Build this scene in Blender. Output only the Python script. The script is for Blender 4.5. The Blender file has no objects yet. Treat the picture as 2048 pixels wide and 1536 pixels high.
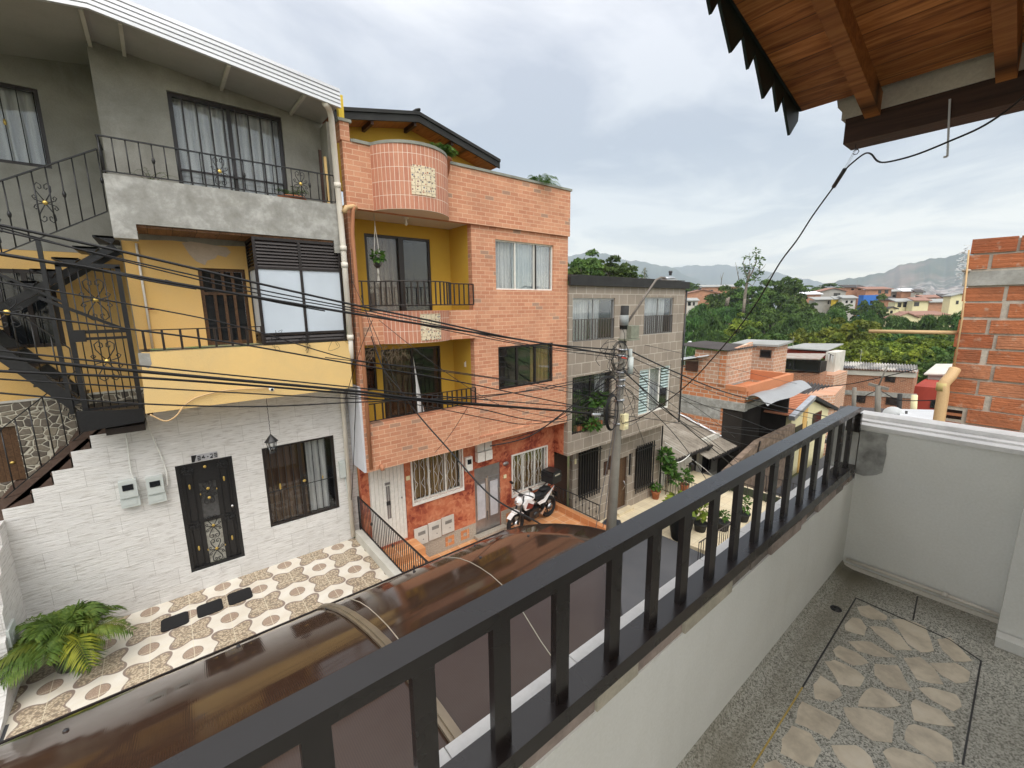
import bpy, math, random
import numpy as np
from mathutils import Vector, Matrix
R = math.radians
random.seed(7); rng = np.random.default_rng(7)
sc = bpy.context.scene
COL = sc.collection

# ---------------------------------------------------------------- camera
F = 857.0                                   # focal length in pixels of the 2048 px wide photograph
RX = Vector((0.77701779, -0.62937093, -0.0116441))
RD = Vector((-0.12107019, -0.13126879, -0.98392607))
RF = Vector((0.61772596, 0.76593781, -0.17819625))
cam_d = bpy.data.cameras.new('camera'); cam = bpy.data.objects.new('camera', cam_d); COL.objects.link(cam)
cam_d.sensor_width = 36.0; cam_d.lens = F / 2048 * 36.0
cam_d.clip_start = 0.05; cam_d.clip_end = 20000
cam.matrix_world = Matrix(((RX.x, -RD.x, -RF.x, 0), (RX.y, -RD.y, -RF.y, 0), (RX.z, -RD.z, -RF.z, 0), (0, 0, 0, 1)))
sc.camera = cam
sc.render.resolution_x = 1024; sc.render.resolution_y = 768

# ---------------------------------------------------------------- light
SUN = Vector((-0.42, -0.50, 0.76)).normalized()      # towards the sun behind the clouds
w = bpy.data.worlds.new('World'); sc.world = w; w.use_nodes = True
nt = w.node_tree; nt.nodes.clear()
def wn(t, **k):
    n = nt.nodes.new(t)
    for a, b in k.items(): setattr(n, a, b)
    return n
def wmath(op, a, b=None, clamp=False):
    n = wn('ShaderNodeMath', operation=op, use_clamp=clamp)
    for i, v in enumerate((a, b)):
        if v is None: continue
        if hasattr(v, 'links'): nt.links.new(v, n.inputs[i])
        else: n.inputs[i].default_value = v
    return n.outputs[0]
sky = wn('ShaderNodeTexSky', sky_type='NISHITA', sun_disc=False)
sky.sun_elevation = math.asin(SUN.z); sky.sun_rotation = math.atan2(SUN.x, SUN.y)
bg1 = wn('ShaderNodeBackground'); nt.links.new(sky.outputs[0], bg1.inputs[0]); bg1.inputs[1].default_value = 0.05
tc = wn('ShaderNodeTexCoord'); sep = wn('ShaderNodeSeparateXYZ'); nt.links.new(tc.outputs['Generated'], sep.inputs[0])
X_, Y_, Z_ = sep.outputs
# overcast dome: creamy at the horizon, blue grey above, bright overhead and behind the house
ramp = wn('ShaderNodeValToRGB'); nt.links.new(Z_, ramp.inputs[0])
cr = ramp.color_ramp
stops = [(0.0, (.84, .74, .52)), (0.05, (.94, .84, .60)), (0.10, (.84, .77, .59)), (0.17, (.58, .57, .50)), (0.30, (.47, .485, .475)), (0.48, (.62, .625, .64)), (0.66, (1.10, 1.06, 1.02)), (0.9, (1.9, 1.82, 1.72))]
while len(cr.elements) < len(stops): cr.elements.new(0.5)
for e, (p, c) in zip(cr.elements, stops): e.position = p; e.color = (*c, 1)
zz = wmath('ADD', wmath('MAXIMUM', Z_, 0.0), 0.09)
cmb = wn('ShaderNodeCombineXYZ'); nt.links.new(wmath('DIVIDE', X_, zz), cmb.inputs[0]); nt.links.new(wmath('DIVIDE', Y_, zz), cmb.inputs[1])
ns = wn('ShaderNodeTexNoise'); ns.inputs['Scale'].default_value = 0.75; ns.inputs['Detail'].default_value = 9; ns.inputs['Roughness'].default_value = .55; ns.inputs['Distortion'].default_value = .5
nt.links.new(cmb.outputs[0], ns.inputs['Vector'])
cr2 = wn('ShaderNodeValToRGB'); nt.links.new(ns.outputs[0], cr2.inputs[0])
for e, (p, c) in zip(cr2.color_ramp.elements, [(0.43, (.72, .735, .755)), (0.56, (1.14, 1.12, 1.08))]): e.position = p; e.color = (*c, 1)
mul = wn('ShaderNodeMixRGB', blend_type='MULTIPLY'); mul.inputs[0].default_value = 1
nt.links.new(ramp.outputs[0], mul.inputs[1]); nt.links.new(cr2.outputs[0], mul.inputs[2])
# unseen sky behind the viewer brightened, as added fill for the facades
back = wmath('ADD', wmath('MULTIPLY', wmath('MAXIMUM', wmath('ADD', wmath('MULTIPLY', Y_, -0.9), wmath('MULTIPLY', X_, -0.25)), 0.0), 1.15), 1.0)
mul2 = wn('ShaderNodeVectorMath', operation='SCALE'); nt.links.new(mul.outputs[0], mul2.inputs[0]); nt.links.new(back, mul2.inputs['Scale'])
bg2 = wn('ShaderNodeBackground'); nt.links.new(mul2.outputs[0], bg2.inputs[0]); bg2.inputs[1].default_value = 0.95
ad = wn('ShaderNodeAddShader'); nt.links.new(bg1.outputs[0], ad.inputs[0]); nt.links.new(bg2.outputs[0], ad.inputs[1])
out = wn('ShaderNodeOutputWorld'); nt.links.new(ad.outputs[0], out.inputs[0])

sl = bpy.data.lights.new('sun', 'SUN'); sl.energy = 1.5; sl.angle = R(50); sl.color = (1.0, .965, .91)
so = bpy.data.objects.new('sun', sl); COL.objects.link(so); so.rotation_euler = (-SUN).to_track_quat('-Z', 'Y').to_euler()
sc.view_settings.view_transform = 'Standard'; sc.view_settings.look = 'None'; sc.view_settings.gamma = 1; sc.view_settings.use_curve_mapping = False
sc.view_settings.exposure = 0.3
sc.cycles.max_bounces = 8; sc.cycles.transparent_max_bounces = 16; sc.cycles.volume_bounces = 1

# ---------------------------------------------------------------- placing and mesh helpers
def P(px, py, X=None, Y=None, Z=None, D=None):
    """the real point on the plane X=, Y= or Z= (or at distance D) that the photograph shows at pixel px, py"""
    r = RX * ((px - 1024) / F) + RD * ((py - 768) / F) + RF
    if X is not None: k = X / r.x
    elif Y is not None: k = Y / r.y
    elif Z is not None: k = Z / r.z
    else: k = D / r.length
    return r * k

class MB:
    def __init__(s): s.v = []; s.f = []; s.m = []; s.sm = []
    def add(s, vs, fs, m=0, smooth=False):
        b = len(s.v); s.v += [tuple(v) for v in vs]
        for f in fs: s.f.append([b + i for i in f]); s.m.append(m); s.sm.append(smooth)
        return s
    def box(s, x0, x1, y0, y1, z0, z1, m=0, rot=0.0):
        vs = [(x, y, z) for z in (z0, z1) for y in (y0, y1) for x in (x0, x1)]
        if rot:
            cx, cy = (x0 + x1) / 2, (y0 + y1) / 2; c, n = math.cos(rot), math.sin(rot)
            vs = [(cx + (x - cx) * c - (y - cy) * n, cy + (x - cx) * n + (y - cy) * c, z) for x, y, z in vs]
        return s.add(vs, [(0, 2, 3, 1), (4, 5, 7, 6), (0, 1, 5, 4), (2, 6, 7, 3), (0, 4, 6, 2), (1, 3, 7, 5)], m)
    def quad(s, a, b, c, d, m=0): return s.add([a, b, c, d], [(0, 1, 2, 3)], m)
    def slab(s, pts, off, m=0):
        """closed solid: polygon pts extruded by the vector off"""
        n = len(pts); o = Vector(off); vs = [Vector(p) for p in pts] + [Vector(p) + o for p in pts]
        return s.add(vs, [tuple(range(n))[::-1], tuple(range(n, 2 * n))] + [(i, (i + 1) % n, n + (i + 1) % n, n + i) for i in range(n)], m)
    def xz(s, pts, y0, y1, m=0): return s.slab([(x, y0, z) for x, z in pts], (0, y1 - y0, 0), m)
    def xy(s, pts, z0, z1, m=0): return s.slab([(x, y, z0) for x, y in pts], (0, 0, z1 - z0), m)
    def yz(s, pts, x0, x1, m=0): return s.slab([(x0, y, z) for y, z in pts], (x1 - x0, 0, 0), m)
    def tube(s, pts, r, n=6, m=0, r2=None, cap=True):
        pts = [Vector(p) for p in pts]; k = len(pts); vs = []; prev = None
        for i, p in enumerate(pts):
            t = (pts[min(i + 1, k - 1)] - pts[max(i - 1, 0)])
            t = t.normalized() if t.length > 1e-9 else Vector((0, 0, 1))
            if prev is None:
                a = Vector((0, 0, 1)) if abs(t.z) < .9 else Vector((1, 0, 0)); u = t.cross(a).normalized()
            else: u = (prev - t * prev.dot(t)).normalized()
            prev = u; q = t.cross(u)
            rr = r if r2 is None else r + (r2 - r) * i / (k - 1)
            if isinstance(r, (list, tuple)): rr = r[i]
            for j in range(n):
                a = 2 * math.pi * j / n; vs.append(p + u * (rr * math.cos(a)) + q * (rr * math.sin(a)))
        fs = [(i * n + j, i * n + (j + 1) % n, (i + 1) * n + (j + 1) % n, (i + 1) * n + j) for i in range(k - 1) for j in range(n)]
        if cap: fs += [tuple(range(n))[::-1], tuple(range((k - 1) * n, k * n))]
        return s.add(vs, fs, m, n > 4)
    def bar(s, a, b, wd, hg, m=0):
        """rectangular bar from a to b, wd across and hg up"""
        a, b = Vector(a), Vector(b); t = (b - a).normalized()
        up = Vector((0, 0, 1)) if abs(t.z) < .95 else Vector((0, 1, 0))
        q = t.cross(up).normalized() * wd / 2; u = q.cross(t).normalized() * hg / 2
        vs = [a - q - u, a + q - u, a + q + u, a - q + u, b - q - u, b + q - u, b + q + u, b - q + u]
        return s.add(vs, [(0, 1, 2, 3), (7, 6, 5, 4), (0, 4, 5, 1), (1, 5, 6, 2), (2, 6, 7, 3), (3, 7, 4, 0)], m)
    def lathe(s, prof, c, n=16, m=0, axis='z'):
        vs = []
        for r, h in prof:
            for j in range(n):
                a = 2 * math.pi * j / n; p = (r * math.cos(a), r * math.sin(a), h)
                if axis == 'y': p = (p[0], p[2], p[1])
                if axis == 'x': p = (p[2], p[0], p[1])
                vs.append((c[0] + p[0], c[1] + p[1], c[2] + p[2]))
        k = len(prof)
        fs = [(i * n + j, i * n + (j + 1) % n, (i + 1) * n + (j + 1) % n, (i + 1) * n + j) for i in range(k - 1) for j in range(n)]
        fs += [tuple(range(n))[::-1], tuple(range((k - 1) * n, k * n))]
        return s.add(vs, fs, m, True)
    def ell(s, c, r, n=12, m=0):
        k = max(4, n // 2); pr = [(max(1e-3, math.sin(math.pi * i / k)), -math.cos(math.pi * i / k)) for i in range(k + 1)]
        b = len(s.v); s.lathe(pr, (0, 0, 0), n, m)
        for i in range(b, len(s.v)): x, y, z = s.v[i]; s.v[i] = (c[0] + x * r[0], c[1] + y * r[1], c[2] + z * r[2])
        return s
    def wall(s, x0, x1, z0, z1, ya, yb, holes=(), m=0, ax='y'):
        """wall in the plane ya..yb (ax='y': spans x,z; ax='x': spans y,z) with openings cut through"""
        xs = sorted({x0, x1, *[h[0] for h in holes], *[h[1] for h in holes]}); xs = [x for x in xs if x0 <= x <= x1]
        zs = sorted({z0, z1, *[h[2] for h in holes], *[h[3] for h in holes]}); zs = [z for z in zs if z0 <= z <= z1]
        def solid(i, j):
            if i < 0 or j < 0 or i >= len(xs) - 1 or j >= len(zs) - 1: return False
            cx, cz = (xs[i] + xs[i + 1]) / 2, (zs[j] + zs[j + 1]) / 2
            return not any(h[0] < cx < h[1] and h[2] < cz < h[3] for h in holes)
        T = (lambda x, y, z: (x, y, z)) if ax == 'y' else (lambda x, y, z: (y, x, z))
        def q(*pp):
            pp = [T(*p) for p in pp]
            s.quad(*(pp if ax == 'y' else pp[::-1]), m=m)
        for i in range(len(xs) - 1):
            for j in range(len(zs) - 1):
                if not solid(i, j): continue
                a, b, c, d = xs[i], xs[i + 1], zs[j], zs[j + 1]
                q((a, ya, c), (b, ya, c), (b, ya, d), (a, ya, d)); q((b, yb, c), (a, yb, c), (a, yb, d), (b, yb, d))
                if not solid(i - 1, j): q((a, yb, c), (a, ya, c), (a, ya, d), (a, yb, d))
                if not solid(i + 1, j): q((b, ya, c), (b, yb, c), (b, yb, d), (b, ya, d))
                if not solid(i, j - 1): q((a, yb, c), (b, yb, c), (b, ya, c), (a, ya, c))
                if not solid(i, j + 1): q((a, ya, d), (b, ya, d), (b, yb, d), (a, yb, d))
        return s
    def build(s, name, mats, parent=None, local=False):
        me = bpy.data.meshes.new(name); me.from_pydata(s.v, [], s.f)
        if not isinstance(mats, (list, tuple)): mats = [mats]
        for mm in mats: me.materials.append(mm)
        me.polygons.foreach_set('material_index', s.m); me.polygons.foreach_set('use_smooth', s.sm); me.update()
        o = bpy.data.objects.new(name, me); COL.objects.link(o)
        if parent:
            o.parent = parent
            if not local:
                w_ = Vector((0, 0, 0)); q = parent
                while q: w_ += q.location; q = q.parent
                o.location = -w_
        return o

def thing(name, label, cat, loc=(0, 0, 0), group=None):
    o = bpy.data.objects.new(name, None); COL.objects.link(o); o.location = loc; o.empty_display_size = .1
    o['label'] = label; o['category'] = cat
    if group: o['group'] = group
    return o
def tag(o, label, cat, group=None):
    o['label'] = label; o['category'] = cat
    if group: o['group'] = group
    return o
def struct(o): o['kind'] = 'structure'; return o
def box(name, m, par, *a): return MB().box(*a).build(name, m, par)
def tree_copy(o, parent=None):
    c = o.copy(); COL.objects.link(c); c.parent = parent
    for ch in list(o.children): tree_copy(ch, c)
    return c

# ---------------------------------------------------------------- materials
class G:
    """small node writer"""
    def __init__(s, name, rough=.7, spec=.3, metal=0.0):
        s.mat = bpy.data.materials.new(name); s.mat.use_nodes = True; s.t = s.mat.node_tree
        s.b = s.t.nodes['Principled BSDF']; s.o = s.t.nodes['Material Output']
        s.b.inputs['Roughness'].default_value = rough; s.b.inputs['Specular IOR Level'].default_value = spec; s.b.inputs['Metallic'].default_value = metal
    def n(s, t, **k):
        nd = s.t.nodes.new(t)
        for a, b in k.items(): setattr(nd, a, b)
        return nd
    def set(s, sock, v):
        if hasattr(v, 'links'): s.t.links.new(v, sock)
        elif isinstance(v, (tuple, list)) and len(v) == 3 and sock.type == 'RGBA': sock.default_value = (*v, 1)
        else: sock.default_value = v
    def obj(s): return s.n('ShaderNodeTexCoord').outputs['Object']
    def m(s, op, a, b=0.0, clamp=False):
        nd = s.n('ShaderNodeMath', operation=op, use_clamp=clamp); s.set(nd.inputs[0], a); s.set(nd.inputs[1], b); return nd.outputs[0]
    def sep(s, v): nd = s.n('ShaderNodeSeparateXYZ'); s.set(nd.inputs[0], v); return nd.outputs
    def comb(s, x, y, z=0.0):
        nd = s.n('ShaderNodeCombineXYZ')
        for i, v in enumerate((x, y, z)): s.set(nd.inputs[i], v)
        return nd.outputs[0]
    def uv(s):
        """(across, up) on any upright wall, from the object's own coordinates"""
        x, y, z = s.sep(s.obj()); nx = s.sep(s.n('ShaderNodeNewGeometry').outputs['True Normal'])[0]
        k = s.m('GREATER_THAN', s.m('ABSOLUTE', nx), .7)
        u = s.m('ADD', s.m('MULTIPLY', x, s.m('SUBTRACT', 1.0, k)), s.m('MULTIPLY', y, k))
        return s.comb(u, z, 0.0)
    def scale(s, v, sx, sy=None, sz=None):
        nd = s.n('ShaderNodeMapping'); s.set(nd.inputs[0], v); nd.inputs['Scale'].default_value = (sx, sy if sy is not None else sx, sz if sz is not None else sx); return nd.outputs[0]
    def noise(s, v, sc_, det=4, rough=.55, dist=0.0):
        nd = s.n('ShaderNodeTexNoise'); s.set(nd.inputs['Vector'], v); nd.inputs['Scale'].default_value = sc_; nd.inputs['Detail'].default_value = det
        nd.inputs['Roughness'].default_value = rough; nd.inputs['Distortion'].default_value = dist; return nd.outputs[0]
    def vor(s, v, sc_, feature='F1', out='Distance', rnd=1.0):
        nd = s.n('ShaderNodeTexVoronoi', feature=feature); s.set(nd.inputs['Vector'], v); nd.inputs['Scale'].default_value = sc_; nd.inputs['Randomness'].default_value = rnd; return nd.outputs[out]
    def ramp(s, f, st, interp='LINEAR'):
        nd = s.n('ShaderNodeValToRGB'); s.set(nd.inputs[0], f); e = nd.color_ramp.elements; nd.color_ramp.interpolation = interp
        while len(e) < len(st): e.new(.5)
        for q, (p, c) in zip(e, st): q.position = p; q.color = (*c, 1) if isinstance(c, (tuple, list)) else (c, c, c, 1)
        return nd.outputs[0]
    def mix(s, f, a, b, mode='MIX'):
        nd = s.n('ShaderNodeMixRGB', blend_type=mode); s.set(nd.inputs[0], f); s.set(nd.inputs[1], a); s.set(nd.inputs[2], b); return nd.outputs[0]
    def brick(s, v, bw, rh, mort, c1, c2, cm, off=.5, bias=0.0):
        nd = s.n('ShaderNodeTexBrick', offset=off, squash=1); s.set(nd.inputs['Vector'], v)
        for a, b in (('Color1', c1), ('Color2', c2), ('Mortar', cm), ('Scale', 1.0), ('Mortar Size', mort), ('Mortar Smooth', .1), ('Bias', bias), ('Brick Width', bw), ('Row Height', rh)): s.set(nd.inputs[a], b)
        return nd.outputs['Color'], nd.outputs['Fac']
    def col(s, c): s.set(s.b.inputs['Base Color'], c); return s
    def bump(s, h, st=.3, d=.01):
        nd = s.n('ShaderNodeBump'); s.set(nd.inputs['Height'], h); nd.inputs['Strength'].default_value = st; nd.inputs['Distance'].default_value = d
        s.t.links.new(nd.outputs[0], s.b.inputs['Normal']); return s
    def rough(s, r): s.set(s.b.inputs['Roughness'], r); return s

def plain(name, c, rough=.6, spec=.3, metal=0.0, var=.12, sc_=6.0, bump=0.0, bsc=60.0):
    g = G(name, rough, spec, metal); o = g.obj(); f = g.noise(o, sc_, 5)
    g.col(g.ramp(f, [(.3, tuple(x * (1 - var) for x in c)), (.7, tuple(min(1, x * (1 + var)) for x in c))]))
    if bump: g.bump(g.noise(o, bsc, 3), bump, .004)
    return g.mat
def painted(name, c, dirt, amt=.5, sc_=1.3, bump=.25, rough=.8):
    """plaster under paint: broad tone changes, stains of its own, a rough skin"""
    g = G(name, rough, .2); o = g.obj()
    big = g.noise(o, sc_, 6, .6, .4); st = g.noise(g.scale(o, 5.0, 5.0, 0.9), 1.0, 5, .6)
    a = g.mix(g.ramp(big, [(.35, 0.0), (.75, amt)]), c, dirt); a = g.mix(g.ramp(st, [(.55, 0.0), (.8, amt * .6)]), a, dirt)
    fine = g.noise(o, 90, 3); a = g.mix(.10, a, g.ramp(fine, [(.3, .2), (.7, 1.0)]), 'OVERLAY')
    g.col(a); g.bump(g.noise(o, 35, 5), bump, .006); return g.mat
def brickwork(name, bw, rh, mort, c1, c2, cm, c3=None, grime=(.2, .15, .12), ga=.25, off=.5, rough=.85, bump=.6, uneven=0.0, hollow=False):
    g = G(name, rough, .2); v = g.uv()
    if uneven:
        nv = g.n('ShaderNodeTexNoise'); g.set(nv.inputs['Vector'], v); nv.inputs['Scale'].default_value = 4.0
        ad_ = g.n('ShaderNodeVectorMath', operation='SCALE'); g.set(ad_.inputs[0], nv.outputs['Color']); ad_.inputs['Scale'].default_value = uneven
        a2 = g.n('ShaderNodeVectorMath', operation='ADD'); g.set(a2.inputs[0], v); g.set(a2.inputs[1], ad_.outputs[0]); v = a2.outputs[0]
    a, f = g.brick(v, bw, rh, mort, c1, c2, cm, off)
    if c3 is not None:          # odd bricks of a third colour
        b3, f3 = g.brick(v, bw, rh, mort, (0, 0, 0), (1, 1, 1), (0, 0, 0), off)
        a = g.mix(g.ramp(b3, [(.93, 0.0), (.94, .75)]), a, c3)
    n1 = g.noise(v, 1.4, 5); n2 = g.noise(g.scale(v, 30, 120), 1.0, 3)
    a = g.mix(g.ramp(n1, [(.4, 0.0), (.8, ga)]), a, grime); a = g.mix(.22, a, g.ramp(n2, [(.3, .25), (.7, .85)]), 'OVERLAY')
    g.col(a)
    h = g.m('ADD', g.m('MULTIPLY', g.m('SUBTRACT', 1.0, f), 1.0), g.m('MULTIPLY', g.noise(v, 60, 3), .25)); g.bump(h, bump, .008)
    return g.mat

M = {}
M['raw_concrete'] = painted('raw_render', (.235, .23, .20), (.40, .39, .35), .85, 1.5, .5, .9)
g = G('mottled_cement', .9, .2); o = g.obj(); n = g.noise(o, 4.2, 8, .68, .15); st = g.noise(g.scale(o, 1.2, 1.2, 7), 1.0, 5)
a = g.ramp(n, [(.30, (.24, .235, .21)), (.50, (.33, .325, .30)), (.70, (.50, .495, .465))]); a = g.mix(g.ramp(st, [(.5, 0.0), (.75, .35)]), a, (.25, .24, .2))
g.col(a).bump(g.noise(o, 30, 5), .5, .008); M['mottled'] = g.mat
M['ochre'] = painted('ochre_paint', (.70, .44, .15), (.60, .41, .20), .5, 1.5)
M['ochre_pale'] = painted('pale_ochre_paint', (.76, .52, .215), (.60, .44, .22), .6, 1.6, .7)
M['mustard'] = painted('mustard_paint', (.58, .37, .055), (.50, .31, .05), .35, 1.2, .15)
M['cream'] = painted('cream_paint', (.74, .67, .40), (.60, .54, .36), .5)
M['white_wall'] = painted('white_wall_paint', (.76, .76, .72), (.56, .55, .49), .5, 1.4, .2)
M['white_side'] = painted('cool_white_paint', (.60, .62, .67), (.5, .5, .52), .4)
M['dirty_white'] = painted('weathered_white_paint', (.62, .60, .54), (.36, .34, .29), .6)
M['soffit'] = painted('ceiling_paint', (.66, .63, .56), (.5, .46, .38), .4, 1.0, .1)
M['grey_soffit'] = painted('grey_soffit', (.42, .41, .38), (.28, .27, .24), .5)
M['red_paint'] = painted('red_paint', (.36, .055, .035), (.2, .04, .03), .5)
M['blue_paint'] = painted('blue_paint', (.045, .16, .50), (.04, .12, .35), .4)
M['yellow_paint'] = painted('yellow_paint', (.72, .50, .06), (.5, .36, .06), .4)
M['grey_paint'] = painted('grey_paint', (.36, .35, .32), (.24, .23, .21), .5)
# white split-stone look tile
g = G('ledge_stone_tile', .75, .25); v = g.uv()
a, f = g.brick(v, .62, .305, .004, (.70, .69, .67), (.64, .63, .61), (.50, .49, .47), .5)
s1 = g.noise(g.scale(v, 5, 38), 1.0, 5, .6); s2 = g.noise(g.scale(v, 2.5, 9), 1.0, 3)
a = g.mix(g.ramp(s1, [(.36, .75), (.47, 0.0)]), a, (.44, .415, .39)); a = g.mix(g.ramp(s1, [(.56, 0.0), (.68, .7)]), a, (.80, .79, .77)); a = g.mix(g.ramp(s2, [(.45, 0.0), (.75, .4)]), a, (.56, .54, .50))
g.col(a).bump(g.m('SUBTRACT', g.ramp(s1, [(.3, 0.0), (.7, 1.0)]), f), .5, .008); M['ledge'] = g.mat
M['orange_brick'] = brickwork('orange_facing_brick', .25, .0935, .0065, (.50, .215, .125), (.63, .31, .185), (.70, .46, .31), (.29, .21, .16), (.36, .19, .12), .45, bump=.35)
M['raw_brick'] = brickwork('hollow_clay_brick', .40, .20, .018, (.50, .185, .085), (.60, .26, .125), (.56, .47, .38), (.34, .15, .08), (.25, .14, .09), .45, uneven=.05, bump=.9)
M['raw_brick_pale'] = brickwork('sooty_pink_brick', .40, .20, .020, (.50, .25, .15), (.56, .32, .21), (.66, .55, .44), (.40, .24, .16), (.32, .24, .19), .55, uneven=.06, bump=.9)
M['small_brick'] = brickwork('old_red_brick', .27, .10, .013, (.40, .165, .085), (.30, .115, .06), (.46, .34, .25), (.18, .08, .05), (.22, .12, .08), .5)
M['far_brick'] = brickwork('far_brick', .5, .25, .02, (.42, .19, .105), (.48, .235, .135), (.46, .33, .24), (.28, .14, .09), (.25, .15, .11), .5)
M['grey_tile'] = brickwork('grey_stone_tile', .42, .335, .011, (.27, .225, .18), (.32, .27, .22), (.50, .45, .38), None, (.20, .17, .14), .55, off=.33, rough=.5, bump=.25)
# vertical terracotta tile of the bulging parapets: mapped by UV
g = G('upright_terracotta_tile', .6, .3); v = g.n('ShaderNodeTexCoord').outputs['UV']
a, f = g.brick(v, .085, .25, .0042, (.45, .185, .115), (.52, .235, .145), (.74, .62, .50), 0.0); n1 = g.noise(g.scale(v, 30, 6), 1.0, 4)
a = g.mix(.2, a, g.ramp(n1, [(.3, .3), (.7, .8)]), 'OVERLAY'); g.col(a).bump(g.m('SUBTRACT', 1.0, f), .3, .006); M['upright_tile'] = g.mat
# rust stucco with overlapping leaf stencil marks
g = G('stencilled_rust_stucco', .85, .2); v = g.uv(); c = g.vor(v, 12.0, out='Color'); cs = g.sep(c)[0]
big = g.noise(v, 1.3, 4, .6); k = g.m('ADD', g.m('MULTIPLY', cs, .22), g.m('MULTIPLY', big, 1.0))
a = g.ramp(k, [(.44, (.22, .045, .028)), (.53, (.38, .10, .052)), (.66, (.50, .165, .082)), (.84, (.58, .24, .13))]); e = g.vor(v, 12.0, 'DISTANCE_TO_EDGE')
a = g.mix(g.ramp(e, [(.0, .22), (.08, 0.0)]), a, (.30, .10, .06)); g.col(a).bump(g.noise(v, 40, 4), .4, .006); M['stencil'] = g.mat
M['granite_base'] = plain('speckled_base_tile', (.38, .34, .28), .6, .3, var=.35, sc_=40)
# terracotta floor tile
g = G('terracotta_floor_tile', .45, .4); v = g.obj(); a, f = g.brick(v, .30, .30, .006, (.52, .23, .095), (.62, .30, .13), (.66, .52, .38), 0.0)
g.col(g.mix(.3, a, g.ramp(g.noise(v, 5, 5), [(.3, .3), (.7, .8)]), 'OVERLAY')).bump(g.m('SUBTRACT', 1.0, f), .3, .004); M['terracotta'] = g.mat
g = G('terracotta_riser_tile', .45, .4); v = g.uv(); a, f = g.brick(v, .30, .30, .006, (.50, .20, .085), (.58, .26, .11), (.62, .46, .33), 0.0)
g.col(a).bump(g.m('SUBTRACT', 1.0, f), .3, .004); M['terracotta_v'] = g.mat
# patterned terrace floor: round medallions in white, pebble discs between, in a checker of 0.53 m
g = G('medallion_floor_tile', .35, .45); x, y, z = g.sep(g.obj())
u = g.m('DIVIDE', g.m('SUBTRACT', x, .29), 1.054); vv = g.m('DIVIDE', g.m('SUBTRACT', y, 8.05), 1.06)
def cell(t): return g.m('SUBTRACT', g.m('FRACT', g.m('ADD', t, 100.5)), .5)
def dist(a, b): return g.m('POWER', g.m('ADD', g.m('POWER', a, 2.0), g.m('POWER', b, 2.0)), .5)
d1 = g.m('MINIMUM', dist(cell(u), cell(vv)), dist(cell(g.m('ADD', u, .5)), cell(g.m('ADD', vv, .5))))        # to medallion centres
def petal(a_, b_):          # four lobed pebble shape: distance scaled by the lobe radius
    r_ = dist(a_, b_); c2 = g.m('DIVIDE', g.m('MULTIPLY', a_, a_), g.m('MAXIMUM', g.m('MULTIPLY', r_, r_), 1e-6)); c4 = g.m('ADD', g.m('ADD', g.m('MULTIPLY', g.m('MULTIPLY', c2, c2), 8.0), g.m('MULTIPLY', c2, -8.0)), 1.0)
    return g.m('DIVIDE', r_, g.m('ADD', .274, g.m('MULTIPLY', c4, -.072)))
d2 = g.m('MULTIPLY', g.m('MINIMUM', petal(cell(g.m('ADD', u, .5)), cell(vv)), petal(cell(u), cell(g.m('ADD', vv, .5)))), .354)        # to pebble shape centres
pv = g.comb(x, y, 0.0); pd = g.vor(pv, 34); peb = g.ramp(pd, [(.2, (.60, .51, .38)), (.55, (.37, .29, .20)), (.7, (.24, .19, .14))])
pb2 = g.ramp(g.noise(pv, 70, 2), [(.35, (.26, .18, .13)), (.65, (.44, .34, .26))])
wh = g.ramp(g.noise(pv, 3.5, 5), [(.35, (.74, .70, .62)), (.65, (.66, .60, .50))])
a = g.mix(g.ramp(d2, [(.352, 1.0), (.356, 0.0)]), wh, (.25, .19, .155)); a = g.mix(g.ramp(d2, [(.312, 1.0), (.316, 0.0)]), a, peb)
a = g.mix(g.ramp(d1, [(.122, 1.0), (.126, 0.0)]), a, (.22, .165, .13)); a = g.mix(g.ramp(d1, [(.113, 1.0), (.117, 0.0)]), a, pb2)
_, gf = g.brick(g.comb(g.m('ADD', x, 10.235), g.m('ADD', y, 10.58)), .527, .53, .0045, (1, 1, 1), (1, 1, 1), (0, 0, 0), 0.0)
a = g.mix(g.m('MULTIPLY', gf, .8), a, (.72, .66, .50)); g.col(a).bump(g.m('SUBTRACT', 1.0, gf), .2, .004); M['terrace'] = g.mat
g = G('beige_path_tile', .6, .3); v = g.obj(); a, f = g.brick(v, .33, .33, .007, (.66, .56, .38), (.70, .61, .43), (.50, .41, .28), 0.0)
g.col(g.mix(g.ramp(g.noise(v, 1.2, 5), [(.5, 0.0), (.8, .4)]), a, (.45, .37, .26))); M['beige_tile'] = g.mat
g = G('asphalt', .85, .25); v = g.obj(); n = g.noise(v, 120, 3); b = g.noise(v, .7, 5)
g.col(g.mix(g.ramp(b, [(.35, 0.0), (.7, .6)]), g.ramp(n, [(.3, (.060, .062, .068)), (.7, (.095, .097, .105))]), (.12, .12, .125))).bump(n, .4, .005); M['asphalt'] = g.mat
g = G('bare_earth_and_grass', .95, .1); v = g.obj(); n = g.noise(v, .15, 6); b = g.noise(v, 1.5, 5)
g.col(g.mix(g.ramp(n, [(.4, 0.0), (.6, 1.0)]), g.ramp(b, [(.3, (.035, .065, .018)), (.7, (.075, .12, .03))]), (.13, .10, .06))); M['earth'] = g.mat
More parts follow.
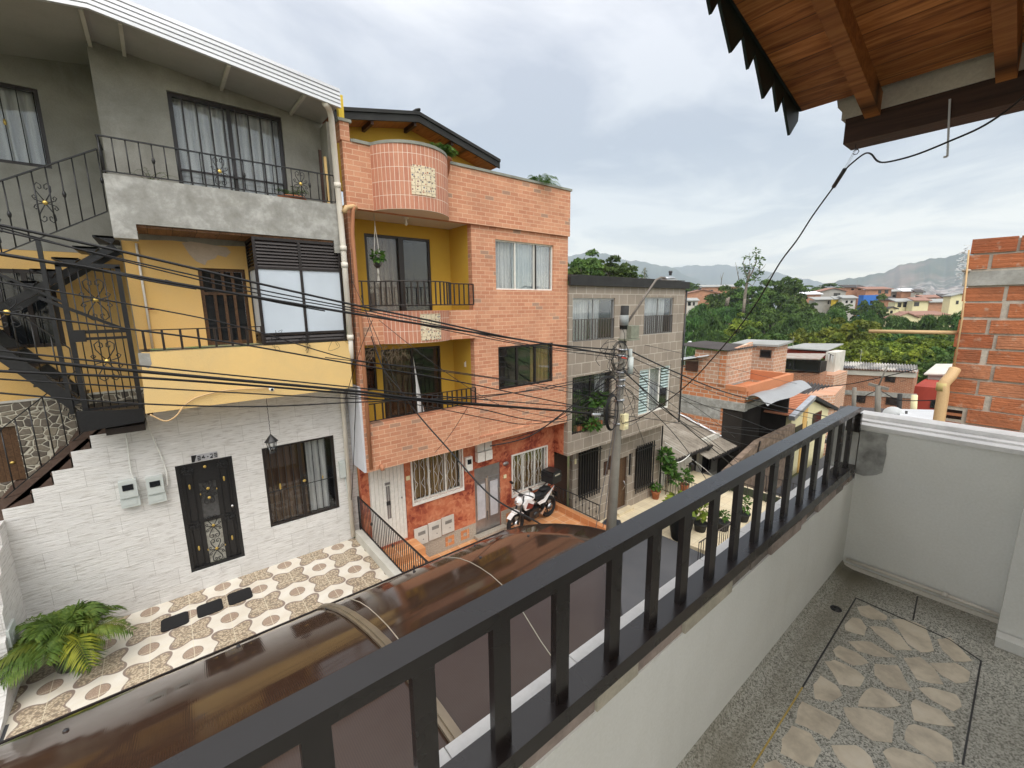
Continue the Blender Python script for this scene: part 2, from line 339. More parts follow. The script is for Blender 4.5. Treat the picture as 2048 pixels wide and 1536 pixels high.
# crazy stone cladding
g = G('crazy_stone_cladding', .8, .3); v = g.uv(); sv = g.scale(v, 1.0, 1.25); e = g.vor(sv, 7.5, 'DISTANCE_TO_EDGE', rnd=.8); c = g.sep(g.vor(sv, 7.5, out='Color', rnd=.8))[0]
a = g.ramp(c, [(.0, (.10, .085, .072)), (.5, (.17, .145, .115)), (1.0, (.26, .225, .17))]); a = g.mix(g.ramp(e, [(.035, 1.0), (.06, 0.0)]), a, (.50, .47, .38))
a = g.mix(.3, a, g.ramp(g.noise(v, 25, 4), [(.3, .25), (.7, .8)]), 'OVERLAY'); g.col(a).bump(g.ramp(e, [(.03, 0.0), (.10, 1.0)]), .7, .015); M['crazy'] = g.mat
# metals, wood, glass
M['iron'] = plain('black_iron', (.012, .012, .013), .38, .5, 0.0, .3, 30)
M['brown_iron'] = plain('dark_brown_iron', (.022, .015, .012), .4, .5, 0, .3, 20)
M['rail_paint'] = (lambda g: (g.col(g.ramp(g.noise(g.obj(), 14, 6, .65), [(.2, (.013, .010, .0095)), (.8, (.017, .013, .0125))])).rough(g.ramp(g.noise(g.obj(), 5, 3), [(.3, .25), (.7, .31)])), g.mat)[1])(G('satin_brown_enamel', .22, .55))
M['dark_alu'] = plain('dark_aluminium', (.022, .017, .016), .35, .5, .2, .15)
M['alu'] = plain('grey_aluminium', (.42, .42, .42), .4, .5, .6, .1)
M['white_metal'] = plain('white_enamel', (.74, .72, .66), .45, .4, 0, .08, 12)
M['pvc'] = painted('white_pvc_pipe', (.72, .68, .60), (.50, .42, .32), .5, 2.0, .05, .5)
M['pvc_beige'] = painted('beige_pvc_pipe', (.62, .42, .22), (.48, .33, .18), .5, 2.0, .05, .45)
M['gold'] = plain('gilt', (.62, .44, .12), .35, .6, .7, .1)
M['galv'] = plain('galvanised_sheet', (.50, .52, .55), .38, .5, .7, .15, 3)
M['dark_sheet'] = painted('dark_roof_edging', (.028, .028, .028), (.055, .055, .052), .6, 2, .3, .8)
M['white_sheet'] = plain('white_sheet', (.80, .82, .85), .5, .4, 0, .05)
g = G('fibre_cement_roof', .9, .15); v = g.obj(); n = g.noise(v, 1.1, 6, .65); g.col(g.ramp(n, [(.3, (.15, .13, .105)), (.52, (.26, .23, .19)), (.75, (.37, .34, .29))])).bump(g.noise(v, 30, 4), .4, .01); M['fibre'] = g.mat
M['fibre_grey'] = painted('grey_fibre_cement', (.33, .34, .33), (.22, .22, .20), .6, .8, .3)
M['fibre_dark'] = painted('dark_roof_sheet', (.075, .068, .066), (.045, .04, .04), .6, 1.2, .3)
g = G('ribbed_metal_fascia', .35, .5, .3); v = g.obj(); g.col(g.ramp(g.noise(g.scale(v, .6, .6, 6), 1.0, 5), [(.3, (.52, .53, .54)), (.7, (.70, .71, .73))])); M['fascia'] = g.mat
g = G('clay_roof_tile', .85, .2); v = g.obj(); x, y, z = g.sep(v); wv = g.m('ADD', g.m('MULTIPLY', g.m('SINE', g.m('MULTIPLY', x, 26.0)), .5), .5)
g.col(g.mix(wv, (.28, .095, .05), g.ramp(g.noise(v, 4, 4), [(.3, (.44, .17, .085)), (.7, (.56, .26, .15))]))).bump(wv, .8, .04); M['clay'] = g.mat
def wood(name, c1, c2, c3, bwid=.12, rough=.55):
    g = G(name, rough, .3); v = g.obj(); x, y, z = g.sep(v)
    idx = g.m('FLOOR', g.m('DIVIDE', x, bwid)); fr = g.m('FRACT', g.m('DIVIDE', g.m('ADD', x, 50 * bwid), bwid))
    wv = g.comb(g.m('MULTIPLY', x, 26.0), g.m('ADD', g.m('MULTIPLY', y, 2.2), g.m('MULTIPLY', idx, 7.3)), g.m('MULTIPLY', z, 26.0))
    n = g.noise(wv, 1.0, 6, .6, 1.2); tone = g.noise(g.comb(idx, g.m('MULTIPLY', y, .4), 0.0), 1.7, 2)
    a = g.ramp(n, [(.30, c1), (.5, c2), (.72, c3)]); a = g.mix(.55, a, g.ramp(tone, [(.3, .2), (.7, .85)]), 'OVERLAY')
    kn = g.vor(g.comb(g.m('MULTIPLY', x, 5.0), g.m('MULTIPLY', y, 1.6), 0.0), 1.0); a = g.mix(g.ramp(kn, [(.07, .8), (.16, 0.0)]), a, (.05, .018, .008))
    gap = g.ramp(fr, [(.0, 1.0), (.03, 0.0), (.97, 0.0), (1.0, 1.0)]); a = g.mix(g.m('MULTIPLY', gap, .85), a, (.02, .009, .004))
    g.col(a).bump(g.m('SUBTRACT', n, gap), .4, .006); return g.mat
M['soffit_wood'] = wood('varnished_pine_boards', (.13, .038, .010), (.34, .125, .032), (.50, .225, .07))
M['rafter_wood'] = wood('varnished_rafter', (.20, .065, .016), (.34, .13, .036), (.46, .20, .06), 3.0)
M['dark_wood'] = wood('dark_stained_wood', (.028, .013, .008), (.050, .022, .014), (.075, .034, .02), .5)
M['door_wood'] = wood('brown_door_wood', (.045, .023, .012), (.085, .045, .022), (.12, .065, .032), .14)
def glass(name, tint=(.03, .035, .04), alpha=.55, rough=.03):
    """window pane: part mirror, part see-through, by the angle it is seen at"""
    g = G(name, rough, .6); tr = g.n('ShaderNodeBsdfTransparent'); tr.inputs[0].default_value = (.94, .95, .95, 1)
    gl = g.n('ShaderNodeBsdfGlossy'); gl.inputs['Roughness'].default_value = rough; gl.inputs[0].default_value = (.9, .92, .95, 1)
    fr = g.n('ShaderNodeLayerWeight'); fr.inputs[0].default_value = .35
    mx = g.n('ShaderNodeMixShader'); g.set(mx.inputs[0], g.m('ADD', g.m('MULTIPLY', fr.outputs['Fresnel'], .38), .03)); g.t.links.new(tr.outputs[0], mx.inputs[1]); g.t.links.new(gl.outputs[0], mx.inputs[2])
    df = g.n('ShaderNodeBsdfDiffuse'); df.inputs[0].default_value = (*tint, 1); m2 = g.n('ShaderNodeMixShader'); m2.inputs[0].default_value = 1 - alpha
    g.t.links.new(mx.outputs[0], m2.inputs[1]); g.t.links.new(df.outputs[0], m2.inputs[2]); g.t.links.new(m2.outputs[0], g.o.inputs[0]); return g.mat
M['glass'] = glass('window_glass', (.03, .035, .04), .96)
M['frosted'] = plain('milky_film_glass', (.52, .58, .64), .25, .5, 0, .07, 1.2)
M['dark_glass'] = plain('dark_glass', (.012, .014, .016), .08, .6, 0, .3, 2)
M['interior'] = plain('dim_room', (.035, .03, .026), .9, .1, 0, .3, 1)
def cloth(name, c1, c2, freq=55):
    g = G(name, .9, .1); v = g.uv(); u, z_, _ = g.sep(v); ww = g.m('ADD', g.m('MULTIPLY', u, freq), g.m('MULTIPLY', g.noise(g.comb(g.m('MULTIPLY', u, 6.0), g.m('MULTIPLY', z_, .7)), 1.0, 3), 9.0))
    s_ = g.m('ADD', g.m('MULTIPLY', g.m('SINE', ww), .5), .5); g.col(g.mix(s_, c1, c2)).bump(s_, .8, .03)
    return g.mat
M['curtain'] = cloth('white_net_curtain', (.60, .60, .60), (.84, .84, .82))
M['curtain_blue'] = cloth('pale_blue_curtain', (.50, .58, .60), (.70, .78, .78), 70)
M['curtain_gold'] = cloth('golden_curtain', (.30, .17, .05), (.50, .31, .10), 45)
M['curtain_brown'] = cloth('brown_curtain', (.075, .040, .022), (.15, .085, .045), 40)
M['curtain_tan'] = cloth('tan_curtain', (.26, .20, .16), (.36, .29, .23), 40)
M['black_rubber'] = plain('black_rubber', (.012, .012, .013), .7, .3, 0, .3, 60)
M['cable'] = plain('black_cable', (.010, .010, .011), .5, .4, 0, .2, 10)
M['cable_grey'] = plain('grey_cable', (.10, .10, .105), .5, .4, 0, .2, 10)
M['white_cable'] = plain('white_cable', (.70, .70, .66), .5, .4, 0, .1, 10)
M['pole'] = painted('cast_concrete_pole', (.22, .205, .175), (.12, .11, .09), .6, 2.5, .4)
M['plastic_grey'] = plain('grey_meter_box', (.50, .54, .52), .5, .4, 0, .06)
M['plastic_dark'] = plain('dark_plastic', (.03, .03, .032), .35, .5, 0, .2)
M['steel'] = plain('brushed_steel', (.34, .32, .31), .35, .5, .7, .12, 8)
M['terracotta_pot'] = plain('terracotta_pot', (.42, .16, .08), .8, .2, 0, .2)
M['bike_white'] = plain('white_motorcycle_paint', (.78, .77, .76), .18, .6, 0, .04)
M['bike_red'] = plain('dark_red_trim', (.16, .02, .02), .25, .6, 0, .1)
M['bike_black'] = plain('black_motorcycle_parts', (.012, .012, .013), .35, .5, 0, .3, 20)
M['chrome'] = plain('bright_metal', (.60, .60, .60), .22, .6, .9, .1)
M['tarp'] = plain('dark_tarpaulin', (.022, .026, .036), .45, .4, 0, .35, 3, .3, 12)
def leafy(name, dark, mid, light, sc_=.35, tr=.25):
    g = G(name, .6, .25); v = g.obj(); inf = g.n('ShaderNodeObjectInfo'); n = g.noise(v, sc_, 4, .6); n2 = g.noise(v, sc_ * 9, 2)
    k = g.m('ADD', g.m('MULTIPLY', n, .65), g.m('MULTIPLY', n2, .35)); a = g.ramp(k, [(.34, dark), (.5, mid), (.66, light)])
    hs = g.n('ShaderNodeHueSaturation'); g.set(hs.inputs['Value'], g.m('ADD', g.m('MULTIPLY', inf.outputs['Random'], .45), .78)); g.set(hs.inputs['Hue'], g.m('ADD', g.m('MULTIPLY', inf.outputs['Random'], .03), .485)); g.set(hs.inputs['Color'], a)
    g.col(hs.outputs[0]); tl = g.n('ShaderNodeBsdfTranslucent'); g.set(tl.inputs[0], hs.outputs[0]); mx = g.n('ShaderNodeMixShader'); mx.inputs[0].default_value = tr
    g.t.links.new(g.b.outputs[0], mx.inputs[1]); g.t.links.new(tl.outputs[0], mx.inputs[2]); g.t.links.new(mx.outputs[0], g.o.inputs[0]); return g.mat
M['leaf'] = leafy('broad_leaves', (.024, .050, .012), (.066, .122, .022), (.155, .235, .045))
M['leaf_lime'] = leafy('yellow_green_leaves', (.050, .080, .012), (.15, .20, .022), (.34, .37, .04))
M['leaf_bamboo'] = leafy('bamboo_leaves', (.028, .062, .018), (.072, .145, .032), (.15, .25, .055))
M['leaf_palm'] = leafy('palm_leaflets', (.05, .11, .02), (.11, .20, .035), (.24, .32, .06), 3.0, .35)
M['leaf_near'] = leafy('house_plant_leaves', (.02, .055, .012), (.055, .125, .022), (.16, .27, .045), 4.0, .35)
M['bark'] = plain('pale_bark', (.22, .19, .155), .9, .1, 0, .3, 3)
M['dry'] = plain('dry_stalks', (.16, .12, .08), .9, .1, 0, .3, 6)

# ================================================================ ground and streets
def ground_h(x, y):
    """height of the land: the street falls to the right, a wooded dip, then the far slope"""
    s = -5.55 - 0.17 * x
    s = max(s, -9.6) if x > 0 else min(s, -4.8)
    def sm(a, b, t): t = min(1, max(0, (t - a) / (b - a))); return t * t * (3 - 2 * t)
    d = math.hypot(x, y)
    h = s
    h = h + (-13.0 - h) * sm(30, 48, d); h = h + (-20.0 - h) * sm(50, 85, d); h = h + (-9.5 - h) * sm(125, 175, d); h = h + (-16 - h) * sm(230, 420, d)
    h = h + (-60 - h) * sm(420, 1500, d)
    return h - 0.35
gm = MB()
rad = [0.0, 3, 6, 9, 12, 15, 18, 22, 26, 30, 35, 40, 46, 52, 60, 70, 82, 96, 112, 130, 150, 172, 196, 225, 260, 310, 380, 480, 620, 820, 1100, 1500, 2200, 3600]
NA = 72; gv = []; gf = []
for i, r_ in enumerate(rad):
    for j in range(NA):
        a = 2 * math.pi * j / NA; x, y = r_ * math.cos(a), r_ * math.sin(a)
        gv.append((x, y, ground_h(x, y) + (0 if r_ < 34 else .6 * math.sin(x * .21) * math.cos(y * .17))))
for i in range(len(rad) - 1):
    for j in range(NA): gf.append((i * NA + j, (i + 1) * NA + j, (i + 1) * NA + (j + 1) % NA, i * NA + (j + 1) % NA))
gm.add(gv, gf, 0, True); struct(gm.build('ground', M['earth']))
# the street surface: an inclined asphalt sheet that ends where the tiled path begins
def zs(x): return -5.50 - 0.175 * x
m = MB(); m.xy([(0, 0)] * 3, 0, 0) if False else None
m.slab([(-6, .95, zs(-6)), (12.2, .95, zs(12.2)), (12.2, 7.6, zs(12.2)), (-6, 7.6, zs(-6))], (0, 0, -.2)); struct(m.build('street', M['asphalt']))
m = MB(); m.xy([(12.25, 7.1), (12.75, 4.2), (18.5, 4.2), (18.5, 9.6), (9.0, 9.6), (9.0, 8.15), (12.2, 8.0)], -8.3, -7.66); struct(m.build('tiled_path', M['beige_tile']))
m = MB(); m.box(-2.15, 2.95, 4.9, 9.26, -6.4, -5.13); struct(m.build('terrace_paving', M['terrace']))

# ================================================================ our own balcony
own = thing('balcony_house', 'white walled balcony with stone inlay floor and wooden eave in the foreground', 'house', (1.6, .2, -1.6))
FZ = -1.6
fl = MB(); fl.xy([(-2.2, -2.2), (3.10, -2.2), (3.10, .60), (-2.2, .60)], FZ - .18, FZ - .012, 0)
# inlaid slabs, traced as their real outlines on the floor
stones = [[(1717, 1215), (1738, 1212), (1772, 1232), (1768, 1240), (1745, 1238), (1722, 1230)], [(1690, 1250), (1705, 1236), (1722, 1240), (1732, 1255), (1728, 1270), (1692, 1260)],
 [(1742, 1255), (1775, 1256), (1800, 1272), (1822, 1300), (1790, 1298), (1752, 1266)], [(1784, 1240), (1815, 1243), (1850, 1255), (1865, 1300), (1840, 1302), (1815, 1285), (1800, 1262)],
 [(1876, 1280), (1900, 1276), (1942, 1320), (1908, 1322), (1885, 1300)], [(1698, 1284), (1740, 1284), (1788, 1313), (1750, 1312), (1718, 1302)], [(1668, 1302), (1680, 1293), (1712, 1305), (1735, 1325), (1705, 1330), (1672, 1312)],
 [(1652, 1325), (1670, 1322), (1710, 1340), (1726, 1355), (1718, 1372), (1680, 1366)], [(1752, 1330), (1795, 1332), (1808, 1360), (1822, 1382), (1775, 1372), (1750, 1350)], [(1810, 1318), (1840, 1316), (1868, 1338), (1884, 1367), (1835, 1358)],
 [(1864, 1328), (1910, 1327), (1938, 1345), (1935, 1362), (1912, 1366), (1885, 1350)], [(1628, 1370), (1642, 1354), (1672, 1372), (1682, 1390), (1660, 1402), (1632, 1396)], [(1726, 1390), (1744, 1376), (1765, 1382), (1800, 1410), (1770, 1414), (1718, 1412)],
 [(1840, 1378), (1862, 1376), (1912, 1390), (1920, 1412), (1906, 1422), (1865, 1400)], [(1824, 1412), (1832, 1400), (1880, 1422), (1908, 1452), (1878, 1450), (1832, 1440)], [(1596, 1425), (1606, 1406), (1645, 1425), (1680, 1442), (1655, 1474), (1625, 1460), (1593, 1445)],
 [(1688, 1416), (1745, 1422), (1785, 1442), (1780, 1482), (1745, 1478), (1706, 1450)], [(1814, 1460), (1830, 1450), (1872, 1464), (1902, 1484), (1902, 1520), (1870, 1520), (1812, 1480)], [(1566, 1480), (1585, 1454), (1620, 1470), (1640, 1500), (1625, 1530), (1600, 1526), (1565, 1505)],
 [(1664, 1492), (1712, 1492), (1740, 1515), (1752, 1545), (1712, 1548), (1680, 1520)], [(1768, 1505), (1790, 1498), (1850, 1515), (1875, 1545), (1800, 1555)], [(1530, 1530), (1552, 1522), (1580, 1545), (1570, 1570), (1535, 1560)],
 [(1640, 1560), (1700, 1560), (1730, 1590), (1690, 1620), (1645, 1600)], [(1770, 1570), (1830, 1570), (1870, 1590), (1850, 1625), (1790, 1615)], [(1560, 1590), (1610, 1590), (1630, 1630), (1580, 1640)]]
fl.box(-2.2, 3.10, -2.2, .60, FZ - .012, FZ, 0)
rs = random.Random(3)
for s_ in stones:
    pts = [P(x, y, Z=FZ) for x, y in s_]; cen = sum(pts, Vector()) / len(pts); out_ = []
    for i, p in enumerate(pts):              # break each edge so the outline is uneven like cut stone
        q = pts[(i + 1) % len(pts)]; out_.append(p.lerp(cen, rs.uniform(-.13, -.03))); out_.append(p.lerp(q, .5).lerp(cen, rs.uniform(-.16, -.02)))
    fl.slab([(p.x, p.y, FZ - .006) for p in out_], (0, 0, .0075), 1)
g = G('terrazzo_floor', .5, .35); v = g.obj(); sp = g.vor(v, 210, out='Color'); c = g.sep(sp)[0]
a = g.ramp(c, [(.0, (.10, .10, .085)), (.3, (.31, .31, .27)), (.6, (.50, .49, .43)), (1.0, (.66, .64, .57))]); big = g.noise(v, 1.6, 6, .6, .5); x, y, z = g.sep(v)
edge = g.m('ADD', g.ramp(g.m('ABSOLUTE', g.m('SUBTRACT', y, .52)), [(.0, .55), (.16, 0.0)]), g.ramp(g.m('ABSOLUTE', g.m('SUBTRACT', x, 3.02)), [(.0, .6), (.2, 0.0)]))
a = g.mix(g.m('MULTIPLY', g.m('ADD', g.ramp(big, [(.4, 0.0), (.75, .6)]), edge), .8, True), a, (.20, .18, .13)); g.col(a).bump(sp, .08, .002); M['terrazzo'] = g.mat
g = G('inlaid_cream_stone', .5, .35); v = g.obj(); n = g.noise(g.scale(v, 3, 2.4, 2), 3.2, 7, .65, .2)
g.col(g.ramp(n, [(.3, (.44, .38, .295)), (.55, (.68, .60, .47)), (.75, (.76, .69, .57))])).bump(n, .15, .004); M['inlay'] = g.mat
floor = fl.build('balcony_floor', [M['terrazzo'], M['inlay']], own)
# joints of the floor bands
j = MB()
loop = [P(*p, Z=FZ) for p in [(1605, 1375), (1712, 1196), (1900, 1280), (1962, 1322), (1925, 1530)]]
for a_, b_ in zip(loop, loop[1:]): j.bar((a_.x, a_.y, FZ + .0005), (b_.x, b_.y, FZ + .0005), .006, .003)
a_, b_ = P(1605, 1375, Z=FZ), P(1470, 1590, Z=FZ); j.bar((a_.x, a_.y, FZ + .0005), (b_.x, b_.y, FZ + .0005), .005, .003, 1)
for p, q in (((1835, 1193), (1826, 1240)),): a_, b_ = P(*p, Z=FZ), P(*q, Z=FZ); j.bar((a_.x, a_.y, FZ + .0005), (b_.x, b_.y, FZ + .0005), .006, .003)
j.build('floor_joint', [M['plastic_dark'], M['gold']], own)
d = P(1672, 1218, Z=FZ); m = MB(); m.lathe([(.020, 0), (.020, .004), (.026, .004), (.026, 0)], (d.x, d.y, FZ), 16); m.lathe([(.019, .001), (.019, .0025)], (d.x, d.y, FZ), 16); m.build('floor_drain', M['plastic_dark'], own)
# cove of terrazzo rising to the walls
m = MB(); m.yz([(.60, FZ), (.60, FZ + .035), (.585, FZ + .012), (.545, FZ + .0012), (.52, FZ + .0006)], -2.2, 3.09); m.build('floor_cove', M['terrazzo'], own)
# knee wall, its broken stone coping, and the slab front
kw = MB(); kw.box(-2.2, 3.44, .60, .745, -6.0, -1.035); kw.build('parapet_wall', M['white_wall'], own)
cp = MB(); x = -2.2; rs = random.Random(5)
while x < 3.05:
    L = rs.uniform(.10, .34); L = min(L, 3.06 - x); yy = .596 + rs.uniform(-.003, .012)
    cp.slab([(x, yy, -1.035), (x + L - .004, yy + rs.uniform(-.004, .006), -1.035), (x + L - .004, .66, -1.035), (x, .66, -1.035)], (0, 0, .045 + rs.uniform(-.008, .004)), rs.choice([0, 0, 1, 2])); x += L
x = -2.2
while x < 3.40:
    L = rs.uniform(.30, .44); L = min(L, 3.44 - x); yo = .738 + rs.uniform(-.004, .004)
    cp.slab([(x, .66, -1.035), (x + L - .003, .66, -1.035), (x + L - .003, yo, -1.035), (x, yo, -1.035)], (0, 0, .045), 3); x += L
M['cop_a'] = painted('cream_stone_coping', (.50, .46, .37), (.30, .28, .22), .7, 9, .6, .7); M['cop_b'] = painted('dark_stone_coping', (.24, .21, .18), (.12, .10, .09), .8, 12, .6, .7); M['cop_c'] = painted('pinkish_stone_coping', (.38, .31, .27), (.18, .15, .13), .8, 10, .6, .7)
M['cop_w'] = painted('white_marble_coping', (.78, .77, .75), (.50, .49, .48), .5, 7, .2, .5)
cp.build('coping', [M['cop_a'], M['cop_b'], M['cop_c'], M['cop_w']], own)
# side wall with its cap, a raw patch by the corner and a skirting pipe
sw = MB(); sw.box(3.10, 3.30, -2.2, .60, -6.0, -.722); side = sw.build('side_wall', M['white_wall'], own)
m = MB(); m.yz([(.66, -.722), (.66, -.70), (-2.2, -.70), (-2.2, -.722)], 3.09, 3.44); m.box(3.17, 3.21, -2.2, .655, -.70, -.690); m.box(3.28, 3.40, -2.2, .655, -.70, -.675); m.build('wall_cap', M['cop_w'], own)
m = MB(); m.box(3.10, 3.30, .605, .745, -.985, -.725); m.build('raw_wall_end', M['mottled'], own)
m = MB(); a_ = P(1712, 850, X=3.094); m.yz([(.60, -.735), (.60, -1.0), (.56, -1.005), (.52, -.99), (.50, -.98), (.478, -.96), (.472, -.85), (.48, -.79), (.474, -.735)], 3.0965, 3.0996); m.build('damp_patch', plain('damp_grey_render', (.34, .34, .32), .9, .2, 0, .4, 14, .5, 30), own)
m = MB(); m.tube([(3.078, .58, FZ + .055), (3.078, .15, FZ + .055)], .010, 8); m.tube([(3.078, .15, FZ + .055), (3.078, -.05, FZ + .05)], .010, 8); m.lathe([(.014, -.012), (.014, .012)], (3.078, .15, FZ + .055), 8, 0, 'y'); m.box(3.085, 3.0995, -2.0, .6, FZ, FZ + .022); m.build('skirting_pipe', M['pvc'], own)
m = MB(); m.box(2.93, 3.0995, -.20, -.045, FZ + .001, .98); m.build('door_jamb', M['white_wall'], own)
m = MB(); m.box(2.86, 2.925, -2.0, -.045, FZ + .001, FZ + .05); m.build('door_sill', M['white_wall'], own)

# eave: boards, rafters, beam, saw-tooth fascia
def ze(x): return 1.10 - .237 * (x - 3.05)
m = MB(); m.slab([(-.6, -1.6, ze(-.6)), (3.05, -1.6, ze(3.05)), (3.05, 1.057, ze(3.05)), (-.6, 1.057, ze(-.6))], (0, 0, .03)); eave = m.build('eave_boarding', M['soffit_wood'], own)
for k, yr in enumerate((.70, .225, -.25, -.72)):
    m = MB(); m.slab([(-.6, yr, ze(-.6) - .002), (3.10, yr, ze(3.10) - .002), (3.13, yr, ze(3.10) - .04), (3.13, yr, ze(3.13) - .11), (-.6, yr, ze(-.6) - .11)], (0, .065, 0)); m.build('rafter', M['rafter_wood'], own)
m = MB()
m.slab([(-.6, 1.059, ze(-.6) + .06), (3.05, 1.059, ze(3.05) + .06), (3.05, 1.059, ze(3.05) - .0), (-.6, 1.059, ze(-.6) - .0)], (0, .012, 0))
x = 3.045; k = 0
rs = random.Random(8)
while x > -.5:            # pointed boards
    wd = .235 if k % 2 == 0 else .140; L = .152 if k % 2 == 0 else .122; L += rs.uniform(-.008, .008)
    m.slab([(x, 1.072, ze(x) + .055), (x, 1.072, ze(x) - L * .35), (x - wd * .42, 1.072, ze(x) - L), (x - wd, 1.072, ze(x - wd) - L * .30), (x - wd, 1.072, ze(x - wd) + .055)], (0, .014, 0)); x -= wd + .003; k += 1
m.build('fascia', plain('dark_green_fascia', (.006, .016, .013), .5, .4, 0, .3, 9), eave)
m = MB(); m.slab([(-.6, -1.6, ze(-.6) + .065), (3.16, -1.6, ze(3.16) + .065), (3.16, 1.10, ze(3.16) + .065), (-.6, 1.10, ze(-.6) + .065)], (0, 0, .05)); m.build('roof_covering', M['clay'], own)
bm_ = MB(); bm_.box(3.10, 3.26, -1.6, .852, .875, 1.005); bm_.build('wall_beam', M['dark_wood'], own)
bm_ = MB(); pts = [(.872, 1.0052), (.872, 1.045), (.895, 1.075), (.905, 1.128), (-1.6, 1.128), (-1.6, 1.0052)]; bm_.yz(pts, 3.095, 3.25); bm_.build('wall_band', painted('old_lime_plaster', (.56, .53, .47), (.34, .31, .27), .6, 4, .5), own)
m = MB(); c = P(1712, 288, X=3.16); m.tube([(3.16, c.y, .878), (3.16, c.y, .858), (3.16, c.y - .012, .845)] + [(3.16, c.y - .004 + .014 * math.cos(a), .835 + .014 * math.sin(a)) for a in [.4, 1.2, 2.2, 3.2, 4.2, 5.2, 6.0]], .0022, 6); m.build('eye_hook', M['iron'], own)
m = MB(); a_ = P(1899, 205, X=3.09); b_ = P(1895, 313, X=3.09); m.bar((3.088, a_.y, .96), (3.088, b_.y, b_.z), .008, .008); m.bar((3.088, b_.y, b_.z), (3.088, b_.y + .014, b_.z), .008, .008); m.build('hanging_bracket', M['alu'], own)
tag(MB().tube([(3.16, .80, .87), (3.16, .795, .83)], .001, 4).build('hook_wire', M['alu']), 'thin short wire below the eye hook under the dark beam', 'wire') if False else None

m = MB(); m.wall(-2.3, 2.92, -1.6, 2.6, -.62, -.47, [(-.9, .9, -1.6, .75)]); m.build('house_wall', M['white_wall'], own)
m = MB(); m.box(-1.1, 1.1, -2.4, -2.3, -1.6, 1.2); m.build('room_back', M['interior'], own)
# balcony railing of square section
rl = thing('balcony_railing', 'dark brown square section metal railing on the near balcony parapet', 'railing', (1.5, .63, -1.0))
m = MB(); m.box(-2.2, 3.10, .612, .674, -.632, -.60); m.build('top_rail', M['rail_paint'], rl)
m = MB(); m.box(-2.2, 3.07, .596, .672, -.988, -.942); m.build('bottom_rail', M['rail_paint'], rl)
for xb in [-1.38, -1.19, -1.01, -.83, -.645, -.46, -.28, -.10, .085, .266, .442, .621, .820, 1.004, 1.172, 1.358, 1.540, 1.728, 1.868, 2.037, 2.228, 2.406, 2.605, 2.79, 2.97]:
    m = MB(); m.box(xb, xb + .044, .618, .636, -.942, -.632); m.build('baluster', M['rail_paint'], rl)
for y0_ in (.606,): m = MB(); m.box(3.068, 3.10, .60, .665, -.745, -.632); m.build('wall_plate', M['rail_paint'], rl)

# awning of brown twin-wall sheet below the balcony
g = G('smoked_twin_wall_sheet', .12, .42); v = g.obj(); x, y, z = g.sep(v); rib = g.m('ADD', g.m('MULTIPLY', g.m('SINE', g.m('MULTIPLY', x, 760.0)), .5), .5)
dirt = g.noise(v, 2.2, 6, .6); g.col(g.mix(g.ramp(dirt, [(.4, 0.0), (.8, .5)]), g.mix(rib, (.044, .022, .013), (.056, .028, .017)), (.075, .052, .038)))
g.bump(g.m('ADD', g.m('MULTIPLY', rib, .008), g.m('MULTIPLY', g.noise(g.scale(v, 1.4, .3, 1), 1.0, 3), 1.0)), .12, .02); g.rough(g.ramp(g.noise(v, 3.5, 5), [(.3, .04), (.7, .11)]))
M['twinwall'] = g.mat
prof = [(3.0, -2.115, 2.30), (2.90, -2.045, 2.30), (2.75, -1.955, 2.29), (2.5, -1.83, 2.285), (2.30, -1.745, 2.29), (2.12, -1.68, 2.29), (1.95, -1.625, 2.29), (1.79, -1.585, 2.28), (1.65, -1.56, 2.20), (1.52, -1.545, 2.08), (1.40, -1.54, 1.93), (1.28, -1.535, 1.76), (1.12, -1.535, 1.58), (.95, -1.54, 1.40), (.83, -1.55, 1.26)]
aw = thing('canopy', 'curved brown translucent canopy over our entrance below the railing', 'canopy', (0, 2, -1.9))
m = MB(); NX = 28; vs = []; fs = []
for off in (0, -.012):
    for (y, z, xe) in prof:
        for i in range(NX + 1): vs.append((-4.5 + (xe + 4.5) * i / NX, y, z + off))
k = len(prof)
for i in range(k - 1):
    for j_ in range(NX):
        a = i * (NX + 1) + j_; fs.append((a, a + NX + 1, a + NX + 2, a + 1)); b = a + k * (NX + 1); fs.append((b, b + 1, b + NX + 2, b + NX + 1))
nn = k * (NX + 1)
for i in range(k - 1): a = i * (NX + 1) + NX; fs.append((a, a + NX + 1, a + NX + 1 + nn, a + nn))
m.add(vs, fs, 0, True); m.build('sheet', M['twinwall'], aw)
m = MB(); m.bar((-4.5, 3.004, -2.118), (2.305, 3.004, -2.118), .014, .022); m.tube([(p[2] + .003, p[0], p[1] - .004) for p in prof], .008, 5); m.build('edge_trim', M['dark_alu'], aw)
for xc in (.64, -1.9):
    m = MB()
    for i in range(k - 1):
        a, b = prof[i], prof[i + 1]
        if xc + .5 < min(a[2], b[2]) or True: m.bar((xc, a[0] + .002, a[1] + .012), (xc, b[0] - .002, b[1] + .012), .050, .014); m.bar((xc, a[0] + .002, a[1] + .022), (xc, b[0] - .002, b[1] + .022), .018, .010)
    m.build('joint_profile', plain('tan_joint_profile', (.24, .19, .13), .3, .5, .3, .15), aw)
for xc, xd in ((.80, .64), (1.62, 1.15)):
    m = MB()
    for i in range(k - 3): a, b = prof[i], prof[i + 1]; m.bar((xc + (xd - xc) * i / (k - 3), a[0], a[1] + .001), (xc + (xd - xc) * (i + 1) / (k - 3), b[0], b[1] + .001), .004, .003)
    m.build('sheet_seam', M['cop_a'], aw)
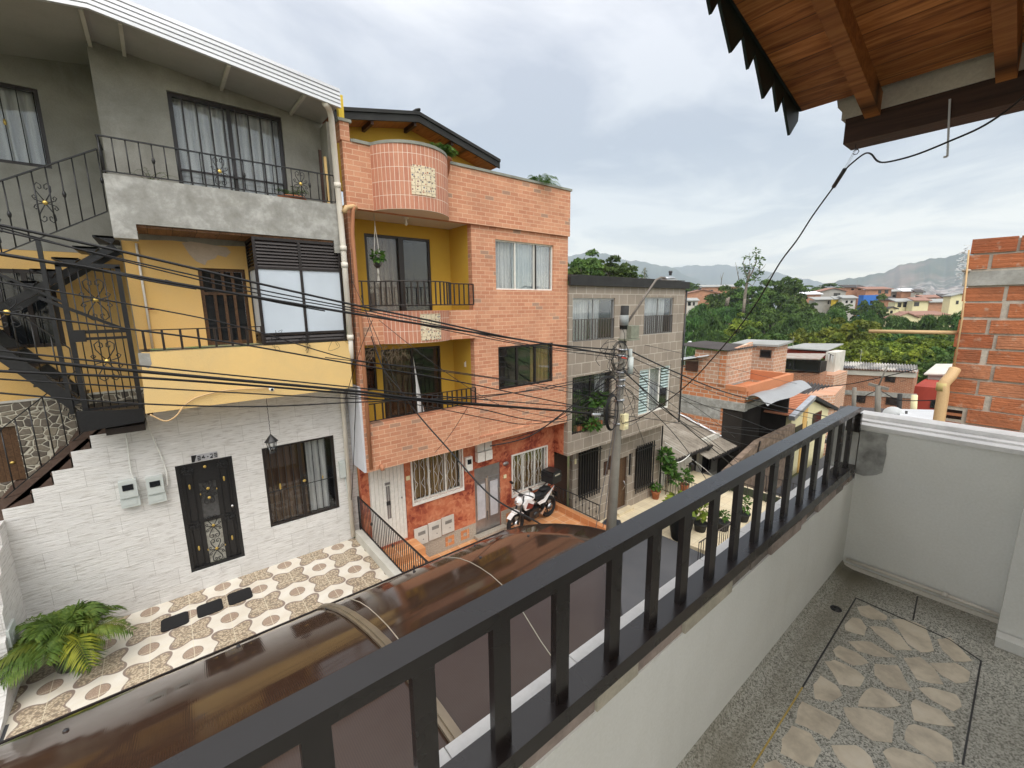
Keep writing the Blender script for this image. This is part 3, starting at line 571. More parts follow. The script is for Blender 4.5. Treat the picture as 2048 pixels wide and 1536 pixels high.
for i, (xs_, yi) in enumerate([(-.55, 3), (.12, 2), (.62, 2), (1.25, 2), (1.8, 2), (1.55, 4), (2.0, 4)]):
    m = MB(); p = prof[yi]; m.ell((xs_, p[0], p[1] + .003), (.012, .012, .006), 8); m.build('screw_cap', M['plastic_dark'], aw)
for xb in (-2.0, .0, 2.2):
    m = MB()
    for i in range(k - 2 if xb < 1 else 8): a, b = prof[i], prof[i + 1]; m.bar((xb, a[0], a[1] - .035), (xb, b[0], b[1] - .035), .03, .04)
    m.build('support_arm', M['brown_iron'], aw)

# ================================================================ small builders used on the houses
def railing(par, p0, p1, h, n, mat=None, r=.010, flat=False, name='railing', foot=0.0, twist=False, orn=()):
    """rails as one part, every baluster a sub-part; p0,p1 are the ends of the bottom rail"""
    mat = mat or M['iron']; p0, p1 = Vector(p0), Vector(p1); up = Vector((0, 0, h))
    m = MB(); m.bar(p0 + up, p1 + up, .034, .016); m.bar(p0, p1, .026, .014)
    ra = m.build(name, mat, par)
    for i in range(n + 1):
        q = p0.lerp(p1, i / n); b = MB()
        if flat: b.bar(q - Vector((0, 0, foot)), q + up, flat, flat)
        else: b.tube([q - Vector((0, 0, foot)), q + up], r, 5)
        if i in orn: b.ell(q + up * .5, (r * 2.6, r * 2.6, .05), 8)
        b.build('baluster', mat, ra)
    return ra
def scrollwork(m, c, w_, h_, ex, r=.006, mm=0):
    """a four-hearted scroll around c; ex is the horizontal direction of its plane"""
    ex = Vector(ex); c = Vector(c); ez = Vector((0, 0, 1))
    for sx in (-1, 1):
        for sz in (-1, 1):
            big = [(0, .04), (.30, .30), (.62, .60), (.66, .86), (.40, 1.0), (.14, .90), (.12, .74), (.28, .68), (.38, .78)]
            m.tube([c + ex * (sx * w_ * a) + ez * (sz * h_ * b) for a, b in big], r, 5, mm)
            sm_ = [(.04, .0), (.40, .05), (.85, .14), (1.0, .28), (.84, .36), (.68, .28), (.76, .20)]
            m.tube([c + ex * (sx * w_ * a) + ez * (sz * h_ * b) for a, b in sm_], r, 5, mm)
def window(par, x0, x1, z0, z1, y, nm=2, fr=.045, mat=None, curtain=None, gl=None, depth=.06, name='window', cx=None, sill=False, inner=.35, bars=0):
    """framed window in a wall facing the street (plane y): frame, panes, curtain, the dim room behind"""
    mat = mat or M['dark_alu']; gl = gl or M['glass']
    m = MB(); m.wall(x0, x1, z0, z1, y, y + depth, [(x0 + fr, x1 - fr, z0 + fr, z1 - fr)])
    for i in range(1, nm): xm = x0 + (x1 - x0) * i / nm; m.box(xm - fr / 2, xm + fr / 2, y + .004, y + depth - .004, z0 + fr, z1 - fr)
    wd = m.build(name, mat, par)
    for i in range(nm):
        a = x0 + fr + (x1 - x0 - 2 * fr) * i / nm; b = x0 + fr + (x1 - x0 - 2 * fr) * (i + 1) / nm
        MB().box(a + .003, b - .003, y + depth * .45, y + depth * .45 + .006, z0 + fr, z1 - fr).build('pane', gl, wd)
    if curtain:
        for (a, b) in (cx or [(x0, x1)]):
            m = MB(); n_ = max(6, int((b - a) / .045)); t = y + .16; pts = []
            vs = []; fs = []
            for i in range(n_ + 1):
                xx = a + (b - a) * i / n_; yy = t + .022 * math.sin(i * 1.9 + a * 7)
                vs += [(xx, yy, z0 + .01), (xx, yy, z1 - .01)]
            fs = [(2 * i, 2 * i + 2, 2 * i + 3, 2 * i + 1) for i in range(n_)]
            m.add(vs, fs, 0, True); m.build('curtain', curtain, wd)
    m = MB(); e = .06; m.box(x0 - e, x1 + e, y + inner + .02, y + inner + .04, z0 - e, z1 + e)
    m.box(x0 - e, x0 - .002, y + depth + .05, y + inner + .02, z0 - e, z1 + e); m.box(x1 + .002, x1 + e, y + depth + .05, y + inner + .02, z0 - e, z1 + e)
    m.box(x0 - .002, x1 + .002, y + depth + .05, y + inner + .02, z0 - e, z0 - .002); m.box(x0 - .002, x1 + .002, y + depth + .05, y + inner + .02, z1 + .002, z1 + e); m.build('room_lining', M['interior'], wd)
    if sill: MB().box(x0 - .03, x1 + .03, y - .04, y - .002, z0 - .06, z0 - .002).build('sill', sill, wd)
    return wd

# ================================================================ the grey, ochre and white house on the left
lh = thing('grey_and_ochre_house', 'three storey house, white stone look ground floor, ochre middle, raw grey top with outside stairs', 'house', (0, 9.2, -5.13))
YW = 9.25; YS = 8.5
# ground floor wall; its left part is cut to the rise of the stairs
gw = MB(); dz0, dz1 = -.513 * YW, -.290 * YW
gw.wall(-.30, 2.80, -5.13, -1.56, YW, YW + .18, [(-.13, .715, dz0, dz1), (1.205, 2.555, -.467 * YW, -.287 * YW)])
st = [(227, 848), (184, 856), (189, 878), (145, 884), (150, 911), (106, 918), (111, 944), (66, 952), (70, 980), (24, 990), (29, 1012)]
steps = [P(x, y, Y=YW) for x, y in st]; outl = [(-.30, -5.13), (-.30, -1.72)] + [(-.86, -1.72)]
lv = [(-.86, -1.93), (-1.10, -1.93), (-1.10, -2.14), (-1.34, -2.14), (-1.34, -2.40), (-1.58, -2.40), (-1.58, -2.62), (-1.82, -2.62), (-1.82, -2.84), (-2.15, -2.84), (-2.15, -5.13)]
gw.xz(outl + lv, YW, YW + .18); gw.build('ground_floor_wall', M['ledge'], lh)
# side wall of the terrace with the stepped stone edge of a further flight
sd = MB(); sd.yz([(9.25, -5.13), (9.25, -3.0), (8.98, -3.0), (8.95, -3.28), (8.72, -3.30), (8.68, -3.55), (8.50, -3.58), (8.46, -3.95), (8.36, -4.0), (8.33, -4.3), (8.22, -4.35), (8.18, -4.75), (8.0, -4.8), (7.6, -5.02), (7.0, -5.13)], -2.30, -2.15); sd.build('terrace_side_wall', M['ledge'], lh)
ss = MB()
for (ya, yb, za, zb) in [(8.80, 9.0, -3.30, -3.05), (8.52, 8.72, -3.66, -3.36), (8.36, 8.52, -4.04, -3.70), (8.22, 8.38, -4.42, -4.08), (8.04, 8.22, -4.85, -4.48), (7.6, 8.02, -5.10, -4.86)]: ss.box(-3.2, -2.31, ya - .06, yb, za, zb + .06)
ss.build('side_stair', M['crazy'], lh)
m = MB(); a_ = P(38, 1215, X=-2.148); m.box(-2.149, -2.12, 8.30, 8.62, -4.78, -4.25); m.box(-2.119, -2.112, 8.38, 8.50, -4.45, -4.33); m.build('gas_meter_door', M['plastic_grey'], lh)
# brown tiled flight above the white wall
fl_ = MB(); zt = [(-.62, -1.56), (-.86, -1.56), (-.86, -1.72), (-1.10, -1.72)]
top = [(-.30, -1.74), (-.30, -1.56), (-.86, -1.56), (-.86, -1.77), (-1.10, -1.77), (-1.10, -1.98), (-1.34, -1.98), (-1.34, -2.22), (-1.58, -2.22), (-1.58, -2.46), (-1.82, -2.46), (-1.82, -2.68), (-2.15, -2.68), (-2.15, -2.90), (-2.5, -2.90), (-2.5, -3.4), (-2.15, -3.4)]
low = [(-2.15, -2.86), (-1.84, -2.86), (-1.84, -2.64), (-1.60, -2.64), (-1.60, -2.42), (-1.36, -2.42), (-1.36, -2.16), (-1.12, -2.16), (-1.12, -1.95), (-.88, -1.95), (-.88, -1.74)]
fl_.xz(top + low, YW + .012, YW + .95); fl_.build('lower_flight', plain('brown_stair_tile', (.085, .055, .042), .6, .3, 0, .3, 5), lh)
r_ = railing(lh, (-2.15, YW + .03, -2.72), (-1.05, YW + .03, -1.76), .92, 7, r=.009)
m = MB(); scrollwork(m, (-1.22, YW + .03, -1.42), .11, .22, (1, 0, 0), .007); m.build('scroll', M['iron'], r_)
# walls of the recessed left bay
YR = 10.15
rw = MB(); rw.wall(-3.6, -.36, -1.40, .95, YR, YR + .15, [(-1.92, -1.27, -.56, .66)]); rw.build('recess_ochre_wall', M['ochre'], lh)
rw = MB(); rw.wall(-3.6, -.36, -5.2, -1.405, YR - .02, YR + .13, [(-2.6, -2.02, -2.68, -1.78)]); rw.build('recess_stone_wall', M['crazy'], lh)
rw = MB(); rw.box(-3.6, -.36, YR - .035, YR - .02, -1.405, -1.37); rw.build('stone_coping', M['dirty_white'], lh)
rw = MB(); rw.wall(-3.6, -.36, .952, 4.3, YR - .004, YR + .146, [(-2.6, -1.045, 2.21, 3.34)]); rw.build('recess_grey_wall', M['raw_concrete'], lh)
m = MB(); m.box(-2.6, -2.02, YR + .03, YR + .06, -2.68, -1.78); dd = m.build('brown_door', M['door_wood'], lh)
m = MB(); m.ell((-2.14, YR + .02, -2.38), (.03, .012, .022), 10); m.build('door_knob', M['gold'], dd)
w1 = window(lh, -1.92, -1.27, -.56, .66, YR + .02, 2, .06, M['brown_iron'], None, gl=M['dark_glass'])
for i in range(4):
    MB().tube([(-1.85 + i * .17, YR - .04, -.56), (-1.85 + i * .17, YR - .04, .66)], .008, 5).build('bar', M['iron'], w1)
w2 = window(lh, -2.6, -1.045, 2.21, 3.34, YR + .02, 2, .05, M['dark_alu'], M['curtain'])
for i in range(9): MB().tube([(-2.5 + i * .175, YR - .03, 2.24), (-2.5 + i * .175, YR - .03, 3.30)], .007, 5).build('bar', M['iron'], w2)
m = MB()
for i in (2, 6): m.ell((-2.5 + i * .175, YR - .03, 2.78), (.02, .02, .05), 8)
m.build('bar_ornament', M['gold'], w2)
# side return of the main body, upper front wall, middle wall
m = MB(); m.box(-.36, -.22, YW + .16, YR + .3, -5.1, 4.25); m.build('side_return_wall', M['raw_concrete'], lh)
zr = lambda x: 3.99 - .115 * (x + .25) if x > -.25 else 3.99 + .2 * (x + .25)
uw = MB(); uw.wall(-.36, 2.86, 1.60, 3.60, YW, YW + .18, [(.50, 2.14, 1.80, 3.435)]); uw.xz([(-.36, 3.60), (2.86, 3.60), (2.86, 3.69), (-.25, 3.99), (-.36, 3.97)], YW, YW + .18); uw.build('upper_front_wall', M['raw_concrete'], lh)
w3 = window(lh, .50, 2.14, 1.80, 3.435, YW + .05, 2, .06, M['dark_alu'], M['curtain'], inner=.5)
for i in range(8): xx = .68 + i * .185; MB().box(xx - .011, xx + .011, YW + .005, YW + .03, 1.85, 3.38).build('bar', M['dark_alu'], w3)
m = MB(); m.box(.55, 2.09, YW + .005, YW + .03, 2.26, 2.29); m.build('cross_bar', M['dark_alu'], w3)
mw = MB(); mw.wall(-.34, 1.34, -.62, 1.23, YW + .004, YW + .17, [(.585, 1.285, -.62, .715)]); mw.build('middle_ochre_wall', M['ochre'], lh)
m = MB(); m.box(1.34, 2.8, YW + .01, YW + .17, -.62, 1.23); m.build('bay_back_wall', M['ochre'], lh)
# peeled plaster above the brown door
m = MB(); pts = [(.42, 1.13), (.55, 1.16), (1.05, 1.10), (1.10, 1.02), (1.02, .93), (.90, .96), (.86, .90), (.74, .86), (.70, .78), (.58, .84), (.50, .95)]; m.xz([(x, z - .02) for x, z in pts], YW - .002, YW + .004); m.build('bare_plaster_patch', painted('bare_plaster', (.55, .44, .34), (.40, .34, .27), .6, 8, .6), lh)
m = MB(); m.xz([(-.34, 1.23), (1.34, 1.23), (1.34, 1.12), (.9, 1.10), (.3, 1.135), (-.34, 1.10)], YW - .0015, YW + .003); m.build('cement_band', M['raw_concrete'], lh)
# brown slatted door in the middle storey
m = MB(); m.wall(.585, 1.285, -.62, .715, YW + .05, YW + .09, [(.64, 1.23, -.55, .66)])
for i in range(1, 4): m.box(.64 + .1475 * i - .022, .64 + .1475 * i + .022, YW + .052, YW + .088, -.55, .66)
m.box(.64, 1.23, YW + .054, YW + .086, .26, .31); dr = m.build('lattice_door', M['door_wood'], lh)
MB().box(.64, 1.23, YW + .095, YW + .10, -.55, .66).build('pane', M['dark_glass'], dr)
# louvred enclosure of the balcony
ly0, ly1 = YS + .02, YW - .004; lx0, lx1 = 1.33, 2.765
m = MB()
for xx in (lx0, (lx0 + lx1) / 2 - .02, lx1 - .045): m.box(xx, xx + .045, ly0, ly0 + .045, -.615, 1.20)
m.box(lx0, lx0 + .045, ly1 - .05, ly1, -.615, 1.20)
for z_ in (-.615, -.455, .675, 1.155):
    m.box(lx0 + .045, (lx0 + lx1) / 2 - .02, ly0 + .003, ly0 + .042, z_, z_ + .045); m.box((lx0 + lx1) / 2 + .025, lx1 - .045, ly0 + .003, ly0 + .042, z_, z_ + .045); m.box(lx0 + .003, lx0 + .042, ly0 + .045, ly1 - .05, z_, z_ + .045)
en = m.build('balcony_enclosure', M['dark_alu'], lh)
for (za, zb, n_) in ((.72, 1.155, 8), (-.57, -.455, 2)):
    for (xa, xb) in ((lx0 + .045, (lx0 + lx1) / 2 - .02), ((lx0 + lx1) / 2 + .025, lx1 - .045)):
        m = MB()
        for i in range(n_): z_ = za + (zb - za) * (i + .5) / n_; h = (zb - za) / n_ * .62; m.slab([(xa, ly0 + .004, z_ - h), (xb, ly0 + .004, z_ - h), (xb, ly0 + .034, z_ + h * .6), (xa, ly0 + .034, z_ + h * .6)], (0, .004, .004))
        m.build('louvre', M['dark_alu'], en)
    m = MB()
    for i in range(n_): z_ = za + (zb - za) * (i + .5) / n_; h = (zb - za) / n_ * .62; m.slab([(lx0 + .004, ly0 + .045, z_ - h), (lx0 + .004, ly1 - .05, z_ - h), (lx0 + .034, ly1 - .05, z_ + h * .6), (lx0 + .034, ly0 + .045, z_ + h * .6)], (.004, 0, .004))
    m.build('louvre', M['dark_alu'], en)
for (xa, xb) in ((lx0 + .045, (lx0 + lx1) / 2 - .02), ((lx0 + lx1) / 2 + .025, lx1 - .045)): MB().box(xa, xb, ly0 + .018, ly0 + .026, -.41, .675).build('pane', M['frosted'], en)
MB().box(lx0 + .018, lx0 + .026, ly0 + .045, ly1 - .05, -.41, .675).build('pane', M['frosted'], en)
# balcony slabs
m = MB(); m.box(-.385, 2.79, YS, YW - .002, 1.24, 1.60); m.box(-.385, 2.79, YS, YS + .12, 1.60, 1.885); m.box(-.385, -.27, YS + .12, YW - .002, 1.60, 1.885)
m.box(-.385, -.12, YS, YS + .28, 1.03, 1.24); m.box(2.66, 2.79, YS, YS + .14, 1.02, 1.24); m.build('upper_balcony', M['mottled'], lh)
m = MB(); m.box(-.12, 2.66, YS + .05, YW - .004, 1.205, 1.238); m.build('timber_soffit', wood('brown_planked_soffit', (.13, .06, .03), (.22, .11, .055), (.30, .16, .08), .3), lh)
m = MB(); m.xz([(-.30, -.625), (2.79, -.625), (2.79, -1.55), (-.365, -1.55)], YS, YS + .14); m.box(-.34, 2.79, YS + .14, YW - .002, -1.55, -.95); m.build('middle_balcony', M['ochre_pale'], lh)
m = MB(); m.xz([(-.335, -.622), (-.20, -.635), (-.195, -.80), (-.24, -.865), (-.335, -.80)], YS - .003, YS + .01); m.build('broken_corner', M['mottled'], lh)
railing(lh, (-.38, YS + .03, 1.925), (2.76, YS + .03, 1.925), .455, 22, r=.0085, orn=(4, 12, 19))
ro = railing(lh, (-.385, YS + .04, 1.925), (-.385, YW - .02, 1.925), .455, 5, r=.0085)
for xs_ in (1.0, 2.18):
    m = MB(); scrollwork(m, (xs_, YS + .03, 2.15), .11, .20, (1, 0, 0), .006); m.ell((xs_, YS + .02, 2.15), (.03, .015, .03), 8, 1); m.build('scroll', [M['iron'], M['gold']], ro)
railing(lh, (-.24, YS + .03, -.60), (1.325, YS + .03, -.60), .31, 7, M['brown_iron'], flat=.032)
m = MB(); m.tube([(-.165, YW - .02, 1.05), (-.165, YW - .02, -.62)], .017, 8); m.tube([(-.165, YW - .02, .02), (-.05, YW - .06, .02)], .008, 5, 1); m.build('water_pipe', [M['pvc'], M['bike_red']], lh)
m = MB(); pts = [P(655, 218, Y=8.35), P(664, 222, Y=8.40), P(694, 598, Y=8.44), P(700, 690, Y=8.44)]
m.tube([(2.60, 8.2, 3.43), (2.70, 8.32, 3.42), (2.765, 8.43, 3.33), (2.80, 8.44, 1.2), (2.80, 8.44, -.60)], .052, 12); m.tube([(2.80, 8.44, -.60), (2.83, 8.55, -.95), (2.78, 9.17, -1.65), (2.765, 9.19, -5.05)], .045, 12)
for z_ in (2.2, 1.1, .8, -.55): m.lathe([(.062, -.045), (.062, .045)], (2.80 if z_ < 1.5 else 2.785, 8.44, z_), 12)
m.build('downpipe', M['pvc'], lh)
m = MB(); m.box(2.60, 2.72, YW - .09, YW - .004, -3.62, -3.25); m.tube([(2.70, YW - .05, -3.6), (2.74, YW - .05, -4.2), (2.73, YW - .04, -5.0)], .012, 5); m.build('junction_box', M['plastic_grey'], lh)
m = MB(); m.box(2.802, 3.0, YW + .05, YW + .3, -5.13, 1.55); m.build('party_wall', M['ledge'], lh)
m = MB(); m.box(2.80, 2.93, YS + .35, YW + .3, 1.55, 3.40); m.build('party_wall_top', M['raw_concrete'], lh)
for i_, xx in enumerate((2.60, 2.68)): MB().box(xx, xx + .045, YS + .25, YS + .29, 1.89, 2.85 - i_ * .1).build('leaning_plank', M['ochre_pale'] if i_ else M['dark_wood'], lh)
# roof with ribbed metal fascia
rf = MB(); pk = -.25; yf = 8.16
def zro(x): return 3.92 - .118 * (x - pk) if x >= pk else 3.92 + .145 * (x - pk)
for x0_, x1_ in ((pk, 2.86), (-4.0, pk)):
    for i in range(5):
        o_ = .0; h0 = -.14 + i * .062
        rf.slab([(x0_, yf, zro(x0_) + h0), (x1_, yf, zro(x1_) + h0), (x1_, yf + .004, zro(x1_) + h0 + .046), (x0_, yf + .004, zro(x0_) + h0 + .046)], (0, .05, 0)); rf.slab([(x0_, yf + .022, zro(x0_) + h0 + .0462), (x1_, yf + .022, zro(x1_) + h0 + .0462), (x1_, yf + .022, zro(x1_) + h0 + .0618), (x0_, yf + .022, zro(x0_) + h0 + .0618)], (0, .02, 0))
ro = rf.build('roof', M['fascia'], lh)
m = MB()
for x0_, x1_ in ((pk, 2.84), (-4.0, pk)): m.slab([(x0_, yf + .06, zro(x0_) + .1), (x1_, yf + .06, zro(x1_) + .1), (x1_, 10.6, zro(x1_) + .16), (x0_, 10.6, zro(x0_) + .16)], (0, 0, .04))
m.build('roof_sheet', M['fibre_grey'], ro)
m = MB()
for x0_, x1_ in ((pk, 2.84), (-4.0, pk)): m.slab([(x0_, yf + .055, zro(x0_) - .10), (x1_, yf + .055, zro(x1_) - .10), (x1_, 10.6, zro(x1_) - .02), (x0_, 10.6, zro(x0_) - .02)], (0, 0, .03))
m.build('eave_soffit', M['grey_soffit'], ro)
for xx in (-1.6, -.32, .05, 1.25, 2.3): m = MB(); m.bar((xx, yf + .07, zro(xx) - .125), (xx, YW - .01 if xx > -.3 else YR - .02, zro(xx) - .10), .045, .05); m.build('eave_joist', M['dirty_white'], ro)
# gas lamp on a chain, number plate, meters
# door and window of the ground floor
m = MB(); m.wall(-.13, .715, dz0, dz1, YW + .03, YW + .08, [(-.08, .665, dz0 + .05, dz1 - .05)]); dr = m.build('front_door', M['iron'], lh)
m = MB(); m.box(-.08, .165, YW + .07, YW + .085, dz0 + .05, dz1 - .05); m.box(.42, .665, YW + .07, YW + .085, dz0 + .05, dz1 - .05); m.box(.165, .42, YW + .068, YW + .086, dz1 - .42, dz1 - .05); m.box(-.08, .665, YW + .06, YW + .085, -3.86, -3.80); m.build('door_leaf', M['iron'], dr)
m = MB(); m.box(.165, .42, YW + .09, YW + .096, dz0 + .05, -3.80); m.build('door_glass', plain('patterned_door_glass', (.40, .39, .34), .3, .5, 0, .4, 22), dr)
m = MB(); m.box(.165, .42, YW + .09, YW + .096, -3.80, dz1 - .42); m.build('door_glass', plain('dim_door_glass', (.07, .07, .07), .3, .5, 0, .4, 22), dr)
m = MB()
for zc in (-4.45, -3.98, -3.30): scrollwork(m, (.29, YW + .045, zc), .115, .22, (1, 0, 0), .008)
for xx in (.03, .56):
    for zc in (-2.82, -3.88): scrollwork(m, (xx, YW + .045, zc), .09, .07, (1, 0, 0), .007)
for xx in (-.02, .09, .50, .61): m.tube([(xx, YW + .05, dz0 + .05), (xx, YW + .05, dz1 - .2)], .006, 4)
for i in range(7): m.tube([(-.06 + i * .11, YW + .05, dz0 + .02), (-.06 + i * .11, YW + .05, dz0 + .1)], .005, 4)
m.build('door_scrollwork', M['iron'], dr)
for (xx, zc) in ((.29, -2.80), (.29, -3.22), (.29, -3.40), (.29, -3.95), (.29, -4.42)): MB().lathe([(.008, 0), (.026, .004), (.026, .012), (.01, .02)], (xx, YW + .02, zc), 12, 0, 'y').build('gilt_rosette', M['gold'], dr)
for (xx, zc) in ((.03, -3.12), (.55, -3.10), (.03, -4.32), (.55, -4.30)): MB().ell((xx, YW + .03, zc), (.018, .010, .05), 8).build('gilt_spindle', M['gold'], dr)
for (xx, zc) in ((.17, -3.30), (.42, -3.26), (.16, -4.40), (.43, -4.40)): MB().ell((xx, YW + .03, zc), (.010, .010, .02), 8).build('gilt_bead', M['gold'], dr)
m = MB(); m.lathe([(.022, 0), (.022, .03)], (.62, YW + .0, -3.66), 12, 0, 'y'); m.build('door_lock', M['chrome'], dr)
wz0, wz1 = -.467 * YW, -.287 * YW
w4 = window(lh, 1.205, 2.555, wz0, wz1, YW + .04, 2, .05, M['brown_iron'], M['curtain_brown'], cx=[(1.2, 1.98)], inner=.5)
MB().add([(xx, YW + .22 + .02 * math.sin(i * 1.9), zz) for i, xx in enumerate([2.02 + .04 * q for q in range(11)]) for zz in (wz0 + .02, wz1 - .02)], [(2 * i, 2 * i + 2, 2 * i + 3, 2 * i + 1) for i in range(10)], 0, True).build('curtain', M['curtain'], w4)
for i in range(10): xx = 1.33 + i * .128; MB().box(xx - .006, xx + .006, YW - .004, YW + .008, wz0 + .02, wz1 - .02).build('bar', M['iron'], w4)
m = MB(); m.bar((1.24, YW, -3.58), (2.53, YW, -3.58), .01, .012); scrollwork(m, (1.90, YW - .005, -3.50), .07, .14, (1, 0, 0), .006); m.ell((1.90, YW - .01, -3.50), (.035, .012, .028), 10, 1); m.ell((1.45, YW - .01, -3.50), (.02, .012, .07), 8, 1); m.ell((2.26, YW - .01, -3.52), (.016, .012, .04), 8, 1); m.build('grille_ornament', [M['iron'], M['gold']], w4)
m = MB(); m.box(-.20, .80, YW - .30, YW - .002, -5.128, -4.78); m.build('door_step', M['ledge'], lh) if False else None
# gate and outside iron stairs
gt = thing('iron_stair', 'black iron outside stair with gate, scrolls and open treads in the left recess', 'stairs', (-1.0, 9.2, -1.6)); YG = 8.95
m = MB()
for (xx, a, b) in ((-1.05, -1.55, .66), (-.42, -1.55, .66)): m.bar((xx, YG, a), (xx, YG, b), .06, .06)
m.bar((-1.08, YG, .66), (-.39, YG, .66), .06, .06); m.bar((-1.05, YG, -.30), (-.42, YG, -.30), .035, .05); m.bar((-1.05, YG, -.40), (-.42, YG, -.40), .035, .04); m.bar((-1.05, YG, -1.46), (-.42, YG, -1.46), .035, .045)
gate = m.build('gate', M['iron'], gt)
for i in range(6): xx = -.95 + i * .09; MB().tube([(xx, YG, -1.5), (xx, YG, .64)], .008, 5).build('gate_bar', M['iron'], gate)
m = MB(); scrollwork(m, (-.72, YG, .17), .17, .30, (1, 0, 0), .008); scrollwork(m, (-.72, YG, -.75), .17, .30, (1, 0, 0), .008); m.build('scroll', M['iron'], gate)
m = MB(); m.ell((-.72, YG - .02, .17), (.035, .02, .035), 8); m.ell((-.72, YG - .02, -.75), (.035, .02, .035), 8); m.build('rosette', M['gold'], gate)
m = MB(); m.box(-1.06, -.90, YG - .05, YG + .05, -.44, -.27); m.build('gate_lock', M['iron'], gate)
m = MB(); m.box(-1.12, -.39, YG - .28, YR - .05, -1.66, -1.555); m.slab([(-1.12, YG - .285, -1.42), (-.39, YG - .285, -1.50), (-.39, YG - .285, -1.70), (-1.12, YG - .285, -1.74)], (0, .02, 0)); m.build('landing', M['iron'], gt)
m = MB(); m.box(-.86, -.40, YG - .2, YR - .2, -1.86, -1.76); m.build('under_landing', M['brown_iron'], gt)
for i in range(5):
    xt, ztd = -.50 - i * .235, 1.12 - i * .172; m = MB(); m.box(xt - .15, xt + .13, YG + .15, YR - .08, ztd - .03, ztd); m.slab([(xt - .15, YG + .15, ztd), (xt + .13, YG + .15, ztd), (xt + .05, YG + .15, ztd - .12)], (0, .012, 0)); m.build('tread', M['iron'], gt)
for yy in (YG + .2, YR - .25): m = MB(); m.bar((-.42, yy, .98), (-1.75, yy, .02), .04, .10); m.build('stringer', M['iron'], gt)
for i in range(5):
    xt, ztd = -1.22 - i * .2, -1.30 + i * .26; m = MB(); m.box(xt - .13, xt + .13, YG + .12, YR - .1, ztd - .03, ztd); m.build('tread', M['brown_iron'], gt)
for yy in (YG + .05, YR - .3): m = MB(); m.bar((-1.15, yy, -1.38), (-2.9, yy, .95), .05, .17); m.build('stringer', M['iron'], gt)
ra = railing(gt, (-1.85, YG + .06, .62), (-.43, YG + .06, 1.46), .86, 10, r=.009, orn=(3, 7, 10))
for xs_ in (-1.63, -1.06): m = MB(); zc = 1.47 + (xs_ + 1.14) * .60 - .02; scrollwork(m, (xs_, YG + .06, zc), .12, .26, (1, 0, 0), .007); m.ell((xs_, YG + .045, zc), (.03, .015, .03), 8, 1); m.build('scroll', [M['iron'], M['gold']], ra)
ra = railing(gt, (-2.6, YG + .04, .55), (-1.1, YG + .04, -1.25), .72, 9, r=.009, orn=(3,))
m = MB(); m.bar((-1.78, YG, .62), (-1.05, YG, .12), .03, .035); m.bar((-1.78, YG, .62), (-2.6, YG, 1.3), .03, .035); m.bar((-1.30, YG - .01, .20), (-.42, YG - .01, -.30), .035, .045); m.bar((-1.20, YG + .02, 1.02), (-1.20, YG + .02, -1.5), .05, .05); m.build('brace', M['iron'], gt)
m = MB(); scrollwork(m, (-1.62, YG - .02, .0), .16, .2, (1, 0, 0), .008); m.ell((-1.62, YG - .04, .0), (.04, .02, .04), 8, 1); m.build('scroll', [M['iron'], M['gold']], gt)

# number plate with its figures
def seg_text(m, txt, x, z, h, y, t=.011, mm=0):
    """plain block figures standing y in front of the plate"""
    wd = h * .62; S = {'a': ((0, 1), (1, 1)), 'b': ((1, 1), (1, .5)), 'c': ((1, .5), (1, 0)), 'd': ((0, 0), (1, 0)), 'e': ((0, .5), (0, 0)), 'f': ((0, 1), (0, .5)), 'g': ((0, .5), (1, .5)), 'k': ((.75, 1), (0, .4)), 'l': ((0, .4), (1.15, .4)), 'n': ((.75, 1), (.75, 0)), 'm': ((.2, .45), (.8, .45)), 'o': ((1, .5), (0, 0))}
    D = {'8': 'abcdefg', '4': 'kln', '2': 'abod', '9': 'abcdfg', '-': 'm', '3': 'abgcd', '0': 'abcdef', '5': 'afgcd'}
    for ch in txt:
        for s_ in D.get(ch, ''):
            (a, b), (c, d_) = S[s_]; m.bar((x + a * wd, y, z + b * h), (x + c * wd, y, z + d_ * h), .004, t, mm)
        x += wd * (1.55 if ch != '-' else 1.35)
pl = thing('number_plate', 'grey house number plate reading 84-29 above the black iron door', 'number plate', (.27, YW, -2.62))
m = MB(); m.box(.115, .50, YW - .012, YW - .001, -2.668, -2.545); m.build('plate', plain('pale_sign_plate', (.42, .42, .44), .4), pl)
m = MB(); m.xz([(.115, -2.668), (.115, -2.545), (.195, -2.545), (.155, -2.668)], YW - .014, YW - .0125); m.build('plate_corner', M['iron'], pl)
m = MB(); seg_text(m, '84-29', .205, -2.642, .066, YW - .015, .016); m.build('numerals', M['iron'], pl)
def meter(x, z):
    t = thing('electricity_meter', '', 'electricity meter', (x, YW, z))
    m = MB(); m.box(-.14, .14, -.13, -.002, -.13, .22); m.build('meter_case', M['plastic_grey'], t, True)
    m = MB(); m.box(-.085, .085, -.142, -.1305, .03, .15); m.build('meter_window', M['dark_glass'], t, True)
    m = MB(); m.box(-.15, .15, -.10, -.003, -.35, -.14); m.box(-.10, .10, -.108, -.101, -.30, -.18); m.build('terminal_cover', M['plastic_grey'], t, True); return t
a = meter(-.76, -2.92); a['label'] = 'grey electricity meter box on the white wall, the left one of the pair'; a['group'] = 'pair of electricity meters left of the iron door'
b = meter(-.42, -2.95); b['label'] = 'grey electricity meter box on the white wall, nearest the black iron door'; b['group'] = a['group']; a.scale = b.scale = (.80, 1, .80)
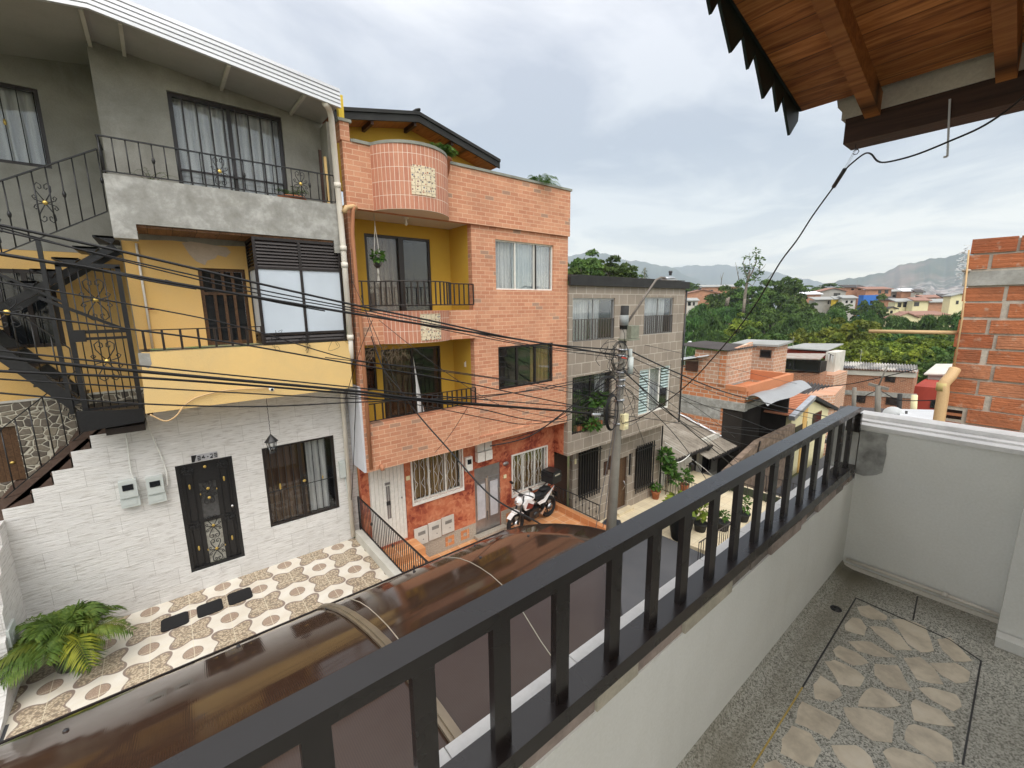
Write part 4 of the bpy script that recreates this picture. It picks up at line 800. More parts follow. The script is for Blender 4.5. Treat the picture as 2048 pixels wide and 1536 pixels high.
for (xa, za, lab) in ((-.66, -2.88, 'white wavy cable dropping from the balcony to the left meter box'), (-.29, -2.90, 'white wavy cable dropping from the balcony to the meter box nearest the door')):
    m = MB(); m.tube([(xa - .10 + .02, YW - .05, -1.58)] + [(xa - .08 + .035 * math.sin(t * 5 + xa * 9) + .10 * t, YW - .04, -1.58 + (za + 1.58) * t) for t in (.15, .3, .45, .6, .75, .88)] + [(xa + .03, YW - .06, za - .06), (xa - .02, YW - .07, za - .09)], .011, 6)
    tag(m.build('meter_cable', M['white_cable']), lab, 'cable')
ln = thing('hanging_lantern', 'small black lantern hanging on a chain below the yellow balcony', 'lantern', (1.31, 8.75, -1.56)); lx, lyy = 1.31, 8.75
m = MB()
for i in range(14): z_ = -1.56 - i * .052; m.tube([(lx + .006 * (i % 2), lyy, z_), (lx - .006 * (i % 2), lyy, z_ - .05)], .005, 5)
m.build('chain', M['iron'], ln)
m = MB(); m.lathe([(.004, .16), (.02, .13), (.035, .115), (.11, .02), (.118, .005), (.02, .0)], (lx, lyy, -2.42), 6); m.lathe([(.05, -.215), (.055, -.20), (.02, -.21)], (lx, lyy, -2.42), 6)
for k in range(6): a = k * math.pi / 3; m.tube([(lx + .085 * math.cos(a), lyy + .085 * math.sin(a), -2.42), (lx + .05 * math.cos(a), lyy + .05 * math.sin(a), -2.62)], .006, 4)
m.build('lantern_cage', M['iron'], ln); MB().lathe([(.04, -.19), (.072, -.01)], (lx, lyy, -2.42), 6).build('lantern_glass', M['glass'], ln)
for k, (px_, py_, lab) in enumerate([(350, 1243, 'square black rubber mat on the patterned terrace, left of the three'), (420, 1216, 'square black rubber mat on the patterned terrace, middle of the three'), (480, 1192, 'square black rubber mat on the patterned terrace, right of the three')]):
    c = P(px_, py_, Z=-5.12); m = MB(); hw, hh, rr = .185, .185, .06; pts = []
    for (sx, sy, a0) in ((1, 1, 0), (-1, 1, 90), (-1, -1, 180), (1, -1, 270)):
        for q in range(5): a = R(a0 + q * 22.5); pts.append((c.x + sx * (hw - rr) + rr * math.cos(a), c.y + sy * (hh - rr) + rr * math.sin(a)))
    m.xy(pts, -5.127, -5.112); tag(m.build('rubber_mat', M['black_rubber']), lab, 'mat', 'three black rubber mats on the terrace')

# ================================================================ orange brick house
oh = thing('orange_brick_house', 'three storey orange brick tiled house with rounded parapet and mustard balconies', 'house', (6, 9, -6.2))
YO = 8.5; YI = 8.57; YB = 9.54
def arc(xa, xb, sag, n=22, y=YO):
    h = (xb - xa) / 2; r = (h * h + sag * sag) / (2 * sag); cx, cy = (xa + xb) / 2, y - sag + r; a0 = math.asin(min(1, h / r))
    if sag > h: a0 = math.pi - a0
    return [(cx + r * math.sin(-a0 + 2 * a0 * i / n), cy - r * math.cos(-a0 + 2 * a0 * i / n)) for i in range(n + 1)]
def bulge(par, xa, xb, sag, z0, z1, name='rounded_parapet'):
    pts = arc(xa, xb, sag); n = len(pts); vs = []; fs = []
    for z in (z0, z1): vs += [(x, y, z) for x, y in pts]
    me = bpy.data.meshes.new(name); L = [0]
    for a, b in zip(pts, pts[1:]): L.append(L[-1] + math.dist(a, b))
    fs = [(i, i + 1, n + i + 1, n + i) for i in range(n - 1)]; fs += [tuple(range(n))[::-1], tuple(range(n, 2 * n)), (0, n, 2 * n - 1, n - 1)]
    me.from_pydata(vs, [], fs); uvl = me.uv_layers.new()
    for p in me.polygons:
        for li in p.loop_indices: vi = me.loops[li].vertex_index; uvl.data[li].uv = (L[vi % n], vs[vi][2] - z0)
    me.materials.append(M['upright_tile']); o = bpy.data.objects.new(name, me); COL.objects.link(o); o.parent = par; o.location = -par.location; return o
m = MB()
m.wall(2.95, 8.95, 1.86, 3.02, YO, YO + .16, [])
m.wall(3.02, 8.95, -.73, 1.86, YI, YI + .16, [(2.9, 5.76, -.07, 1.86), (6.45, 8.40, .41, 1.59)])
m.wall(3.02, 8.95, -3.38, -.73, YI, YI + .16, [(2.9, 5.76, -2.37, -.73), (6.48, 8.40, -2.10, -1.0)])
m.wall(3.02, 5.80, -.73, -.07, YO, YI, []); m.wall(3.02, 5.80, -3.38, -2.37, YO, YI, []); m.wall(5.80, 8.95, -3.38, -3.2, YO + .03, YI, [])
m.box(2.95, 3.02, YO, YI + .16, -3.38, 1.86); m.build('brick_front_wall', M['orange_brick'], oh)
m = MB(); m.box(2.92, 3.09, YO - .012, YO + .2, 3.02, 3.33); m.build('corner_pier', M['orange_brick'], oh)
m = MB(); m.box(2.89, 3.13, YO - .04, YO + .22, 3.33, 3.38); m.box(3.10, 3.14, YO - .02, YO + .18, 3.02, 3.07)
pts = [(3.14, YO - .03), (3.45, YO - .03)] + [(x, y - .03) for x, y in arc(3.47, 5.11, .60)] + [(5.14, YO - .03), (8.99, YO - .03), (8.99, YO + .19), (3.14, YO + .19)]
m.xy(pts, 3.02, 3.075); m.build('parapet_coping', M['dirty_white'] if False else painted('grey_green_coping', (.27, .28, .24), (.15, .15, .13), .7, 3, .5), oh)
m = MB(); m.box(2.935, 3.03, YO + .02, YO + .12, 3.381, 3.78); m.build('yellow_post', M['yellow_paint'], oh)
bulge(oh, 3.46, 5.12, .61, 1.86, 3.019); bulge(oh, 3.50, 5.06, .34, -.73, -.075, 'rounded_spandrel')
# tile pictures (plain abstract flower lattice) set in the rounded parapets
g = G('mosaic_tile_picture', .4, .4); v = g.uv(); d_ = g.vor(v, 19.0, rnd=.55); e = g.vor(v, 9.0, 'DISTANCE_TO_EDGE', rnd=.3); c = g.sep(g.vor(v, 19.0, out='Color', rnd=.55))[0]
a = g.mix(g.ramp(d_, [(.30, 0.0), (.36, 1.0)]), g.ramp(c, [(.2, (.10, .10, .10)), (.5, (.42, .12, .06)), (.8, (.16, .16, .20))]), (.70, .60, .42)); g.col(g.mix(g.ramp(e, [(.04, .7), (.08, 0.0)]), a, (.36, .26, .17))); M['mosaic'] = g.mat
def mosaic(xa, xb, sag, z0, z1, x0, x1):
    pts = [p for p in arc(xa, xb, sag, 60) if x0 <= p[0] <= x1]; m = MB(); n = len(pts); vs = [(x, y - .012, z) for z in (z0, z1) for x, y in pts] + [(x, y + .004, z) for z in (z0, z1) for x, y in pts]
    fs = []
    for i in range(n - 1): fs += [(i, i + 1, n + i + 1, n + i), (2 * n + i, 3 * n + i, 3 * n + i + 1, 2 * n + i + 1), (n + i, n + i + 1, 3 * n + i + 1, 3 * n + i), (i, 2 * n + i, 2 * n + i + 1, i + 1)]
    fs += [(0, n, 3 * n, 2 * n), (n - 1, 3 * n - 1, 4 * n - 1, 2 * n - 1)]
    m.add(vs, fs); m.build('tile_picture', M['mosaic'], oh)
mosaic(3.46, 5.12, .61, 2.13, 2.66, 3.98, 4.52); mosaic(3.50, 5.06, .34, -.68, -.13, 4.14, 4.70)
# balcony rooms
for (z0, z1, zc) in ((-.30, 1.93, 1.88), (-2.62, -.70, -.72)):
    m = MB(); dh = (3.63, 5.22, -.25, 1.60) if z0 > -1 else (3.84, 5.38, -2.6, -.95); hs = [dh] + ([] if z0 > -1 else [(3.06, 3.70, -1.86, -.88)])
    m.wall(3.0, 5.9, z0, z1, YB, YB + .12, hs); m.box(5.76, 5.90, YI + .162, YB - .001, z0, z1); m.box(2.96, 3.02, YI + .162, YB - .001, z0, z1); m.build('balcony_room_wall', M['mustard'], oh)
    m = MB(); sg = (3.46, 5.12, .60) if z0 > -1 else (3.50, 5.06, .33)
    pts = [(3.021, YO + .02), (sg[0], YO + .02)] + [(x, y + .015) for x, y in arc(*sg)] + [(sg[1], YO + .02), (5.758, YO + .02), (5.758, YB - .002), (3.021, YB - .002)]
    m.xy(pts, zc - .005 if z0 > -1 else -.715, zc + .10 if z0 > -1 else -.60); m.build('balcony_ceiling', M['soffit'], oh)
    m = MB(); m.box(3.02, 5.76, YI + .162, YB, z0 - .05, z0); m.build('balcony_floor', M['terracotta'], oh)
MB().lathe([(.07, 0), (.06, -.03), (.02, -.04), (.02, -.10), (.035, -.14), (.01, -.17)], (4.25, 8.75, 1.87), 12).build('ceiling_lamp', M['white_metal'], oh)
w = window(oh, 3.63, 5.22, -.25, 1.60, YB + .02, 2, .06, M['dark_alu'], M['curtain_tan'], cx=[(3.66, 4.42)], inner=.9)
m = MB(); m.box(4.40, 4.52, YB - .02, YB + .015, -.25, 1.56); m.build('sliding_leaf', M['dark_alu'], w)
window(oh, 3.84, 5.38, -2.6, -.95, YB + .02, 2, .05, M['dark_alu'], M['curtain_brown'], cx=[(3.86, 4.65)], inner=.9)
MB().add([P(826, 712, Y=9.30), P(835, 760, Y=9.2), P(849, 826, Y=9.1), P(833, 832, Y=9.1), P(832, 770, Y=9.2)], [(0, 1, 2, 3, 4)]).build('loose_curtain', M['curtain'], oh)
window(oh, 3.06, 3.70, -1.86, -.88, YB + .02, 1, .04, M['dark_alu'], None)
window(oh, 6.45, 8.40, .41, 1.59, YI + .05, 3, .035, M['white_metal'], M['curtain'], inner=.45, cx=[(6.45, 7.1), (7.78, 8.4)])
o_ = oh.children[-1]
MB().add([(x, YI + .20 + .02 * math.sin(i * 1.9), z) for i, x in enumerate([7.10 + .045 * q for q in range(16)]) for z in (.43, 1.57)], [(2 * i, 2 * i + 2, 2 * i + 3, 2 * i + 1) for i in range(15)], 0, True).build('curtain', M['curtain_blue'], o_)
MB().box(7.76, 7.80, YI + .03, YI + .10, .44, 1.56).build('dark_mullion', M['dark_alu'], o_)
window(oh, 6.48, 8.40, -2.10, -1.0, YI + .03, 3, .055, M['dark_alu'], M['curtain_gold'], cx=[(7.7, 8.36)], inner=.6)
# railings of the two balconies
mrail = M['brown_iron']
path = [(3.0, YO + .03), (3.40, YO + .03)] + [(x, y + .02) for x, y in arc(3.46, 5.12, .58, 9)] + [(5.2, YO + .03), (5.75, YO + .03)]
m = MB()
for z_ in (.52, .05): m.tube([(x, y, z_) for x, y in path], .014, 6)
ra = m.build('railing', mrail, oh); L = [0]
for a, b in zip(path, path[1:]): L.append(L[-1] + math.dist(a, b))
for i in range(26):
    t = L[-1] * i / 25
    k = max(q for q in range(len(L) - 1) if L[q] <= t + 1e-9); u = (t - L[k]) / (L[k + 1] - L[k]); x = path[k][0] * (1 - u) + path[k + 1][0] * u; y = path[k][1] * (1 - u) + path[k + 1][1] * u
    MB().box(x - .012, x + .012, y - .012, y + .012, .05, .52).build('baluster', mrail, ra)
ra = railing(oh, (3.05, YO + .04, -2.31), (3.9, YO + .04, -2.31), .36, 5, mrail, flat=.03); ra = railing(oh, (3.9, YO + .04, -2.31), (5.74, YO + .04, -2.31), .38, 14, mrail, flat=.026)
m = MB(); m.xy([(5.755, 8.95), (5.7595, 8.95), (5.7595, 8.99), (5.755, 8.99)], -1.45, -1.33); m.box(5.745, 5.759, 8.95, 9.02, -1.47, -1.36); m.build('light_switch', M['white_metal'], oh)
# flank towards the white house, pipe on it
m = MB(); m.box(2.905, 2.948, YO + .02, 9.24, -3.38, -1.56); m.build('white_flank_panel', M['white_side'], oh)
m = MB(); m.tube([(3.05, YO - .07, 1.86), (3.02, YO - .09, 1.80), (2.99, YO - .06, 1.4), (3.0, YO - .05, .55), (3.03, YO - .05, -.6), (3.02, YO - .05, -3.3)], .038, 10); m.build('rusty_downpipe', painted('brick_coloured_pipe', (.42, .19, .10), (.30, .13, .07), .5), oh)
m = MB(); m.tube([P(688, 425, Y=8.36), P(693, 415, Y=8.36), P(706, 413, Y=8.44), P(712, 416, Y=8.5)], .045, 8); m.build('pipe_elbow', M['pvc_beige'], oh)
m = MB(); m.tube([(3.25, YO + .03, -3.30), (3.25, YO - .07, -3.31), (3.25, YO - .08, -3.38)], .045, 10); m.build('drain_spout', M['orange_brick'] and painted('brick_painted_spout', (.45, .21, .12), (.3, .14, .08), .4), oh)
# penthouse
m = MB(); m.wall(3.1, 6.55, 2.4, 3.60, 9.5, 9.62, []); m.xz([(3.1, 3.6), (6.55, 3.6), (6.55, 3.72), (4.85, 4.15), (3.1, 3.92)], 9.5, 9.62); m.build('penthouse_wall', M['mustard'], oh)
m = MB(); yf = 8.95; pk = 4.76
def zp(x): return 4.08 - .20 * (pk - x) if x < pk else 4.08 - .248 * (x - pk)
for xa, xb in ((3.0, pk), (pk, 6.92)):
    m.slab([(xa, yf, zp(xa) - .20), (xb, yf, zp(xb) - .20), (xb, yf, zp(xb) - .07), (xa, yf, zp(xa) - .07)], (0, .04, 0)); m.slab([(xa, yf - .03, zp(xa) - .065), (xb, yf - .03, zp(xb) - .065), (xb, yf - .03, zp(xb)), (xa, yf - .03, zp(xa))], (0, .05, 0))
rf = m.build('penthouse_roof', M['dark_sheet'], oh)
m = MB()
for xa, xb in ((3.0, pk), (pk, 6.90)): m.slab([(xa, yf + .045, zp(xa) - .17), (xb, yf + .045, zp(xb) - .17), (xb, 11.0, zp(xb) - .17), (xa, 11.0, zp(xa) - .17)], (0, 0, .03)); m.slab([(xa, yf + .045, zp(xa) - .03), (xb, yf + .045, zp(xb) - .03), (xb, 11.0, zp(xb) - .03), (xa, 11.0, zp(xa) - .03)], (0, 0, .04))
m.build('roof_boards', M['rafter_wood'], rf)
for xx in (3.75, 4.7, 5.6): m = MB(); m.bar((xx, yf + .05, zp(xx) - .22), (xx, 9.5, zp(xx) - .22), .06, .09); m.build('purlin', M['dark_wood'], rf)
MB().ell((pk, yf + .2, 4.11), (.07, .3, .05), 8).build('ridge_cap', M['dark_sheet'], rf)
# ground floor
YG0 = 9.06
m = MB(); m.wall(2.98, 8.95, -6.22, -3.38, YG0, YG0 + .15, [(3.16, 4.02, -5.5, -3.45), (4.20, 5.60, -4.66, -3.49), (5.98, 6.84, -6.2, -4.25), (7.27, 8.61, -5.38, -4.18)]); m.build('ground_floor_wall', M['stencil'], oh)
m = MB(); m.box(3.0, 8.95, YI + .16, YG0 + .1, -3.42, -3.381); m.build('overhang_soffit', M['stencil'], oh)
m = MB()
for xa, xb in ((4.05, 5.975), (6.845, 8.94)): m.box(xa, xb, YG0 - .012, YG0 - .001, -6.22, -5.78 if xa < 5 else -5.74)
m.build('tiled_plinth', M['granite_base'], oh)
for xc in (5.15, 5.62, 7.15, 8.4):
    m = MB(); zc = -5.99
    m.wall(xc - .13, xc + .13, zc - .13, zc + .13, YG0 - .022, YG0 - .013, [(xc - .055, xc + .055, zc - .055, zc + .055)]); m.build('square_tile_ornament', M['terracotta_v'], oh)
m = MB(); m.wall(3.16, 4.02, -5.5, -3.45, YG0 + .03, YG0 + .07, [])
for i in range(9): xx = 3.20 + i * .092; m.box(xx, xx + .075, YG0 + .018, YG0 + .029, -5.46, -3.47)
gd = m.build('white_sheet_door', M['white_metal'], oh)
m = MB(); m.box(3.55, 3.585, YG0 + .008, YG0 + .017, -4.85, -4.05); m.box(3.60, 3.635, YG0 + .008, YG0 + .017, -4.85, -4.05); m.box(3.53, 3.655, YG0 + .008, YG0 + .017, -4.02, -3.96); m.box(3.54, 3.64, YG0 + .008, YG0 + .017, -4.52, -4.42); m.ell((3.92, YG0 + .0, -4.42), (.018, .02, .03), 8); m.build('door_inlay', M['steel'], gd)
def grille_window(x0, x1, z0, z1, nb, sl_):
    wd = window(oh, x0, x1, z0, z1, YG0 + .03, 3, .04, M['white_metal'], M['curtain_gold'], inner=.5)
    m = MB(); m.wall(x0 - .03, x1 + .03, z0 - .06, z1 + .03, YG0 - .04, YG0 - .004, [(x0 + .005, x1 - .005, z0 + .01, z1 - .005)]); m.build('outer_frame', M['white_metal'], wd)
    for i in range(nb): xx = x0 + (x1 - x0) * (i + .5) / nb; MB().tube([(xx, YG0 - .02, z0), (xx, YG0 - .02, z1)], .006, 5).build('bar', M['white_metal'], wd)
    nc = 4; wv = (x1 - x0) / nc
    for c_ in range(nc):
        m = MB()
        for sgn in (-1, 1):
            pts = []
            for q in range(33): t = q / 32; pts.append((x0 + wv * (c_ + .5) + sgn * (.12 + .30 * abs(math.sin(math.pi * t * 2.5 + (c_ % 2) * math.pi / 2))) * wv, YG0 - .03, z0 + (z1 - z0) * t))
            m.tube(pts, .005, 4)
        m.build('wavy_bar', M['white_metal'], wd)
grille_window(4.20, 5.60, -4.66, -3.49, 11, 0); grille_window(7.27, 8.61, -5.38, -4.18, 10, 0)
m = MB(); m.wall(5.98, 6.84, -6.2, -4.25, YG0 + .02, YG0 + .07, []); m.box(5.98, 6.84, YG0 + .008, YG0 + .02, -4.62, -4.60)
fd = m.build('grey_metal_door', M['steel'], oh)
for (xa, xb) in ((6.06, 6.33), (6.49, 6.76)):
    m = MB(); m.wall(xa - .03, xb + .03, -5.78, -4.70, YG0 + .006, YG0 + .0195, [(xa, xb, -5.75, -4.73)]); m.box(xa - .03, xb + .03, YG0 + .008, YG0 + .0195, -6.1, -6.07); m.build('door_moulding', M['steel'], fd)
    MB().box(xa + .002, xb - .002, YG0 + .012, YG0 + .018, -5.748, -4.732).build('door_panel_glass', plain('frosted_door_glass', (.47, .47, .49), .3, .4, 0, .1), fd)
m = MB(); m.box(6.395, 6.425, YG0 - .01, YG0 + .006, -5.85, -4.55); m.box(6.34, 6.40, YG0 - .004, YG0 + .007, -5.55, -4.6); m.box(6.79, 6.82, YG0 - .03, YG0 + .02, -5.15, -5.0); m.build('door_handle', M['curtain_tan'], fd)
m = MB(); m.box(5.9, 6.92, YG0 - .22, YG0 - .013, -6.218, -6.13); m.build('door_step', M['granite_base'], oh)
for i, xx in enumerate((4.16, 4.54, 4.92)):
    t = thing('meter_cabinet', ['left', 'middle', 'right'][i] + 'most low white utility cabinet with a slotted vent under the orange house window', 'utility cabinet', (xx + .17, YG0, -5.6), 'three low white utility cabinets'); t['label'] = ['low white utility cabinet nearest the white sheet door', 'low white utility cabinet, middle of the three under the grilled window', 'low white utility cabinet farthest right, beside the square tile ornament'][i]
    z0 = -5.78 + i * .02
    MB().box(xx, xx + .36, YG0 - .05, YG0 - .024, z0, z0 + .46).build('cabinet_door', M['dirty_white'], t)
    m = MB()
    for q in range(9): m.box(xx + .10 + q * .022, xx + .111 + q * .022, YG0 - .054, YG0 - .0505, z0 + .26, z0 + .35)
    m.box(xx + .22, xx + .24, YG0 - .056, YG0 - .0505, z0 + .12, z0 + .14); m.build('vent_slots', M['plastic_dark'], t)
t = thing('small_meter_box', 'single white meter box with round bottom between window and grey door', 'meter box', (5.78, YG0, -4.0))
m = MB(); m.box(5.68, 5.88, YG0 - .09, YG0 - .003, -4.22, -3.84); m.build('case', M['white_metal'], t); MB().box(5.72, 5.84, YG0 - .10, YG0 - .091, -4.03, -3.90).build('dial_window', M['dark_glass'], t)
t = thing('double_meter_box', 'pair of dirty grey meter boxes tucked under the orange overhang above the grey door', 'meter box', (6.25, YG0, -3.8))
for xx in (6.02, 6.27): MB().box(xx, xx + .22, YG0 - .12, YG0 - .003, -3.76, -3.50).build('upper_case', M['dirty_white'], t); MB().box(xx, xx + .22, YG0 - .14, YG0 - .003, -4.04, -3.78).build('lower_case', M['white_metal'], t)
t = thing('oval_number_sign', 'small dark oval sign beside the grey metal door', 'sign', (7.04, YG0, -4.35)); MB().lathe([(.002, 0), (1, .002), (1, .014), (.98, .018)], (0, 0, 0), 16).build('plaque', M['steel'], t, True); o_ = t.children[0]; o_.rotation_euler = (R(90), 0, 0); o_.scale = (.10, .06, 1)
for (xx, zc, lab) in ((4.09, -3.98, 'small cream number tile between the white door and the grilled window'), (7.0, -4.72, 'small cream switch plate right of the grey metal door')): tag(MB().box(xx - .045, xx + .05, YG0 - .02, YG0 - .003, zc - .05, zc + .05).build('wall_plate', M['cream']), lab, 'wall plate')
# porch with steps and kerb
m = MB(); m.box(4.18, 8.80, 6.9, YG0 - .001, -6.6, -6.222)
for i in range(4): m.box(3.0, 4.178, YG0 - .30 - .27 * (i + 1) if i else YG0 - .57, YG0 - .002 - .27 * i if i else YG0 - .002, -6.6, -5.55 - i * .17)
m.build('porch', M['terracotta'], oh)
m = MB(); m.box(8.80, 8.96, 6.9, YG0 - .002, -6.9, -6.05); m.build('porch_kerb', M['terracotta_v'], oh)
railing(oh, (8.92, 9.0, -5.98), (8.92, 7.2, -5.98), .46, 14, r=.008, orn=(1, 3, 5, 7, 9, 11, 13))
# terrace boundary kerb with railing (belongs to the terrace)
tb = thing('terrace_fence', 'black iron railing on a white kerb dividing the patterned terrace from the orange steps', 'railing', (2.9, 7, -5.1))
m = MB(); m.box(2.81, 2.97, 4.9, YW - .07, -6.3, -4.93); m.build('kerb', M['dirty_white'], tb)
railing(tb, (2.93, 9.15, -4.86), (2.93, 5.0, -4.86), .72, 46, r=.0085, orn=(8, 20, 30))
m = MB(); m.bar((2.93, 9.16, -4.93), (2.93, 9.16, -4.13), .03, .03); m.build('post', M['iron'], tb)

# ================================================================ grey stone tiled house
gh = thing('grey_tiled_house', 'two storey overhang house faced in grey brown stone tiles with dark roof edge', 'house', (12, 9, -7.6))
m = MB(); m.wall(8.953, 15.1, -4.44, .57, YO, YO + .16, [(9.10, 11.0, -1.03, .21), (12.57, 14.34, -1.0, .24), (9.13, 10.98, -3.84, -2.07), (12.46, 14.4, -3.80, -2.18)]); m.build('upper_tile_wall', M['grey_tile'], gh)
m = MB(); m.box(8.953, 9.1, YO + .162, 9.5, -4.44, -3.40); m.build('flank_wall', M['stencil'], gh)
m = MB(); m.box(8.96, 15.1, YO + .162, 9.4, -4.44, -4.40); m.build('overhang_soffit', M['grey_soffit'], gh)
m = MB(); m.box(14.95, 15.1, YO + .162, 12, -4.39, .56); m.box(14.96, 15.1, 9.21, 12, -7.9, -4.44); m.build('east_wall', M['grey_paint'], gh)
m = MB(); m.slab([(8.90, YO - .10, .56), (15.2, YO - .10, .56), (15.2, YO - .10, .80), (9.3, YO - .10, .86), (8.90, YO - .10, .80)], (0, .09, 0)); rf = m.build('roof_edge', M['dark_sheet'], gh)
m = MB(); m.slab([(8.96, YO - .02, .78), (15.2, YO - .02, .76), (15.2, 13, 1.02), (8.96, 13, 1.06)], (0, 0, .05))
for i in range(34): x = 9.0 + i * .18; m.bar((x, YO - .04, .845 - .004 * (x - 9) / 2), (x, 12.9, 1.11), .05, .03)
m.build('roof_sheet', M['fibre_dark'], rf)
for (x0, x1, z0, z1, cx) in ((9.10, 11.0, -1.03, .21, [(9.12, 9.95), (10.05, 10.45)]), (12.57, 14.34, -1.0, .24, [(12.9, 14.1)])):
    w = window(gh, x0, x1, z0, z1, YO + .04, 2, .04, M['alu'], M['curtain'], cx=cx, inner=.5)
    ra = railing(gh, (x0 + .02, YO + .015, z0 + .03), (x1 - .02, YO + .015, z0 + .03), .60, 15, M['alu'] if False else plain('grey_brown_rail', (.10, .085, .075), .5), flat=.022)
w = window(gh, 9.13, 10.98, -3.84, -2.07, YO + .10, 2, .04, M['brown_iron'], M['curtain'], cx=[(10.4, 10.9)], inner=.6)
for i in range(17): xx = 9.20 + i * .107; MB().tube([(xx, YO + .02, -3.82), (xx, YO + .02, -2.09)], .008, 4).build('bar', M['iron'], w)
w = window(gh, 12.46, 14.4, -3.80, -2.18, YO + .04, 3, .05, M['white_metal'], M['curtain'], cx=[(13.0, 13.9)], inner=.5)
for (xa, xb, zb) in ((12.50, 13.05, -3.76), (13.85, 14.35, -3.0)):
    m = MB(); z = zb
    while z < -2.26: m.slab([(xa, YO + .03, z), (xb, YO + .03, z), (xb, YO + .10, z + .07), (xa, YO + .10, z + .07)], (0, .003, .004)); z += .105
    m.build('glass_louvre', plain('greenish_glass_slat', (.40, .50, .48), .12, .6, 0, .15), w)
m = MB(); m.wall(9.95, 15.1, -7.9, -4.44, 9.2, 9.35, [(12.35, 12.97, -7.55, -5.55), (13.02, 13.25, -6.4, -5.5)]); m.build('ground_floor_wall', M['grey_tile'], gh)
m = MB(); m.box(9.0, 9.95, 9.5, 9.6, -7.9, -4.44); m.box(8.97, 9.0, YG0 + .15, 9.5, -7.9, -4.4); m.build('dark_entry', M['interior'], gh)
m = MB(); m.box(9.15, 9.9, 9.4, 9.45, -7.0, -4.7); m.build('entry_door', M['dark_wood'], gh)
m = MB(); m.box(12.35, 12.97, 9.28, 9.32, -7.55, -5.55); dr = m.build('front_door', M['door_wood'], gh); MB().tube([(12.75, 9.24, -6.85), (12.85, 9.2, -6.7), (12.78, 9.22, -6.5)], .012, 5).build('door_handle', M['chrome'], dr)
MB().box(13.02, 13.25, 9.28, 9.30, -6.4, -5.5).build('narrow_pane', M['dark_glass'], gh)
MB().box(12.2, 13.1, 8.95, 9.19, -7.66, -7.56).build('door_step', M['beige_tile'], gh)
for (x0, x1, z0, z1) in ((10.2, 11.2, -6.35, -4.75), (13.4, 14.5, -7.05, -5.35)):
    m = MB(); m.box(x0 + .03, x1 - .03, 9.13, 9.198, z0 + .05, z1 - .03); w = m.build('window', M['interior'], gh)
    for i in range(9): xx = x0 + (x1 - x0) * i / 8; MB().bar((xx, 9.09, z0 - .12), (xx, 9.09, z1 + .10), .035, .035).build('bar', M['iron'], w)
    m = MB(); m.bar((x0 - .08, 9.07, z0 + .05), (x1 + .08, 9.07, z0 + .05), .03, .03); m.bar((x0 - .08, 9.07, z1 - .1), (x1 + .08, 9.07, z1 - .1), .03, .03); m.build('cross_bar', M['iron'], w)
m = MB(); m.box(11.55, 11.75, 9.17, 9.198, -5.95, -5.45); m.box(11.80, 12.0, 9.17, 9.198, -5.80, -5.30); m.build('wall_ornament', M['dark_wood'], gh)
MB().box(10.02, 10.10, 9.17, 9.198, -5.15, -4.98).build('bell_plate', M['cream'], gh)
m = MB(); m.tube([(15.13, 8.47, .5), (15.13, 8.47, -4.5), (15.13, 9.15, -4.6), (15.13, 9.15, -7.6)], .035, 6); m.build('downpipe', M['iron'], gh)

# potted plants (built once, copied)
def leaf_blob(m, c, r, n, s, rs, drop=.2, mm=0):
    for _ in range(n):
        a = rs.uniform(0, 6.283); b = math.acos(rs.uniform(-.5, 1)); q = rs.uniform(.35, 1)
        p = Vector((c[0] + r[0] * q * math.sin(b) * math.cos(a), c[1] + r[1] * q * math.sin(b) * math.sin(a), c[2] + r[2] * q * math.cos(b)))
        d = (p - Vector(c)).normalized() + Vector((rs.uniform(-.5, .5), rs.uniform(-.5, .5), rs.uniform(-.4, .4) - drop)); d.normalize(); sd_ = d.cross(Vector((rs.uniform(-1, 1), rs.uniform(-1, 1), 1))).normalized()
        L = s * rs.uniform(.7, 1.3); W = L * .38; k = len(m.v); nz = sd_.cross(d) * (L * .12)
        m.add([p, p + d * L * .45 + sd_ * W - nz, p + d * L - nz * 2.2, p + d * L * .45 - sd_ * W - nz], [(0, 1, 2, 3)], mm)
def potted(name, label, loc, kind='leafy', pot=(.16, .11, .26), pm=None, lm=None, h=.6, r=.3, n=140, s=.13, seed=1, group=None):
    t = thing(name, label, 'potted plant', loc, group); rs = random.Random(seed); m = MB(); a, b, c = pot
    m.lathe([(b, 0), (a, c * .86), (a * 1.12, c * .87), (a * 1.12, c), (a * .95, c), (a * .9, c * .9)], (0, 0, 0), 14); m.build('pot', pm or M['terracotta_pot'], t, True)
    m = MB(); leaf_blob(m, (0, 0, c + h * .5), (r, r, h * .55), n, s, rs); m.build('foliage', lm or M['leaf_near'], t, True)
    m = MB()
    for k in range(5): q = rs.uniform(0, 6.28); m.tube([(0, 0, c * .8), (.4 * r * math.cos(q), .4 * r * math.sin(q), c + h * .6)], .008, 4)
    m.build('stem', M['dry'], t, True); return t
